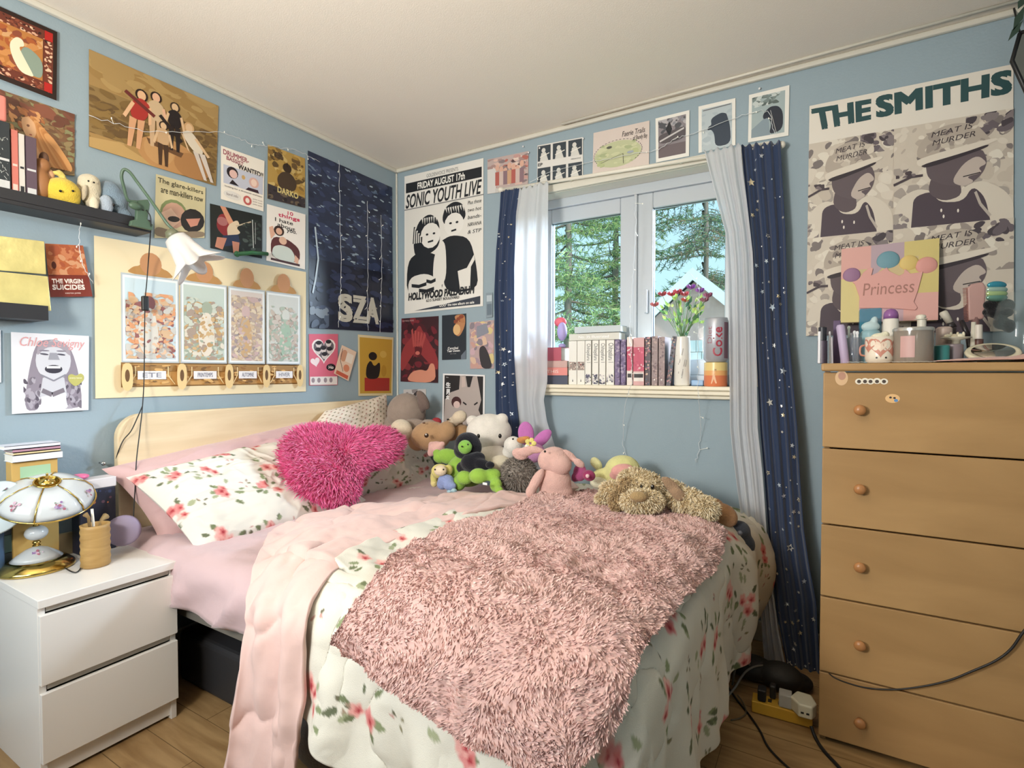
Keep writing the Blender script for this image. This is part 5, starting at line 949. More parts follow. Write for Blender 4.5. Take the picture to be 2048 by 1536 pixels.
pillow('bed_pillow', [inp(650, 822, p0, nn), inp(773, 788, p0, nn), inp(780, 880, p0, nn), inp(590, 885, p0, nn)], .04, CLOTHP, 'pillow with tiny sprig print standing against the headboard', col=dots, seed=11, ear=.02, n=150, wr=.003)
# pink shaggy heart cushion
p0, nn = np.array((.49, -.75, .82)), np.array((.80, -.28, .66)); nn = nn / np.linalg.norm(nn)
ol = [(556, 905), (570, 880), (600, 864), (640, 858), (680, 862), (712, 868), (745, 862), (780, 866), (803, 884), (798, 908), (768, 932), (735, 946), (718, 962), (714, 985), (698, 1008), (670, 1016), (635, 1008), (605, 992), (580, 970), (562, 940)]
E_ = spline([onp(x, y, p0, nn) for x, y in ol] + [onp(*ol[0], p0, nn)], 6)[:-1]; cen = E_.mean(0); hc = MB(); rings = []; K = 14
for s in (1, -1):
    R_ = []
    for k in range(K + 1):
        f = k / K; R_.append(E_ * (1 - f) + cen * f + nn * s * .085 * math.sqrt(max(0, 1 - (1 - f) ** 2.4)))
    hc.grid(np.array(R_), '#cc4a80', closev=True)
    if s == 1: TP = np.array(R_)
rg = np.random.default_rng(3); nF = 9000; k = (K * (1 - np.sqrt(rg.random(nF)))).astype(int); j = rg.integers(0, len(E_), nF); j2 = (j + 1) % len(E_); f = rg.random((nF, 1)); g = rg.random((nF, 1))
PP = (TP[k, j] * (1 - f) + TP[k, j2] * f) * (1 - g) + (TP[np.minimum(k + 1, K), j] * (1 - f) + TP[np.minimum(k + 1, K), j2] * f) * g
out = PP - cen; out -= nn * (out @ nn)[:, None]; out /= np.linalg.norm(out, axis=1)[:, None] + 1e-9; e = 1 - k / K
sw = vnoise(PP[:, 1] * 14, PP[:, 2] * 14, 5, 2)
NN = nn * .75 + out * (.25 + .9 * e[:, None]) + np.cross(out, nn) * sw[:, None] * .9
hc.fur(PP, NN, .036, .0042, rg, cols=[['#ee74aa', '#e4609a', '#f48cba', '#d84e8a', '#ea709f'][q] for q in rg.integers(0, 5, nF)], droop=.25, jit=.25)
o = hc.build('heart_cushion', mat('hot_pink_fur', rough=.8, attr=True, sheen=.4, spec=.2)); tag(o, 'hot pink shaggy heart shaped cushion on the pillows', 'cushion')
# things stored under the bed
m = MB(); m.box((.25, -1.5, .002), (.85, -1.1, .2)); tag(m.build('storage_bin', cm('#2c2b2d', .6), smooth=False, mods=[bevel(.02, 3)]), 'dark storage bin in the shadow under the bed beside the nightstand', 'storage bin')
for i, (px, py, yy, sx, sz, c_, lb) in enumerate(((600, 1536, -1.62, .1, .09, '#5d5854', 'grey plush bundle on the floor under the bed edge, behind the pink flap'), (725, 1560, -1.66, .09, .08, '#8a6a58', 'brownish plush bundle on the floor under the duvet hem'))):
    p = at(px, py, 'z', .06); m = MB(); m.ell((p[0], -1.5, .09), (sx * 1.3, .1, sz)); m.ell((p[0] + .08, -1.48, .075), (sx, .09, sz * .8)); m.ell((p[0] - .09, -1.5, .06), (sx * .8, .08, sz * .62)); tag(m.build('soft_bundle', plush(c_), mods=[remesh(.012)]), lb, 'plush toy')
# ---------------------------------------------------------------- plush toys on the bed
def pe(px, py, rx, ry, y, k=.85, ang=0.):
    """centre, radii and turn of a rounded toy part seen at (px,py), y metres from the window wall plane"""
    c = at(px, py, 'y', y); d = depth(c) / F_PX; return c, (rx * d, min(rx, ry) * d * k, ry * d), rotz(YAW) @ roty(ang)
def soft(parts, name, m, parent=None, vox=.0055, sm=9):
    b = MB()
    for p in parts: c, r, R = pe(*p[:5], **(p[5] if len(p) > 5 else {})); b.ell(c, r, R=R, nu=24, nv=16)
    return b.build(name, m, parent, mods=[remesh(vox, sm)] if len(parts) > 1 else None)
def eye(t, px, py, rx, y, ry=None, col='#17120f', host=None, name='eye'):
    c, r, R = pe(px, py, rx, ry or rx, y, 1.0); b = MB(); b.ell(c, r, R=R, nu=12, nv=8); return b.build(name, cm(col, .2), t)
def base(px, py, y): p = at(px, py, 'y', y); return (p[0], y, p[2])
GP = 'plush toys piled against the window wall'
def toy(name, px, py, y, label): return thing(name, base(px, py, y), label, 'plush toy', GP)
def fr_(px, py, y, r): return y - r * depth(at(px, py, 'y', y)) / F_PX     # front surface helper
# grey elephant on the corner of the headboard
t = toy('elephant_plush', 815, 865, -.22, 'grey plush elephant topmost in the corner of the headboard'); m_ = plush('#9d8c80')
soft([(812, 826, 38, 40, -.22), (790, 850, 22, 24, -.24), (835, 852, 28, 14, -.30, dict(ang=.25)), (858, 846, 16, 8, -.34, dict(ang=.1))], 'body', m_, t)
soft([(846, 800, 10, 22, -.2, dict(ang=-.5)), (842, 812, 9, 16, -.2)], 'ear', plush('#7c6a62'), t); eye(t, 792, 828, 4, -.285, 2.5)
# cream bird
t = toy('bird_plush', 800, 885, -.42, 'small cream bird plush squeezed between the sprig pillow and the tan toy'); soft([(802, 862, 23, 24, -.42), (792, 872, 18, 16, -.42)], 'body', plush('#dccbb2'), t); eye(t, 790, 858, 2.2, -.475); c, r, R = pe(779, 866, 6, 3, -.45); m = MB(); m.ell(c, r, R=R); m.build('beak', plush('#d8b078'), t)
# tan button eyed toy
t = toy('tan_plush', 860, 900, -.36, 'tan plush animal with one shiny button eye, lying left of the pile'); soft([(862, 872, 40, 30, -.36), (835, 880, 20, 22, -.36), (893, 862, 18, 20, -.34)], 'body', plush('#b48f6a'), t); eye(t, 853, 871, 4.6, -.475, col='#3a2212'); eye(t, 852, 869, 1.6, -.487, col='#f0e8e0', name='eye_glint'); eye(t, 848, 846, 3, -.43, 1.5, col='#5a3a26', name='stitched_brow')
# giraffe / deer behind
t = toy('deer_plush', 915, 885, -.24, 'brown and cream plush deer leaning back behind the black haired doll'); soft([(905, 858, 20, 26, -.24, dict(ang=.5)), (925, 870, 18, 22, -.24)], 'body', plush('#a8845f'), t); soft([(919, 834, 16, 13, -.27, dict(ang=-.4)), (908, 843, 12, 11, -.27)], 'head', plush('#d9c7ae'), t); eye(t, 896, 839, 2.6, -.31, 1.8); soft([(925, 876, 12, 22, -.2, dict(ang=.4))], 'arm', plush('#5c4436'), t)
m = MB(); c, r, R = pe(873, 843, 10, 8, -.18); m.ell(c, r, R=R); tag(m.build('red_pouch', cm('#a03038', .8)), 'small red cloth pouch showing behind the tan plush', 'pouch')
# plain white plush
t = toy('white_plush', 985, 930, -.30, 'large plain white plush with round head behind the green toy'); soft([(978, 864, 46, 37, -.30), (945, 842, 13, 12, -.28), (1004, 838, 13, 12, -.28), (962, 876, 28, 24, -.31)], 'head', plush('#e9e2d8'), t); soft([(985, 918, 36, 30, -.32), (960, 925, 22, 22, -.34)], 'body', plush('#e4dcd0'), t)
for x in (957, 1000): eye(t, x, 872, 3.4, fr_(x, 872, -.30, 33), 4.6)
# green frog like toy
t = toy('green_plush', 935, 985, -.52, 'lime green plush frog lying with its legs toward the camera'); LG = plush('#95bd4e')
soft([(935, 940, 42, 34, -.48), (897, 913, 24, 16, -.46, dict(ang=.2)), (915, 945, 16, 26, -.5)], 'body', LG, t)
soft([(930, 955, 18, 15, -.60), (918, 966, 14, 16, -.58)], 'leg', LG, t); soft([(957, 952, 20, 16, -.62), (985, 950, 18, 14, -.58), (992, 970, 13, 15, -.6), (998, 980, 10, 8, -.62)], 'leg', LG, t); soft([(880, 915, 14, 12, -.48), (874, 906, 9, 8, -.48)], 'arm', LG, t)
m = MB(); c = at(970, 968, 'y', -.69); m.box(c + np.array((-.011, -.001, -.004)), c + np.array((.011, .001, .006))); m.build('care_tag', cm('#f0ece4', .6), t, smooth=False)
# black haired doll
t = toy('green_faced_doll', 948, 940, -.56, 'cloth doll with green face, black hair and black dress on the green toy'); BLK = plush('#1d1d24')
soft([(935, 888, 26, 24, -.56), (925, 900, 18, 18, -.56), (948, 895, 16, 20, -.55)], 'hair', BLK, t); soft([(930, 894, 14, 14, -.61)], 'face', plush('#86b851'), t)
for x, y in ((924, 893), (936, 889)): eye(t, x, y, 1.8, -.645)
soft([(945, 925, 24, 20, -.58), (965, 930, 22, 12, -.58, dict(ang=.4)), (930, 935, 18, 14, -.58), (955, 915, 16, 12, -.57), (980, 930, 10, 8, -.6)], 'dress', BLK, t)
# small pink toy
t = toy('pink_plush', 873, 915, -.44, 'little pink plush peeking out above the green toy arm'); soft([(873, 896, 17, 14, -.44), (864, 890, 8, 8, -.44), (884, 888, 7, 6, -.44), (862, 905, 8, 9, -.45)], 'body', plush('#e2b3aa'), t)
# blonde doll with blue dress
t = toy('blonde_doll', 888, 985, -.60, 'tiny blonde doll in a pale blue dress beside the rose pillow'); soft([(880, 942, 18, 15, -.60), (868, 955, 8, 16, -.60), (897, 940, 9, 12, -.59)], 'hair', plush('#dccf7c'), t); soft([(881, 941, 13, 11, -.64)], 'face', plush('#e6d2b4'), t)
for x in (870, 887): eye(t, x, 939, 1.8, -.665)
soft([(892, 960, 17, 12, -.62), (900, 972, 14, 10, -.63), (885, 968, 12, 12, -.62)], 'dress', plush('#8e9cc8'), t); soft([(908, 981, 7, 6, -.64), (898, 983, 6, 5, -.64)], 'shoe', plush('#a8c4cc'), t); soft([(868, 965, 7, 9, -.6)], 'arm', plush('#e0cf8c'), t)
# duck
t = toy('duck_plush', 1028, 905, -.40, 'white plush duck with orange bill and yellow flower'); soft([(1026, 891, 19, 19, -.40), (1020, 904, 16, 14, -.40)], 'body', plush('#e8e2da'), t); soft([(1046, 880, 14, 8, -.44), (1052, 877, 10, 6, -.45)], 'bill', plush('#c98a50'), t); eye(t, 1026, 878, 2, -.46)
m = MB()
for k in range(5): a = k * 1.257; c, r, R = pe(1061 + 7 * math.cos(a), 887 + 7 * math.sin(a), 5, 5, -.48, .5); m.ell(c, r, R=R)
m.build('flower', plush('#ecdf86'), t); soft([(1054, 893, 5, 4, -.5)], 'flower_centre', plush('#f4f0e0'), t)
# magenta eared toy
t = toy('purple_eared_plush', 1070, 905, -.24, 'plush with two large magenta ears standing up by the sheer curtain'); MG = plush('#cf7cc0'); soft([(1052, 867, 16, 24, -.24, dict(ang=-.1, k=.4))], 'ear', MG, t); soft([(1084, 877, 24, 12, -.24, dict(ang=-.75, k=.45))], 'ear', MG, t); soft([(1068, 905, 22, 20, -.26)], 'head', plush('#d89ac8'), t)
# cream toy behind hedgehog
t = toy('cream_plush', 1000, 960, -.44, 'cream plush half hidden between the green toy and the grey ball'); soft([(1000, 930, 24, 20, -.44), (990, 945, 16, 16, -.44)], 'body', plush('#d8cdb6'), t)
# grey hedgehog ball
t = toy('hedgehog_plush', 1035, 985, -.50, 'round grey shaggy hedgehog plush left of the pink rabbit'); c, r, R = pe(1037, 950, 38, 37, -.50, .9); m = MB(); m.ell(c, np.array(r) * .9, R=R, c='#8e857c', nu=30, nv=20); rg = np.random.default_rng(2); q = rg.normal(size=(3800, 3)); q /= np.linalg.norm(q, axis=1)[:, None]; m.fur(c + (q * np.array(r) * .9) @ R.T, q @ R.T, .016, .0028, rg, cols=[['#9a9188', '#8a8178', '#a89f96', '#6c645e', '#7d756e'][k] for k in rg.integers(0, 5, 3800)], droop=.4, jit=.25); m.build('body', mat('hedgehog_fur', rough=.95, attr=True, spec=.1), t); eye(t, 1018, 952, 2.4, -.625)
# pink rabbit
t = toy('rabbit_plush', 1110, 1000, -.52, 'pale pink floppy eared plush rabbit sitting against the pile'); PK = plush('#dbb2a8')
soft([(1108, 921, 33, 28, -.52), (1120, 930, 24, 22, -.53)], 'head', PK, t); soft([(1110, 965, 33, 38, -.52), (1112, 985, 34, 26, -.53), (1108, 942, 22, 18, -.52)], 'body', PK, t)
soft([(1068, 899, 22, 8, -.54, dict(ang=.12, k=.6)), (1040, 908, 18, 13, -.55, dict(ang=.3, k=.4)), (1052, 903, 18, 10, -.55, dict(k=.45))], 'ear', PK, t); soft([(1140, 912, 20, 9, -.5, dict(ang=.7, k=.5)), (1158, 926, 15, 9, -.5, dict(ang=.6, k=.5))], 'ear', PK, t)
soft([(1072, 963, 11, 30, -.60, dict(ang=.5)), (1062, 982, 11, 14, -.62, dict(ang=.4))], 'arm', PK, t); eye(t, 1090, 903, 2.4, -.605)
# magenta toy with heart
t = toy('magenta_plush', 1165, 965, -.42, 'small magenta plush with dark pink button between rabbit and yellow bird'); soft([(1160, 945, 14, 18, -.42), (1150, 955, 8, 10, -.42)], 'body', plush('#c25f92'), t); soft([(1178, 951, 13, 11, -.47, dict(ang=.3))], 'button', plush('#a03c66'), t); soft([(1175, 952, 4, 4, -.51)], 'button_centre', plush('#f0c8cc'), t)
# yellow bird
t = toy('yellow_bird_plush', 1215, 985, -.30, 'pale yellow bird plush with pink face behind the shaggy dog'); YL = plush('#dfdc9a'); soft([(1245, 940, 36, 30, -.30), (1215, 955, 34, 20, -.32), (1235, 955, 36, 22, -.3)], 'body', YL, t); soft([(1245, 941, 24, 14, -.38, dict(ang=-.1)), (1232, 950, 14, 10, -.38)], 'face', plush('#e7a8a0'), t); eye(t, 1254, 942, 3, -.445); soft([(1190, 925, 10, 12, -.3, dict(ang=-.5)), (1197, 932, 8, 12, -.3)], 'tail', plush('#e4e2ac'), t); soft([(1200, 965, 20, 12, -.36)], 'belly', plush('#e8e6c8'), t)
# shaggy dog
t = toy('shaggy_dog_plush', 1290, 1035, -.62, 'large shaggy beige plush dog lying on the fluffy throw'); rg = np.random.default_rng(12)
def shag(parts, name, base_c, cols, L_, n_, seed):
    m = MB(); rg = np.random.default_rng(seed)
    for p in parts:
        c, r, R = pe(*p[:5], **(p[5] if len(p) > 5 else {})); r = np.array(r); m.ell(c, r * .9, R=R, c=base_c, nu=26, nv=18); q = rg.normal(size=(n_, 3)); q /= np.linalg.norm(q, axis=1)[:, None]; nn_ = q / r; nn_ /= np.linalg.norm(nn_, axis=1)[:, None]
        m.fur(c + (q * r * .9) @ R.T, nn_ @ R.T, L_, .0042, rg, cols=[cols[k] for k in rg.integers(0, len(cols), n_)], droop=.35, jit=.45)
    return m.build(name, mat('shaggy_fur', rough=.95, attr=True, spec=.1, sheen=.2), t)
CC = ['#eadab8', '#dfcba4', '#f0e4ca', '#d2bc94']
shag([(1285, 975, 44, 32, -.60), (1270, 962, 34, 24, -.58)], 'head', '#dccaa6', CC, .017, 3200, 1); shag([(1284, 1003, 44, 24, -.68)], 'muzzle', '#e4d2ae', CC, .015, 3600, 2)
shag([(1225, 985, 26, 22, -.58, dict(ang=.3)), (1208, 1000, 16, 14, -.6)], 'arm', '#c8b088', CC, .015, 1600, 3); shag([(1375, 1003, 44, 26, -.55, dict(ang=.3)), (1410, 1018, 26, 22, -.57)], 'arm', '#d8c49c', CC, .018, 2400, 4); shag([(1335, 985, 40, 26, -.48)], 'body', '#c8b088', CC, .015, 2400, 5)
shag([(1243, 985, 14, 36, -.66, dict(ang=.45, k=.5)), (1235, 1000, 15, 20, -.68, dict(ang=.3, k=.5))], 'ear', '#bfa27a', ['#c2a87e', '#b0946a', '#cdb48c'], .013, 1500, 6); soft([(1345, 975, 13, 32, -.60, dict(ang=-.75, k=.35)), (1357, 990, 13, 16, -.6, dict(ang=-.6, k=.4))], 'ear', plush('#a4876c'), t)
c, r, R = pe(1277, 993, 18, 11, fr_(1277, 993, -.68, 25), .8, -.0); m = MB(); m.ell(c, r, R=R); m.build('nose', plush('#ad9268'), t); eye(t, 1283, 973, 3, fr_(1283, 973, -.60, 30)); eye(t, 1305, 974, 4, fr_(1305, 974, -.60, 29), 5); eye(t, 1304, 972, 1.3, fr_(1305, 974, -.60, 33), col='#f0e8e0', name='eye_glint')
# brown paw and dark toy at the foot end
t = toy('brown_plush', 1445, 1060, -.36, 'brown plush paw poking out past the throw at the bed foot'); soft([(1448, 1030, 30, 22, -.46, dict(ang=.6)), (1425, 1015, 24, 20, -.42)], 'paw', plush('#b0855e'), t)
t = toy('dark_plush', 1480, 1090, -.30, 'dark grey plush fallen between bed foot and sheer curtain'); soft([(1476, 1066, 24, 26, -.40, dict(ang=.6)), (1492, 1090, 18, 22, -.40)], 'body', plush('#3b3f48'), t); eye(t, 1480, 1066, 5, -.485, col='#6a6c74')
# ---------------------------------------------------------------- ledge shelf on the poster wall
SH = cm('#26262a', .45); ye = at(303, 455, 'x', .12)[1]; zt = at(300, 440, 'x', .12)[2]; zb_ = at(303, 466, 'x', .12)[2]
sh = thing('wall_shelf', (.06, ye - .5, zb_), 'black picture ledge holding books and small plush toys', 'shelf')
m = MB(); m.box((0, ye - 1.2, zb_), (.12, ye, zb_ + .014)); m.build('board', SH, sh, smooth=False, mods=[bevel(.002)]); m = MB(); m.box((.112, ye - 1.2, zb_ + .014), (.12, ye, zt)); m.build('front_lip', SH, sh, smooth=False, mods=[bevel(.002)]); m = MB(); m.box((0, ye - 1.2, zb_ + .014), (.01, ye, zb_ + .07)); m.build('back_strip', SH, sh, smooth=False)
SZT = zb_ + .0145
ye2 = at(97, 630, 'x', .12)[1]; z2 = at(97, 641, 'x', .12)[2]; z2t = at(97, 612, 'x', .12)[2]
s2 = thing('wall_shelf', (.06, ye2 - .4, z2), 'lower black ledge carrying the shiny gold boards', 'shelf'); m = MB(); m.box((0, ye2 - .9, z2), (.12, ye2, z2 + .014)); m.build('board', SH, s2, smooth=False); m = MB(); m.box((.112, ye2 - .9, z2 + .014), (.12, ye2, z2t)); m.build('front_lip', SH, s2, smooth=False)
GOLD = mat('gold_foil', '#f0e096', .27, metal=.45, bump=.5, bscale=9, var=.12, vscale=12)
for qd, xx, lb in (([(-40, 467), (88, 483), (92, 549), (-40, 538)], .06, 'upper shiny gold foil board standing on the lower ledge'), ([(-40, 540), (95, 553), (102, 622), (-40, 612)], .085, 'lower shiny gold foil board in front of the other one')):
    P = [at(x, y, 'x', xx) for x, y in qd]; m = MB(); m.prism(P, (.004, 0, 0)); tag(m.build('foil_board', GOLD, smooth=False, mods=[bevel(.002)]), lb, 'foil board')
m = MB(); p = at(60, 560, 'x', .03); 
X2 = lambda px, py, x=.06: at(px, py, 'x', x)
def xbook(pxa, pxb, pyt, col, label, x0=.02, x1=.10, name='book', spine='#c8c8c8', page='#e6dfd0', xm=.1):
    ya, yb = at(pxa, 330, 'x', xm)[1], at(pxb, 330, 'x', xm)[1]; zt_ = at((pxa + pxb) / 2, pyt, 'x', xm)[2]
    t = thing(name, (.06, (ya + yb) / 2, SZT), label, 'book', 'books on the black ledge'); m = MB(); m.box((x0, ya, SZT), (x1, ya + .002, zt_)); m.box((x0, yb - .002, SZT), (x1, yb, zt_)); m.box((x1 - .002, ya, SZT), (x1, yb, zt_)); m.build('cover', cm(col, .5), t, smooth=False, mods=[bevel(.001)])
    m = MB(); m.box((x0 + .002, ya + .002, SZT + .002), (x1 - .003, yb - .002, zt_ - .003)); m.build('pages', cm(page, .9), t, smooth=False)
    if spine: m = MB(); h = zt_ - SZT; m.box((x1, ya + .003, SZT + h * .15), (x1 + .0006, yb - .003, SZT + h * .25)); m.box((x1, ya + .003, SZT + h * .5), (x1 + .0006, yb - .003, SZT + h * .53)); m.build('spine_print', cm(spine, .5), t, smooth=False)
    return t
t = xbook(-30, 20, 240, '#2a3034', 'dark book with white scratchy marks at the left end of the ledge', .02, .105)
m = MB(); r = random.Random(9); ya, yb = at(-30, 330, 'x', .1)[1], at(20, 330, 'x', .1)[1]
for i in range(60): y = r.uniform(ya + .02, yb - .005); z = r.uniform(SZT + .02, SZT + .2); dy, dz = r.uniform(-.008, .008), r.uniform(-.01, .01); m.add([(.1065, y, z), (.1065, y + dy, z + dz), (.1065, y + dy + .0015, z + dz), (.1065, y + .0015, z)], [(0, 1, 2, 3)], '#c8ccc8')
m.build('cover_marks', PAINTED, t, smooth=False)
zt_ = at(0, 240, 'x', .1)[2]; m = MB(); ya, yb = at(-30, 330, 'x', .1)[1], at(17, 330, 'x', .1)[1]; m.box((.03, ya, zt_ + .001), (.1, yb, at(5, 190, 'x', .1)[2])); tag(m.build('pink_box', cm('#d98478', .7), smooth=False, mods=[bevel(.008, 3)]), 'salmon pink box sitting on the dark scratchy book', 'box')
xbook(23, 37, 260, '#c97468', 'coral spined paperback beside the dark scratchy book', spine='#e8c0b4'); xbook(38, 50, 268, '#cfc8c0', 'white book with black upper spine on the ledge', spine='#26262a'); xbook(52, 74, 274, '#5c4a56', 'dusky purple book, rightmost of the upright ledge books')
GS = 'small soft toys on the black ledge'
def pex(px, py, rx, ry, x, k=.85, ang=0.): c = at(px, py, 'x', x); d = depth(c) / F_PX; return c, (rx * d, min(rx, ry) * d * k, ry * d), rotz(YAW + .5) @ roty(ang)
def softx(parts, name, m_, parent): 
    b = MB()
    for p in parts: c, r, R = pex(*p[:5], **(p[5] if len(p) > 5 else {})); b.ell(c, r, R=R, nu=22, nv=14)
    return b.build(name, m_, parent, mods=[remesh(.005, 3)] if len(parts) > 1 else None)
def ex(t, px, py, rx, x): c, r, R = pex(px, py, rx, rx, x, 1.); b = MB(); b.ell(c, r, R=R, nu=10, nv=8); b.build('eye', cm('#17120f', .2), t)
bs = lambda px: (.07, at(px, 400, 'x', .07)[1], SZT)
t = thing('squirrel_figure', bs(80), 'brown rounded squirrel figure beside the purple book', 'figurine', GS); softx([(80, 365, 17, 34, .07, dict(ang=-.1)), (85, 330, 13, 14, .07), (68, 385, 14, 10, .07)], 'body', cm('#9c6a40', .5), t); softx([(88, 318, 8, 14, .06)], 'head', cm('#6a4a38', .5), t); softx([(98, 350, 9, 12, .06)], 'tail', cm('#d0a27c', .5), t)
t = thing('chick_plush', bs(125), 'round yellow chick plush with tuft on the black ledge', 'plush toy', GS); softx([(124, 384, 30, 28, .08), (134, 396, 22, 20, .085)], 'body', plush('#d9bb45'), t); softx([(124, 352, 6, 14, .07, dict(ang=-.5)), (112, 346, 8, 5, .07)], 'tuft', plush('#e0cc70'), t); ex(t, 121, 382, 2.6, .125); ex(t, 146, 382, 2.2, .125)
t = thing('seal_plush', bs(180), 'cream sitting plush with long arms beside the yellow chick', 'plush toy', GS); softx([(178, 378, 20, 30, .07), (178, 364, 19, 16, .075), (184, 402, 16, 14, .08)], 'body', plush('#cfc4ab'), t); softx([(168, 385, 5, 16, .1, dict(ang=.15))], 'arm', plush('#bfb29a'), t); softx([(188, 408, 8, 14, .11)], 'foot', plush('#d6ccb4'), t); ex(t, 177, 362, 1.8, .12); ex(t, 188, 365, 1.8, .118)
t = thing('whale_plush', bs(220), 'blue grey plush whale next to the clip lamp', 'plush toy', GS); softx([(218, 394, 24, 32, .06), (230, 405, 22, 26, .065), (243, 425, 20, 12, .075, dict(ang=.5))], 'body', plush('#7d8f9e'), t); softx([(212, 410, 12, 20, .1)], 'belly', plush('#a3aebb'), t); ex(t, 227, 410, 2.8, .115)
# clip lamp
GN = cm('#4f6653', .4); px3 = lambda x, y, d=.13: at(x, y, 'x', d)
t = thing('clip_lamp', px3(285, 450), 'green goose neck clip lamp with white flower shade on the ledge end', 'lamp')
c3 = [px3(274, 404, .14), px3(256, 400, .14), px3(248, 375, .15), px3(243, 352, .16), px3(248, 339, .17), px3(260, 345, .18), px3(275, 365, .2), px3(295, 392, .22), px3(315, 420, .25), px3(335, 448, .27), px3(350, 462, .28)]
m = MB(); m.tube(spline(c3, 8), .0055, n=10); m.build('neck', GN, t)
m = MB(); m.prism([px3(270, 402, .125), px3(292, 400, .125), px3(296, 410, .125), px3(291, 440, .125), px3(303, 452, .125), px3(301, 462, .125), px3(256, 452, .125), px3(258, 442, .125), px3(268, 440, .125)], (.018, 0, 0)); m.build('clamp_jaw', GN, t, smooth=False, mods=[bevel(.004, 3)])
m = MB(); m.ell(px3(270, 412, .15), (.012, .022, .014)); m.build('clamp_knob', GN, t); m = MB(); m.ell(px3(286, 420, .1445), (.002, .003, .003)); m.build('screw', cm('#1a1a1a', .3), t)
a0 = px3(342, 466, .28); ax_ = (px3(392, 528, .33) - a0); L_ = np.linalg.norm(ax_); ax_ /= L_; u_ = np.cross(ax_, (0, 0, 1.)); u_ /= np.linalg.norm(u_); w_ = np.cross(ax_, u_); dpx = depth(a0) / F_PX
def bell(prof, petal=0.):
    R_ = []
    for r_, z in prof:
        th = np.linspace(0, 2 * np.pi, 60, endpoint=False); rr = r_ * (1 + petal * (z / L_) ** 3 * np.cos(6 * th)); zz = z + petal * .8 * L_ * (z / L_) ** 3 * .35 * np.cos(6 * th); R_.append(a0 + rr[:, None] * (np.cos(th)[:, None] * u_ + np.sin(th)[:, None] * w_) + zz[:, None] * ax_)
    return np.array(R_)
m = MB(); m.grid(bell([(.002, -.015), (.016, -.01), (.024, .004), (.022, .02), (.012, .022)]), closev=True); m.build('socket', cm('#6d6f58', .4), t)
m = MB(); m.grid(bell([(.02, .012), (.038, .022), (.046, .045), (.05, .07), (.058, L_ * .8), (.078, L_), (.086, L_ * 1.06)], .28), closev=True); o = m.build('petal_shade', mat('white_petal_plastic', '#ece9e6', .35, transl=.35), t); s_ = o.modifiers.new('t', 'SOLIDIFY'); s_.thickness = .002
cd = [px3(293, 420, .145), px3(301, 435, .15), px3(301, 465, .13), px3(297, 520, .05), px3(293, 570, .04), px3(290, 605, .04), px3(289, 680, .04), px3(288, 760, .04), px3(285, 812, .075), px3(280, 860, .09), px3(273, 920, .12), px3(270, 980, .16), px3(267, 1030, .2), px3(266, 1062, .22)]
m = MB(); m.tube(spline(cd, 6), .0022, n=6); m.build('cord', cm('#161616', .5), t); m = MB(); c = px3(290, 607, .045); m.box(c + np.array((-.009, -.012, -.03)), c + np.array((.009, .012, .03))); m.build('cord_switch', cm('#161616', .4), t, smooth=False, mods=[bevel(.005, 3)])
m = MB(); m.tube(spline([px3(285, 812, .075), px3(275, 835, .08), px3(262, 862, .08), px3(247, 880, .07), px3(236, 905, .06), px3(231, 925, .03)], 6), .002, n=6); tag(m.build('phone_cord', cm('#1c1c1c', .5)), 'thin black cord branching off over the headboard corner', 'cord')
m = MB(); m.box(px3(470, 510, .01) , px3(470, 510, .01) + np.array((.012, -.05, .01))); m.V = []; m.F = []; m.C = []; m.n = 0
a, b_ = px3(474, 508, .03), px3(535, 508, .03); m.tube([a, (a + b_) / 2 + (0, 0, .006), b_], .010, n=8); m.ell(a, (.008, .014, .014)); tag(m.build('bottle_ornament', mat('green_plastic', '#2f6a44', .3)), 'small dark green tube shaped ornament hanging below the guitarist photo', 'ornament')
# ---------------------------------------------------------------- white nightstand and what stands on it
WL = mat('white_laminate', '#e8e4de', .32)
ns = thing('nightstand', (.28, -1.79, 0), 'white two drawer nightstand beside the head of the bed', 'nightstand')
NX, NY0, NY1 = .478, -1.995, -1.622
m = MB(); m.box((.065, NY0 - .003, .525), (NX + .012, NY1 + .003, .55)); m.build('top_panel', WL, ns, smooth=False, mods=[bevel(.002)])
for y in (NY0, NY1 - .018): m = MB(); m.box((.065, y, 0), (NX - .004, y + .018, .525)); m.build('side_panel', WL, ns, smooth=False, mods=[bevel(.0015)])
m = MB(); m.box((.07, NY0 + .018, .03), (.08, NY1 - .018, .525)); m.build('back_panel', WL, ns, smooth=False)
m = MB(); m.box((NX - .03, NY0 + .018, .012), (NX - .015, NY1 - .018, .066)); m.build('plinth', WL, ns, smooth=False)
for z0, z1 in ((.30, .503), (.072, .275)):
    m = MB(); m.box((NX - .004, NY0 + .001, z0), (NX + .012, NY1 - .001, z1)); d = m.build('drawer', WL, ns, smooth=False, mods=[bevel(.0015)])
    m = MB(); m.box((NX - .3, NY0 + .025, z0 + .01), (NX - .006, NY1 - .025, z1 - .05)); m.build('drawer_box', cm('#c9c4bb', .6), d, smooth=False)
    m = MB(); m.box((NX - .012, NY0 + .02, z1 + .004), (NX - .006, NY1 - .02, z1 + .022)); m.build('rail', cm('#b9b3a6', .5), ns, smooth=False)
TZ = .5505
def nt(px, py, x): return at(px, py, 'x', x)
def dn(px, x): p = at(px, 1100, 'x', x); return (x, p[1], TZ)
BR = mat('polished_brass', '#d8b968', .16, metal=1.); OP = mat('opal_panel_glass', '#e6eaec', .2, transl=.3, coat=.5)
c0 = at(74, 1136, 'z', TZ); c0 = np.array((c0[0], c0[1], TZ)); d0 = depth(c0) / F_PX; Rb = 60 * d0
lp = thing('table_lamp', c0, 'small brass touch lamp with floral glass panel shade on the nightstand', 'lamp')
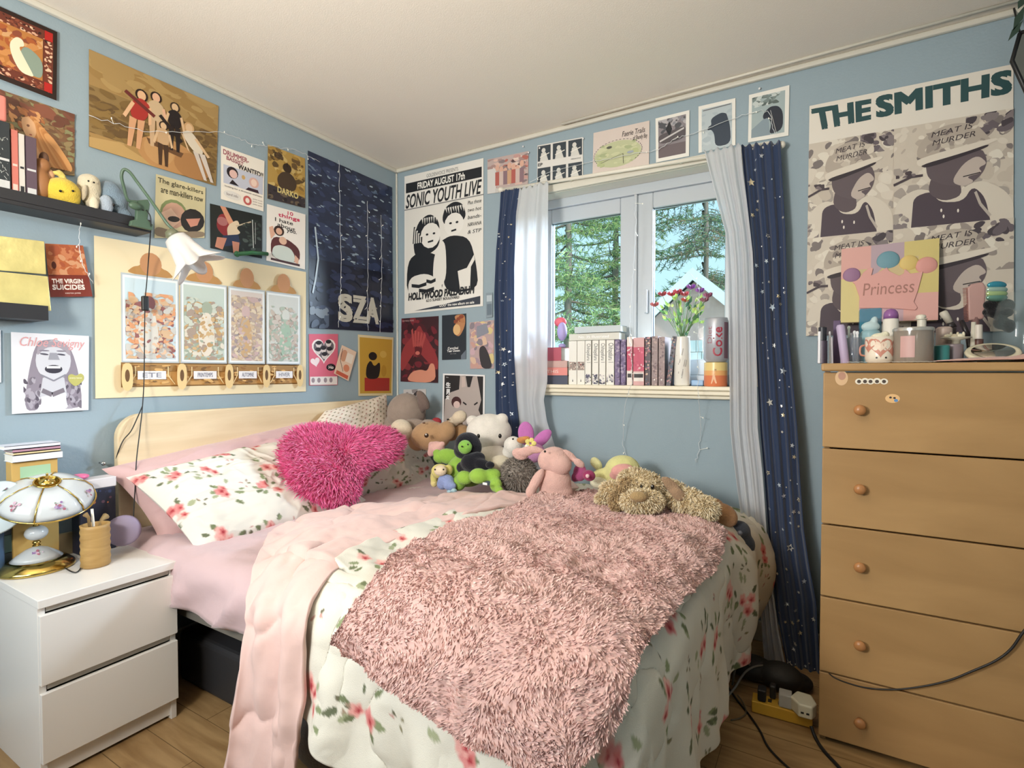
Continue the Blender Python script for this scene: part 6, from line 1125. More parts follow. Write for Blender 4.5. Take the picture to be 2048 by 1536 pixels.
m = MB(); m.lathe(c0, [(Rb, 0), (Rb * 1.02, .004), (Rb * .98, .012), (Rb * .8, .028), (Rb * .68, .034)], n=48); m.build('base_ring', BR, lp)
def pat(mbx, cen, nrm_, n, sc, seed):
    r = random.Random(seed); nrm_ = np.asarray(nrm_, float); nrm_ /= np.linalg.norm(nrm_); a = np.cross(nrm_, (0, 0, 1.)); a /= np.linalg.norm(a); b = np.cross(a, nrm_)
    for i in range(n):
        x, y = r.gauss(0, .4) * sc, r.gauss(0, .3) * sc; s_ = sc * r.uniform(.1, .25); P = [cen + nrm_ * (.0008 + .00004 * i) + a * (x + s_ * math.cos(t)) + b * (y + s_ * math.sin(t)) for t in np.linspace(0, 6.28, 7)[:-1]]; mbx.add(P, [tuple(range(6))], r.choice(['#a890b0', '#8a6a9a', '#c8a8b8', '#7a8a78', '#9a5a6a']))
m = MB(); m.lathe(c0 + (0, 0, .034), [(Rb * .68, 0), (Rb * .55, .012), (Rb * .3, .03), (.006, .04)], n=40); m.build('base_glass', OP, lp)
m = MB(); m.lathe(c0 + (0, 0, .072), [(.006, 0), (.012, .004), (.007, .009), (.012, .014), (.008, .02)], n=20); m.build('collar', BR, lp)
m = MB(); zb2 = c0[2] + .092; m.ell((c0[0], c0[1], zb2 + .026), (.031, .031, .024), nu=28, nv=16); m.build('glass_ball', OP, lp)
m = MB(); m.lathe((c0[0], c0[1], zb2 + .048), [(.01, 0), (.006, .006), (.006, .03)], n=14); m.build('stem', BR, lp)
tc_ = nt(94, 990, c0[0] + .02); Rs = rotz(YAW) @ roty(.30) @ rotx(.30); hs_ = .052; Rsh = 77 * d0
def dome(rr, z): return rr, z
prof = [(Rsh, -.018), (Rsh * .96, .0), (Rsh * .8, hs_ * .45), (Rsh * .55, hs_ * .8), (Rsh * .26, hs_)]
for k in range(6):
    m = MB(); G_ = []
    for r_, z in prof:
        G_.append([tc_ + Rs @ np.array((r_ * math.cos(a) * (1 - .03 * math.sin((a - k * math.pi / 3) * 3) ** 2), r_ * math.sin(a), z)) for a in np.linspace(k * math.pi / 3, (k + 1) * math.pi / 3, 9)])
    m.grid(np.array(G_)); o = m.build('shade_panel', OP, lp); md = o.modifiers.new('t', 'SOLIDIFY'); md.thickness = .0015
    aa = (k + .5) * math.pi / 3; cc_ = tc_ + Rs @ np.array((Rsh * .85 * math.cos(aa), Rsh * .85 * math.sin(aa), hs_ * .33)); nn_ = Rs @ np.array((math.cos(aa) * .6, math.sin(aa) * .6, .75))
    m = MB(); pat(m, cc_ + nn_ * .003, nn_, 12, .022, k); m.build('flower_print', PAINTED, o, smooth=False)
    a = k * math.pi / 3; m = MB(); m.tube([tc_ + Rs @ np.array((r_ * 1.01 * math.cos(a), r_ * 1.01 * math.sin(a), z)) for r_, z in prof], .0022, n=8); m.build('rib', BR, lp)
for r_, z, nm in ((Rsh, -.018, 'lower_rim'), (Rsh * .26, hs_, 'upper_rim')):
    m = MB(); m.tube([tc_ + Rs @ np.array((r_ * 1.01 * math.cos(a), r_ * 1.01 * math.sin(a), z)) for a in np.linspace(0, 2 * math.pi, 49)], .0028, n=8, cap=False); m.build(nm, BR, lp)
m = MB(); m.lathe(tc_ + Rs @ np.array((0, 0, hs_)), [(Rsh * .26, 0), (.012, .006), (.004, .012), (.006, .018), (.003, .026), (.004, .03), (.001, .034)], n=16, R=Rs); m.build('finial', BR, lp)
m = MB(); m.tube([(c0[0], c0[1], zb2 + .075), tc_ + Rs @ np.array((0, 0, hs_))], .003); m.build('harp', BR, lp)
m = MB(); pat(m, c0 + np.array((.035, -.012, .058)), (.7, -.4, .7), 16, .02, 40); m.build('flower_print', PAINTED, lp, smooth=False)
m = MB(); m.tube(spline([c0 + (-.03, .055, .004), nt(150, 1108, .33) * (1, 1, 0) + (0, 0, TZ + .003), nt(170, 1100, .2) * (1, 1, 0) + (0, 0, TZ + .003)], 6), .002, n=6); m.build('cord', cm('#1c1c1c', .5), lp)
# pale dish leaning behind the lamp
c1 = nt(-12, 1015, .14); m = MB(); m.lathe(c1, [(.001, .012), (.05, .01), (.085, -.006), (.088, -.01), (.05, .004), (.001, .006)], n=40, R=rotz(YAW) @ rotx(1.15) @ roty(.15), cap=False); tag(m.build('pale_dish', cm('#cfdde2', .3)), 'pale glass dish leaning at the left edge behind the touch lamp', 'dish')
a = nt(-60, 1050, .14); b_ = nt(10, 1050, .14); m = MB(); m.box((.092, a[1], TZ), (.14, b_[1], nt(10, 1052, .14)[2])); tag(m.build('blue_case', cm('#3c5878', .5), smooth=False, mods=[bevel(.01, 3)]), 'dark blue case behind the touch lamp base', 'case')
a, b_ = nt(20, 1080, .09), nt(172, 1080, .09); m = MB(); m.box((.078, a[1], TZ), (.09, b_[1], nt(120, 1068, .09)[2])); bc = m.build('brass_box', mat('dull_brass', '#9a8a6a', .35, metal=.7), smooth=False, mods=[bevel(.004)]); tag(bc, 'low dull brass box between lamp and wooden pencil cup', 'box')
# pencil cup
cc = dn(191, .30); t = thing('pencil_cup', cc, 'ridged wooden beehive cup holding a white pen and brush', 'cup'); rq = 25 * depth(nt(191, 1080, .30)) / F_PX; ht = nt(191, 1048, .30)[2] - TZ
pr_ = [(rq * .9, 0)] + [(rq * (1.0 - .06 * ((i % 2))), ht * (.04 + .96 * i / 12)) for i in range(13)] + [(rq * .8, ht), (rq * .78, ht * .2)]
m = MB(); m.lathe(cc, pr_, n=32); m.build('cup_body', mat('honey_wood', rough=.5, wood=((1, 1, 6), 8, '#a07c46', '#b8955c')), t)
cz = np.array(cc) + (0, 0, ht * .4)
m = MB(); m.tube([cz, nt(184, 1018, .30)], .0042, n=10); o = m.build('pen', cm('#ece6da', .4)); tag(o, 'white pen standing in the wooden cup', 'pen')
m = MB(); m.tube([cz, nt(203, 1040, .27), nt(212, 1032, .26)], [.003, .006, .012]); tag(m.build('makeup_brush', cm('#a58a5e', .8)), 'soft tan brush in the wooden cup, right of the pen', 'brush')
m = MB(); m.tube([cz + (.004, -.01, 0), nt(177, 1035, .31), nt(170, 1028, .31)], [.003, .005, .008]); tag(m.build('makeup_brush', cm('#8a7048', .8)), 'brown brush in the wooden cup, left of the pen', 'brush')
# round mirror / disc
c2 = nt(247, 1061, .25); rd = 30 * depth(c2) / F_PX; Rd = rotz(YAW + .3) @ rotx(1.45); t = thing('round_pouch', (c2[0], c2[1], TZ), 'round mauve grey case standing on edge by the pillow', 'case'); m = MB(); m.lathe(c2, [(rd * .8, -.012), (rd, -.007), (rd, .007), (rd * .85, .012)], n=40, R=Rd); m.build('case_body', cm('#8d8098', .6), t); m = MB(); p = nt(272, 1054, .27); m.ell(p, (.006, .006, .004)); m.build('clasp', cm('#c8c8d0', .3, metal=.5), t)
# printed canister with white rim, pink soap on top
a, b_ = nt(158, 1000, .15), nt(232, 1000, .15); zr = nt(190, 978, .15)[2]; zt2 = nt(190, 958, .15)[2]
t = thing('printed_box', (.12, (a[1] + b_[1]) / 2, TZ), 'dark box with painted night scene and white rim behind the pencil cup', 'box')
m = MB(); m.box((.085, a[1], TZ), (.15, b_[1], zr)); m.build('box_body', cm('#23283a', .4), t, smooth=False, mods=[bevel(.004)]); m = MB(); m.box((.083, a[1] - .002, zr), (.152, b_[1] + .002, zt2)); m.build('rim', cm('#d6d2d4', .4), t, smooth=False, mods=[bevel(.003)])
m = MB(); r = random.Random(4)
for i in range(40): y, z = r.uniform(a[1] + .006, b_[1] - .006), r.uniform(TZ + .02, zr - .008); s_ = r.uniform(.002, .007); m.add([(.1503 + .00002 * i, y + s_ * math.cos(q), z + s_ * math.sin(q)) for q in np.linspace(0, 6.28, 7)[:-1]], [tuple(range(6))], r.choice(['#46547a', '#a8483a', '#2e3858', '#6a4a5a', '#c87a4a', '#38446a']))
m.build('painted_scene', PAINTED, t, smooth=False)
c3_ = nt(157, 953, .12); m = MB(); m.ell((.12, c3_[1], zt2 + .011), (.022, .032, .011), nu=28); tag(m.build('soap_bar', cm('#e0709c', .3)), 'bright pink oval soap bar lying on the white rim box', 'soap')
# yellow box with books on top
a, b_ = nt(23, 950, .12), nt(116, 950, .12); zt3 = nt(70, 921, .12)[2]
t = thing('yellow_box', (.1, (a[1] + b_[1]) / 2, TZ), 'tall ochre box with green label, carrying a pile of books', 'box'); m = MB(); m.box((.07, a[1], TZ), (.12, b_[1], zt3)); m.build('box_body', cm('#c9a35c', .6), t, smooth=False, mods=[bevel(.002)]); m = MB(); q1, q2 = nt(40, 940, .12), nt(102, 975, .12); m.box((.12, q1[1], q2[2] - .02), (.1206, q2[1], nt(60, 932, .12)[2])); m.build('label', cm('#a3c4a0', .6), t, smooth=False)
zc = zt3 + .0006
for i, (pa, pb, h, col, lb) in enumerate(((24, 124, .024, '#e6e6ea', 'white book, lowest of the pile on the ochre box'), (26, 120, .008, '#e4d0a0', 'thin cream book in the middle of the pile on the ochre box'), (24, 120, .010, '#b58a9c', 'mauve book second from top on the ochre box'), (8, 120, .012, '#dfe2ee', 'topmost white book of the pile on the ochre box'))):
    a, b_ = nt(pa, 905, .125), nt(pb, 905, .125); t = thing('book', (.09, (a[1] + b_[1]) / 2, zc), lb, 'book', 'books piled on the ochre box'); m = MB(); m.box((.05, a[1], zc), (.13, b_[1], zc + .0015)); m.box((.05, a[1], zc + h - .0015), (.13, b_[1], zc + h)); m.box((.128, a[1], zc), (.13, b_[1], zc + h)); m.build('cover', cm(col, .5), t, smooth=False); m = MB(); m.box((.052, a[1] + .002, zc + .0015), (.128, b_[1] - .002, zc + h - .0015)); m.build('pages', cm('#eee9de', .8), t, smooth=False); zc += h + .0006
a, b_ = nt(-30, 950, .1), nt(20, 950, .1); zc = TZ
for i, (col, lb) in enumerate((('#3a4648', 'dark book at the bottom of the leaning pile left of the ochre box'), ('#4c6a64', 'green grey book in the middle of the pile left of the ochre box'), ('#2c3438', 'nearly black book on top of the pile left of the ochre box'))):
    m = MB(); m.box((.07, a[1], zc), (.11, b_[1], zc + .058)); tag(m.build('book', cm(col, .5), smooth=False, mods=[bevel(.002)]), lb, 'book', 'dark books left of the ochre box'); zc += .0586
p = nt(206, 927, .03); m = MB(); m.tube([(.0, p[1], p[2]), (.03, p[1], p[2])], .003); m.ell((.033, p[1], p[2]), (.005, .008, .008)); tag(m.build('wall_hook', mat('chrome', '#c8ccd0', .2, metal=1.)), 'small metal hook in the wall beside the headboard', 'hook')
# ---------------------------------------------------------------- chest of drawers
MAPLE = mat('maple_veneer', rough=.42, wood=((.7, 1, 3.0), 2.2, '#a27e52', '#b99363'), spec=.4)
DX0, DX1, DY0, DY1 = 2.398, 3.005, -.612, -.15
ch = thing('chest_of_drawers', (2.7, -.38, 0), 'tall maple chest of drawers with round wooden knobs under the large poster', 'chest of drawers')
for x in (DX0 + .004, DX1 - .02): m = MB(); m.box((x, DY0 + .018, 0), (x + .016, DY1, 1.203)); m.build('side_panel', MAPLE, ch, smooth=False, mods=[bevel(.001)])
m = MB(); m.box((DX0 + .02, DY1 - .008, .02), (DX1 - .02, DY1, 1.2)); m.build('back_panel', MAPLE, ch, smooth=False)
m = MB(); m.box((DX0 - .006, DY0 - .012, 1.204), (DX1 + .002, DY1 + .005, 1.229)); m.build('top_panel', MAPLE, ch, smooth=False, mods=[bevel(.006, 3)])
m = MB(); m.box((DX0 + .02, DY0 + .03, 0), (DX1 - .02, DY0 + .045, .03)); m.build('plinth', cm('#6a4c2c', .6), ch, smooth=False)
zs = [1.199, .955, .708, .473, .226, .012]
for i in range(5):
    z1, z0 = zs[i], zs[i + 1] + .005; m = MB(); m.box((DX0, DY0, z0), (DX1 - .002, DY0 + .017, z1)); d = m.build('drawer', MAPLE, ch, smooth=False, mods=[bevel(.003, 3)])
    m = MB(); m.box((DX0 + .03, DY0 + .018, z0 + .02), (DX1 - .03, DY1 - .03, z1 - .03)); m.build('drawer_box', cm('#b99462', .7), d, smooth=False)
    for xk in (at(1719, 820 + i * 156, 'y', DY0)[0], DX1 - .075):
        zk = at(1719, (820, 978, 1134, 1290, 1445)[i], 'y', DY0 - .015)[2]; m = MB(); m.lathe((xk, DY0, zk), [(.008, 0), (.007, .01), (.014, .016), (.0165, .022), (.014, .028), (.006, .031), (.001, .0315)], n=24, R=rotx(math.pi / 2)); m.build('knob', mat('knob_wood', '#b37c4c', .35), d)
def sticker(pts, col, label, name='sticker', y=DY0 - .0008):
    m = MB(); m.prism(pts, (0, -.0005, 0), col); return m
def circ(px, py, rx, ry, y, n=20): c = at(px, py, 'y', y); s = depth(c) / F_PX; return [c + (rx * s * math.cos(a) * 1.1, 0, ry * s * math.sin(a)) for a in np.linspace(0, 2 * math.pi, n, endpoint=False)]
ys = DY0 - .0004
m = sticker(circ(1683, 756, 10, 15, ys), '#d9b48a', ''); m.prism(circ(1684, 752, 6, 8, ys - .0006), (0, -.0002, 0), '#b98a74'); tag(m.build('sticker', PAINTED, smooth=False), 'oval brown face sticker on the top drawer, leftmost one', 'sticker')
m = MB()
for i, x in enumerate((1718, 1730, 1741, 1754, 1768)): m.prism(circ(x, 763 - (i % 2), 6, 6, ys - .0001 * i), (0, -.0003, 0), '#efe6d4'); m.prism(circ(x, 763, 3, 3.5, ys - .0009), (0, -.0002, 0), '#4a3c34')
tag(m.build('sticker', PAINTED, smooth=False), 'white row of tiny figures sticker on the top drawer', 'sticker')
m = MB(); m.prism(circ(1785, 797, 11, 9, ys), (0, -.0003, 0), '#e8bc84'); m.prism(circ(1781, 795, 2, 2, ys - .0006), (0, -.0002, 0), '#3a2c28'); m.prism(circ(1789, 796, 2, 2, ys - .0006), (0, -.0002, 0), '#3a2c28'); m.prism(circ(1792, 801, 3, 3, ys - .0006), (0, -.0002, 0), '#5a8cc0'); tag(m.build('sticker', PAINTED, smooth=False), 'orange face sticker beside the top drawer knob', 'sticker')
cdp = [(2150, 728), (2155, 800), (2160, 950), (2150, 1080), (2115, 1180), (2075, 1235), (2048, 1262), (2022, 1298), (1990, 1322), (1945, 1342), (1900, 1360), (1850, 1372), (1790, 1379), (1735, 1376), (1695, 1366), (1670, 1356), (1658, 1347)]
m = MB(); m.tube(spline([at(x, y, 'y', DY0 - (.018 if i < 16 else .004)) for i, (x, y) in enumerate(cdp)], 6), [.0045 - .0025 * i / 96 for i in range(97)], n=8); tag(m.build('extension_wire', cm('#1e1a18', .5)), 'black cord drooping across the lower drawers of the chest', 'cord')
# things on the chest
DZ = 1.2295
def dpt(px, y): return at(px, 720, 'y', y)[0]
def dz(py, y, px=1750): return at(px, py, 'y', y)[2]
def jx(X): return cr('J', X, 0)[0]
def jy(Y): return cr('J', 0, Y)[1]
def stick(name, label, cat, Xb, Xt, Yt, y, r, col, grp=None, tip=None, rough=.4, cap=None, m_=None):
    """upright tube from the chest top: Xb base, (Xt,Yt) top in crop J pixels"""
    b0 = np.array((dpt(jx(Xb), y), y, DZ)); e = at(jx(Xt), jy(Yt), 'y', y); s = depth(b0) / F_PX * .2285; rr = r * s
    if cap or tip:
        t = thing(name, b0, label, cat, grp); f = .62; mid = b0 * (1 - f) + e * f; m = MB(); m.tube([b0, b0 * .98 + mid * .02, mid], [rr * .9, rr, rr], n=16); m.build('barrel', m_ or cm(col, rough), t, angle=.7); m = MB(); m.tube([mid + (e - mid) * .02, e * .95 + mid * .05, e], [rr * .85, rr * .85, rr * .6], n=16); m.build('cap', cm(cap or tip, rough), t, angle=.7); return t
    m = MB(); m.tube([b0, b0 * .98 + e * .02, b0 * .05 + e * .95, e], [rr * .9, rr, rr, rr * .7], n=16); o = m.build(name, m_ or cm(col, rough), angle=.7); return tag(o, label, cat, grp)
yA = -.50
stick('nail_polish', 'dark bottle with white lower label at the left end of the chest top', 'bottle', 285, 285, 1110, yA, 38, '#5a5060', cap='#2c2c34')
m = MB(); a, b_ = at(jx(245), jy(1220), 'y', -.56), at(jx(270), jy(1150), 'y', -.56); m.box((a[0], -.566, DZ), (b_[0], -.555, b_[2])); tag(m.build('lip_balm', cm('#e4e4ea', .4), smooth=False, mods=[bevel(.002)]), 'slim white tube in front of the leftmost dark bottle', 'tube')
stick('nail_file', 'thin white stick beside the dark purple book on the chest', 'stick', 350, 348, 1150, yA + .01, 9, '#d4d0d0')
stick('lip_gloss', 'second thin pale stick, touching the purple tube', 'stick', 372, 366, 1200, yA, 8, '#bdb8c0')
a, b_ = dpt(jx(375), -.42), dpt(jx(440), -.42); m = MB(); m.box((a, -.42, DZ), (b_, -.36, dz(jy(1040), -.42))); tag(m.build('purple_carton', cm('#5a4666', .5), smooth=False, mods=[bevel(.002)]), 'dark purple carton behind the lilac bottle on the chest', 'carton')
stick('lotion_tube', 'lilac tapering tube leaning left on the chest', 'tube', 485, 440, 1092, yA - .02, 34, '#b6a6c4', rough=.5)
t = thing('brush_glass', (dpt(jx(555), -.48), -.48, DZ), 'clear glass tumbler full of brushes on the chest', 'glass'); xg = dpt(jx(555), -.48); rg_ = 62 * .2285 * depth((xg, -.48, DZ)) / F_PX; hg = dz(jy(1200), -.48) - DZ
GL = mat('clear_glass', '#8f98a8', .05, trans=.62, spec=.8)
m = MB(); m.lathe((xg, -.48, DZ), [(rg_ * .85, 0), (rg_, .006), (rg_, hg), (rg_ * .93, hg), (rg_ * .9, .006)], n=30, cap=False); m.build('tumbler', GL, t)
for i, (X, Y, c_, lb) in enumerate(((515, 1120, '#c8d4c8', 'pale green brush handle in the glass tumbler'), (535, 1180, '#a0a0a8', 'grey brush in the glass tumbler'), (565, 1160, '#d8dce0', 'white brush leaning right in the glass tumbler'), (590, 1165, '#e8e8ec', 'white short brush at the right of the glass tumbler'))):
    e = at(jx(X), jy(Y), 'y', -.48); m = MB(); m.tube([(xg + (i - 1.5) * .008, -.48, DZ + .008), e], [.002, .0035], n=8); m.ell(e, (.005, .004, .007)); tag(m.build('cosmetic_brush', cm(c_, .5)), lb, 'brush', 'brushes in the glass tumbler')
a, b_ = dpt(jx(603), -.40), dpt(jx(800), -.40); TQ = mat('blue_clear_plastic', '#3f8aa4', .15, trans=.35, spec=.7); m = MB(); m.box((a, -.40, DZ), (b_, -.33, dz(jy(945), -.40))); tag(m.build('blue_case', TQ, smooth=False, mods=[bevel(.004)]), 'teal translucent box standing before the crown canvas', 'box')
xc = dpt(jx(700), -.44); s7 = .2285 * depth((xc, -.44, DZ)) / F_PX; t = thing('spray_bottle', (xc, -.44, DZ), 'pale blue bottle with folded white wipe on top, before the teal box', 'bottle'); m = MB(); hh = dz(jy(1140), -.44) - DZ; m.lathe((xc, -.44, DZ), [(75 * s7, 0), (78 * s7, .006), (78 * s7, hh * .9), (60 * s7, hh)], n=28); m.build('bottle_body', mat('pale_blue_plastic', '#9cc2cc', .25, trans=.2), t)
m = MB(); e = at(jx(735), jy(1060), 'y', -.44); m.ell((xc, -.44, DZ + hh + .012), (70 * s7, .02, .018)); m.ell(e, (28 * s7, .012, 42 * s7), R=roty(.3)); m.build('wipe', cm('#b9ced2', .8), t, mods=[remesh(.003, 2)])
xc = dpt(jx(877), -.44); t = thing('roll_on_bottle', (xc, -.44, DZ), 'white bottle with purple domed lid before the crown canvas', 'bottle'); z1 = dz(jy(1045), -.44); m = MB(); m.lathe((xc, -.44, DZ), [(52 * s7, 0), (55 * s7, .004), (58 * s7, z1 - DZ - .004), (50 * s7, z1 - DZ)], n=28); m.build('bottle_body', cm('#e2dcd2', .4), t); m = MB(); m.lathe((xc, -.44, z1), [(54 * s7, 0), (54 * s7, .012), (48 * s7, .022), (30 * s7, .03), (1e-3, .033)], n=28); m.build('lid', mat('violet_plastic', '#94609e', .25, trans=.1), t); m = MB(); m.ell((xc, -.44 - 52 * s7, z1 - .02), (.005, .002, .002)); m.build('print', cm('#6a6a58', .5), t)
# heart mug with face
xc = dpt(jx(783), -.53); s7 = .2285 * depth((xc, -.53, DZ)) / F_PX; z1 = dz(jy(1200), -.53); hm = z1 - DZ; t = thing('face_mug', (xc, -.53, DZ), 'cream mug with pink heart patches and two dot eyes', 'mug')
m = MB(); R0 = 108 * s7; m.lathe((xc, -.53, DZ), [(R0 * .78, 0), (R0 * .93, .005), (R0, .014), (R0, hm), (R0 * .92, hm), (R0 * .9, .01)], n=40, cap=False); m.lathe((xc, -.53, DZ), [(R0 * .78, 0), (R0 * .5, .001)], n=40); m.build('mug_body', mat('cream_ceramic', '#eadfce', .25), t)
m = MB()
def onmug(u, w, dr=.0008): a = u / R0; return (xc + (R0 + dr) * math.sin(a), -.53 - (R0 + dr) * math.cos(a), DZ + w)
def hpts(u, w, s, n=22): return [(u + s * 16 * math.sin(q) ** 3 / 17, w + s * (13 * math.cos(q) - 5 * math.cos(2 * q) - 2 * math.cos(3 * q) - math.cos(4 * q)) / 16) for q in np.linspace(0, 2 * math.pi, n, endpoint=False)]
for (u, w, s, c_, dr) in ((0, hm * .62, hm * .40, '#c98a78', .0006), (0, hm * .64, hm * .22, '#ead4c0', .0009), (-R0 * .9, hm * .7, hm * .3, '#c98a78', .0006), (R0 * .9, hm * .62, hm * .38, '#c98a78', .0006)): P = hpts(u, w, s); m.add([onmug(*q, dr) for q in P] + [onmug(u, w, dr)], [(i, (i + 1) % 22, 22) for i in range(22)], c_)
for u in (-.010, .014): m.add([onmug(u + .0028 * math.cos(q), hm * .2 + .0028 * math.sin(q), .0012) for q in np.linspace(0, 6.28, 11)[:-1]], [tuple(range(10))], '#221a18')
m.build('mug_pattern', PAINTED, t, smooth=False); m = MB(); m.tube(spline([(xc - R0, -.53, DZ + hm * .7), (xc - R0 - .012, -.535, DZ + hm * .62), (xc - R0 - .012, -.535, DZ + hm * .35), (xc - R0, -.53, DZ + hm * .28)], 5), .003); m.build('handle', cm('#c98a78', .3), t)
t2 = thing('cotton_puff', (xc + .004, -.53, z1), 'cream fluffy puff sitting in the face mug', 'puff'); m = MB(); m.ell((xc, -.53, z1 + .001), (R0 * .62, R0 * .5, .012)); m.ell((xc + .014, -.53, z1 + .006), (R0 * .3, R0 * .3, .012)); m.build('puff_body', plush('#ece6cc'), t2, mods=[remesh(.003, 2)])
# square glass candle
a, b_ = dpt(jx(893), -.54), dpt(jx(1262), -.54); xm = (a + b_) / 2; R0 = (b_ - a) / 2 * .98; z1 = dz(jy(1130), -.54); hm = z1 - DZ; t = thing('glass_candle', (xm, -.54, DZ), 'wide glass candle jar with pink label, largest thing on the chest front', 'candle')
m = MB(); m.lathe((xm, -.54, DZ), [(R0 * .96, 0), (R0, .004), (R0, hm * .9), (R0 * .95, hm * .9)], n=44); m.build('jar_body', mat('smoky_glass', '#a09488', .12, trans=.25, spec=.7), t, angle=.6); m = MB(); m.lathe((xm, -.54, DZ + hm * .9), [(R0 * 1.03, 0), (R0 * 1.03, hm * .07), (R0 * .98, hm * .1), (R0 * .9, hm * .1)], n=44); m.build('lid_rim', cm('#cfc9c0', .2, metal=.6), t, angle=.6); m = MB(); m.lathe((xm, -.54, DZ + .002), [(R0 * .9, 0), (R0 * .9, hm * .6)], n=40); m.build('wax', cm('#b9a596', .5), t, angle=.6)
m = MB(); nA = 10; V_ = [(xm + (R0 + .0006) * math.sin(q), -.54 - (R0 + .0006) * math.cos(q), z) for z in (DZ + hm * .15, DZ + hm * .75) for q in np.linspace(-.75, -.02, nA)]; m.add(V_, [(i, i + 1, nA + i + 1, nA + i) for i in range(nA - 1)], '#c9a09c'); m.build('label', PAINTED, t)
xq = dpt(jx(1147), -.48); t = thing('perfume_pump', (xq, -.48, DZ), 'small white pump bottle with ornate crown top behind the candle', 'bottle'); z2 = dz(jy(1065), -.48); m = MB(); m.lathe((xq, -.48, DZ), [(.012, 0), (.012, z2 - DZ)], n=20); m.build('bottle_body', cm('#d6d0c2', .4), t, angle=.6); m = MB(); z3 = dz(jy(1040), -.48); m.lathe((xq - .002, -.48, z2 + .001), [(.017, 0), (.017, .002), (.008, .003), (.014, .006), (.012, .013), (.003, .016)], n=16); m.build('pump_head', cm('#e2dccc', .4), t)
# crown canvas leaning on the wall
cq = [(1683, 498), (1879, 476), (1876, 640), (1681, 645)]; yT, yB = -.02, -.10; P = [at(*cq[0], 'y', yT - .025), at(*cq[1], 'y', yT - .025), at(*cq[2], 'y', yB), at(*cq[3], 'y', yB)]
# canvas rests on the chest: drop the lower edge to the chest top behind the front things
dl = (DZ - P[3][2]) / (P[0][2] - P[3][2]); 
n_ = np.cross(P[1] - P[0], P[3] - P[0]); n_ /= np.linalg.norm(n_); n_ = n_ if n_[1] < 0 else -n_
t = thing('painted_canvas', ((P[2] + P[3]) / 2), 'pink and yellow canvas with a raised crown reading Princess', 'painting')
m = MB(); m.prism(P, -n_ * .016, '#cdb98e'); m.build('canvas', PAINTED, t, smooth=False, mods=[bevel(.002)])
class Flat:
    def __init__(s): s.m = MB(); s.k = 1
    def p(s, u, v, k): return (P[0] * (1 - u) + P[1] * u) * (1 - v) + (P[3] * (1 - u) + P[2] * u) * v + n_ * k * .00008
    def poly(s, pts, c): s.k += 1; s.m.add([s.p(u, v, s.k) for u, v in pts], [tuple(range(len(pts)))], c)
f = Flat(); 
for (u0, v0, u1, v1, c_) in ((0, 0, .32, .5, '#dba8a0'), (.32, 0, .66, .4, '#b8a2ac'), (.66, 0, 1, .7, '#d3c17e'), (0, .42, .2, 1, '#d6c78c'), (.2, .72, .66, 1, '#c5a6b0'), (.66, .66, 1, 1, '#dda9a2')): f.poly([(u0, v0), (u1, v0), (u1, v1), (u0, v1)], c_)
f.m.build('colour_blocks', PAINTED, t, smooth=False)
def JU(X, Y):
    q = at(*cr('J', X, Y), 'y', -.07); A = np.stack([P[1] - P[0], P[3] - P[0]], 1); x = np.linalg.lstsq(A, onp(*cr('J', X, Y), P[0], n_) - P[0], rcond=None)[0]; return float(x[0]), float(x[1])
cw = [(545, 720), (600, 700), (640, 640), (700, 590), (730, 600), (715, 660), (800, 620), (850, 590), (870, 620), (960, 660), (1000, 640), (1010, 600), (1060, 640), (1130, 630), (1170, 620), (1130, 780), (1095, 880), (1130, 930), (1110, 950), (900, 940), (610, 945), (610, 850), (570, 740)]
m = MB(); Q_ = [JU(*q) for q in cw]; m.prism([f.p(u, v, 12) for u, v in Q_], n_ * .005); m.build('raised_crown', cm('#dda59e', .6), t, smooth=False, mods=[bevel(.0015)])
for (X, Y, rr, c_) in ((540, 660, 66, '#9a7494'), (860, 530, 84, '#6f9aa8'), (1045, 550, 70, '#dcc076'), (1200, 570, 78, '#d99a92')): u, v = JU(X, Y); m = MB(); q = f.p(u, v, 14); s = rr * .2285 * depth(q) / F_PX; m.ell(q, (s, .008, s), nu=26); m.build('crown_ball', cm(c_, .6), t)
V, Fc = textmesh('Princess', 0, .1); m = MB(); A_, B_ = JU(640, 840), JU(1095, 800); 
m.add([f.p(A_[0] + (B_[0] - A_[0]) * x, A_[1] + (B_[1] - A_[1]) * x - y * .16, 80) for x, y, _ in V], Fc, '#a8786e'); m.build('lettering', PAINTED, t, smooth=False)
# right cluster
rq2 = [('teal_jar', 'small teal jar right of the glass candle', 'jar', 1330, 1270, -.48, 55, '#3f8a88', None), ('compact_case', 'mauve grey compact in front of the teal jar', 'compact', 1430, 1260, -.44, 70, '#8d7f84', None), ('pink_pot', 'blush pink pot behind the teal jar', 'pot', 1350, 1110, -.36, 60, '#b8a49a', None), ('dark_bottle', 'dark brown bottle standing behind the ring dish', 'bottle', 1650, 1090, -.36, 34, '#6a4a44', '#d8cfc4')]
for nm, lb, ct, X, Y, y, r_, c_, cp in rq2: stick(nm, lb, ct, X, X, Y, y, r_, c_, cap=cp)
m = MB(); e0, e1 = at(jx(1400), jy(1075), 'y', -.34), at(jx(1335), jy(975), 'y', -.34); t = thing('makeup_brush', e0, 'thick pale handled brush leaning left above the trinket dish', 'brush'); m.tube([e0, e0 * .1 + e1 * .9, e1], [.010, .012, .008], n=14); m.build('handle', cm('#c3bcae', .5), t); m = MB(); m.tube([at(jx(1415), jy(1120), 'y', -.34), e0], [.014, .011], n=14); m.build('ferrule', cm('#2a2628', .4), t); m = MB(); b0 = at(jx(1415), jy(1120), 'y', -.34); m.tube([(b0[0], b0[1], DZ), b0], [.008, .012], n=14); m.build('bristles', cm('#4a403e', .9), t)
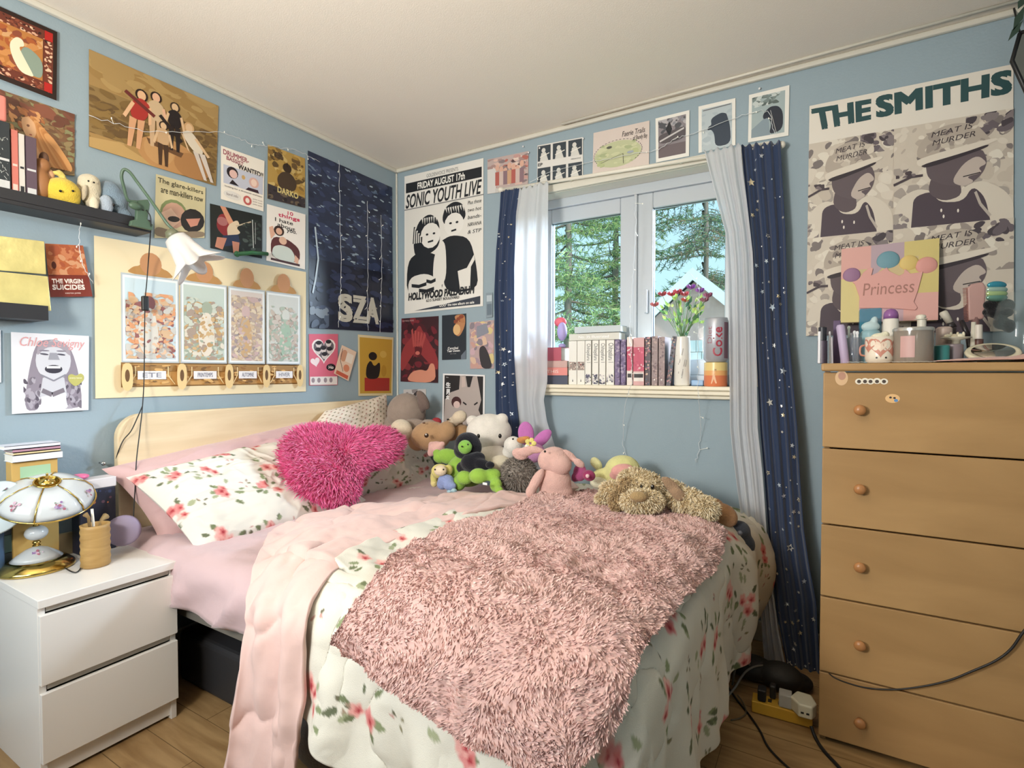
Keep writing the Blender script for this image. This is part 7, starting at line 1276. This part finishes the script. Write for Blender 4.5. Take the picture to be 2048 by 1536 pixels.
xd = dpt(jx(1450), -.42); s7 = .2285 * depth((xd, -.42, DZ)) / F_PX; t = thing('trinket_dish', (xd, -.42, DZ), 'pale shallow trinket dish holding small jewellery', 'dish'); z1 = dz(jy(1225), -.42); m = MB(); m.lathe((xd, -.42, DZ), [(40 * s7, 0), (30 * s7, .004), (30 * s7, z1 - DZ - .008), (110 * s7, z1 - DZ), (108 * s7, z1 - DZ + .002), (20 * s7, z1 - DZ - .004)], n=32, cap=False); m.build('dish_body', cm('#cfc8b4', .35), t)
for i, (X, Y, c_, lb) in enumerate(((1380, 1205, '#e0d8c0', 'cream folded clip in the trinket dish'), (1440, 1190, '#d8ccb0', 'small upright cream charm in the trinket dish'), (1490, 1205, '#e4dcc4', 'cream hair tie lying right in the trinket dish'))): e = at(jx(X), jy(Y), 'y', -.42); m = MB(); m.ell((e[0], -.42, z1 + .006), (.010, .007, .007)); m.ell((e[0] + .008, -.42, z1 + .01), (.004, .004, .009)); tag(m.build('jewellery', cm(c_, .4)), lb, 'jewellery', 'jewellery in the trinket dish')
m = MB(); e0, e1 = at(jx(1500), jy(1060), 'y', -.32), at(jx(1560), jy(1190), 'y', -.34); m.tube([e0, e1], .008, n=10); m.tube([e1, (e1[0] + .01, e1[1], DZ)], .008); tag(m.build('mascara_wand', cm('#2a2427', .35)), 'slanted black mascara tube behind the trinket dish', 'tube')
xw = dpt(jx(1600), -.36); m = MB(); m.lathe((xw, -.36, DZ), [(.016, 0), (.008, .02), (.006, dz(jy(1100), -.36) - DZ)], n=16); tag(m.build('white_funnel', cm('#d4cfc0', .5)), 'small white cone shaped holder beside the dark bottle', 'holder')
# pink hairbrush
e = [at(*cr('J', X, Y), 'y', -.2) for X, Y in ((1550, 770), (1590, 735), (1690, 715), (1720, 760), (1700, 1040), (1560, 1060))]; t = thing('hair_brush', (e[5] + e[4]) / 2 * (1, 1, 0) + (0, 0, DZ), 'flat dusty pink hairbrush standing upright before the large poster', 'brush'); m = MB(); m.prism(e, (0, .02, 0)); m.build('brush_head', cm('#bd9690', .5), t, smooth=False, mods=[bevel(.006, 3)])
m = MB()
for i in range(26): p = e[0] * (1 - i / 25) + e[5] * (i / 25); m.tube([p, p + (-.010, .008, 0)], .0012, n=5)
m.build('bristles', cm('#a86a5c', .6), t); m = MB(); p = (e[4] + e[5]) / 2; m.tube([(p[0], p[1] + .01, DZ), (p[0], p[1] + .01, p[2] + .01)], .011, n=12); m.build('handle', cm('#8a6a68', .5), t)
# hair claw, iridescent, on black fluff
t = thing('hair_claw', at(*cr('J', 1810, 870), 'y', -.30), 'shiny blue and green iridescent hair claw on a black scrunchie', 'hair clip'); IR = [('#4aa4bc', 745), ('#bcd8c8', 785), ('#c8e0a0', 820), ('#7fae9c', 855)]
for c_, Y in IR: c, r, R = pe(*cr('J', 1810, Y), 21 if c_ != '#4aa4bc' else 19, 8, -.30, .9); m = MB(); m.ell(c, r, R=R); m.build('claw_segment', mat('irid_' + c_[1:], c_, .15, metal=.5), t)
t = thing('scrunchie_stand', (dpt(jx(1820), -.28), -.28, DZ), 'black fluffy scrunchies heaped behind the cream hand mirror', 'scrunchie'); m = MB(); r = random.Random(5)
for i in range(11): X, Y = r.uniform(1730, 1920), r.uniform(920, 1130); c, rr, R = pe(*cr('J', X, Y), r.uniform(10, 15), r.uniform(9, 14), -.26 + r.uniform(-.02, .02)); m.ell(c, rr, R=R)
m.build('scrunchie_body', plush('#232225'), t, mods=[remesh(.005, 1)])
# hand mirror, cloth, dome
t = thing('hand_mirror', (dpt(1975, -.5), -.5, DZ), 'cream oval hand mirror lying on the pink cloth', 'mirror'); cC = at(*cr('J', 1740, 1270), 'y', -.5); 
m = MB(); Rm = rotz(YAW) @ rotx(.35) @ roty(-.25); m.lathe((cC[0] + .015, -.47, DZ + .030), [(.001, -.006), (.062, -.006), (.066, 0), (.062, .006), (.055, .004), (.001, .004)], n=40, R=Rm, cap=False); m.build('mirror_frame', cm('#e6dcc0', .4), t); m = MB(); m.lathe((cC[0] + .015, -.47, DZ + .035), [(.05, 0), (.05, .0015)], n=40, R=Rm); m.build('mirror_glass', mat('mirror_silver', '#b0a89c', .05, metal=1.), t)
u, v = np.meshgrid(np.linspace(0, 1, 50), np.linspace(0, 1, 30), indexing='ij'); xx = dpt(jx(1270), -.58) + (DX1 - .01 - dpt(jx(1270), -.58)) * u; yy = -.612 + .12 * v + .0 * u; zz = DZ + .003 + (.010 + .055 * np.clip((u - .55) / .45, 0, 1) ** 1.3) * np.sin(np.pi * np.clip(v * .9 + .1, 0, 1)) * (1 + .25 * vnoise(u * 6, v * 4, 3)) * np.minimum(1, u * 3)
m = MB(); m.grid(np.stack([xx, yy, zz], -1)); o = m.build('pink_cloth', mat('blush_cloth', '#d0a294', .9, sheen=.2, bump=.2, bscale=60)); md = o.modifiers.new('t', 'SOLIDIFY'); md.thickness = .003; tag(o, 'blush pink cloth bunched on the right of the chest top', 'cloth')
m = MB(); a = dpt(jx(500), -.6); b_ = dpt(jx(1270), -.6); u, v = np.meshgrid(np.linspace(0, 1, 60), np.linspace(0, 1, 8), indexing='ij'); m.grid(np.stack([a + (b_ - a) * u, -.622 + .02 * v + .002 * np.sin(u * 90), DZ + .0012 + .0014 * np.abs(np.sin(u * 47)) + 0 * v], -1)); o = m.build('lace_doily', cm('#ede6d6', .8)); md = o.modifiers.new('t', 'SOLIDIFY'); md.thickness = .001; tag(o, 'thin white lace edge along the front of the chest top', 'doily')
t = thing('glass_dome', (2.925, -.33, DZ), 'clear glass dome cut by the right edge of the photo', 'dome'); m = MB(); m.lathe((2.93, -.33, DZ), [(.062, 0), (.065, .01), (.065, .14), (.055, .19), (.035, .22), (.001, .232)], n=40, cap=False); m.build('dome_glass', mat('dome_glass', '#9fb0b0', .03, trans=.85, spec=.9), t); m = MB(); m.lathe((2.93, -.33, DZ), [(.07, 0), (.07, .01), (.064, .012)], n=40); m.build('dome_base', cm('#2a2826', .4), t)
# black framed mirror hung by the right corner, with a leaf
t = thing('hanging_mirror', at(2035, 110, 'y', -.10), 'black angular framed mirror entering at the top right corner', 'mirror'); P6 = [at(x, y, 'y', -.10) for x, y in ((2040, 66), (2024, 122), (2058, 196), (2100, 196), (2128, 120), (2095, 50))]; m = MB(); m.tube(P6 + [P6[0]], .007, n=6); m.build('frame', cm('#1c1c1e', .4), t); m = MB(); m.prism(P6, (0, .004, 0)); m.build('mirror_glass', mat('mirror_silver', '#b0a89c', .05, metal=1.), t, smooth=False)
m = MB(); m.tube([P6[0], (P6[0][0], -.02, CEIL - .002)], .003); m.build('suspension_wire', cm('#1c1c1e', .5), t)
m = MB(); p = at(2045, 30, 'y', -.12)
for a, b_, w in (((2046, 40), (2016, 82), 6), ((2050, 10), (2026, 62), 7), ((2052, -10), (2036, 18), 7)):
    A_, B_ = at(*a, 'y', -.12), at(*b_, 'y', -.12); d = B_ - A_; s = np.array((-d[2], 0, d[0])); s /= np.linalg.norm(s); L_ = w * depth(A_) / F_PX; m.prism([A_, A_ * .5 + B_ * .5 + s * L_, B_, A_ * .5 + B_ * .5 - s * L_], (0, .002, 0))
tag(m.build('artificial_leaves', cm('#2f4438', .5), smooth=False), 'dark green leaves hanging at the extreme top right corner', 'leaves')
# ---------------------------------------------------------------- floor things
A_, B_ = at(1503, 1425, 'z', .0), at(1618, 1457, 'z', .0); B_ = A_ + (B_ - A_) * 1.06; d = B_ - A_; d /= np.linalg.norm(d); nrm = np.array((-d[1], d[0], 0)); 
t = thing('power_strip', (A_ + B_) / 2, 'yellow power strip full of plugs on the floor beside the chest', 'power strip')
def pbox(a0, a1, b0, b1, z0, z1): q = [A_ + d * a0 + nrm * b0, A_ + d * a1 + nrm * b0, A_ + d * a1 + nrm * b1, A_ + d * a0 + nrm * b1]; m = MB(); m.prism([p * (1, 1, 0) + (0, 0, z0) for p in q], (0, 0, z1 - z0)); return m
Ls = np.linalg.norm(B_ - A_); pbox(0, Ls, 0, .06, .002, .042).build('strip_body', cm('#d8a83c', .4), t, smooth=False, mods=[bevel(.003)])
for k in range(5): pbox(Ls * (.1 + .17 * k), Ls * (.1 + .17 * k) + .012, .02, .04, .0425, .0432).build('socket', cm('#3a3228', .5), t, smooth=False)
tag(pbox(.018, .045, .005, .045, .044, .085).build('black_plug', cm('#1c1b1c', .5), smooth=False, mods=[bevel(.005, 3)]), 'black plug at the left end of the yellow power strip', 'plug')
tag(pbox(.055, .075, .04, .07, .044, .09).build('black_plug', cm('#26221f', .5), smooth=False, mods=[bevel(.005, 3)]), 'dark plug standing behind, second along the yellow power strip', 'plug')
tag(pbox(.085, .125, .005, .05, .044, .088).build('grey_adapter', cm('#b9b6ae', .5), smooth=False, mods=[bevel(.003)]), 'light grey adapter in the middle of the yellow power strip', 'adapter')
hexp = [(.12, .01), (.145, -.03), (.185, -.03), (.20, .0), (.185, .05), (.14, .055)]; m = MB(); m.prism([(A_ + d * a + nrm * b) * (1, 1, 0) + (0, 0, .046 + .0) for a, b in hexp], (0, 0, .045)); t = thing('usb_charger', A_ + d * .16 + (0, 0, .046), 'white six sided charger block plugged at the right of the strip', 'charger'); m.build('charger_body', cm('#e6dfc6', .35), t, smooth=False, mods=[bevel(.006, 3)])
for a in (.152, .168): q = A_ + d * a - nrm * .031; m = MB(); m.prism([q * (1, 1, 0) + (0, 0, .062), (q + d * .009) * (1, 1, 0) + (0, 0, .062), (q + d * .009) * (1, 1, 0) + (0, 0, .068), q * (1, 1, 0) + (0, 0, .068)], -nrm * .001); m.build('usb_port', cm('#2a2a2a', .4), t, smooth=False)
def floorcable(pts, r, col, label, z=.004): m = MB(); m.tube(spline([at(x, y, 'z', zz if zz is not None else z) for x, y, zz in pts], 8), r, n=8); tag(m.build('floor_cable', cm(col, .5)), label, 'cable')
floorcable([(1445, 1350, .06), (1460, 1380, .02), (1478, 1405, None), (1500, 1432, None), (1520, 1462, None), (1535, 1492, None), (1560, 1520, None), (1600, 1555, None)], .0035, '#1f1b18', 'black cable snaking over the floor left of the power strip')
floorcable([(1622, 1452, .03), (1632, 1478, None), (1648, 1502, None), (1672, 1528, None), (1700, 1560, None)], .0055, '#1c1917', 'thick black cable running along the foot of the chest')
floorcable([(1462, 1440, None), (1480, 1436, None), (1492, 1425, None), (1486, 1405, .01), (1475, 1390, .02)], .0025, '#6a5c48', 'thin brown cable curling on the floor by the duvet hem')
floorcable([(1448, 1400, .01), (1470, 1375, .05), (1490, 1345, .08), (1515, 1332, .08), (1545, 1335, .07), (1570, 1352, .05)], .004, '#807c74', 'grey cable arching over the dark pile by the curtains')
floorcable([(1465, 1370, .02), (1470, 1340, .08), (1482, 1318, .1), (1500, 1330, .08)], .004, '#6e6a64', 'short grey cable looping up beneath the duvet corner')
m = MB(); c = at(1560, 1365, 'z', .04); m.ell((c[0], c[1] + .03, .05), (.08, .06, .05)); m.ell((c[0] - .10, c[1] + .05, .045), (.09, .06, .045)); m.ell((c[0] + .05, c[1] + .06, .03), (.06, .05, .03)); tag(m.build('cloth_bag', mat('dark_nylon', '#2c2926', .6, bump=.4, bscale=40), mods=[remesh(.008, 2)]), 'crumpled dark bag on the floor under the sheer curtain', 'bag')
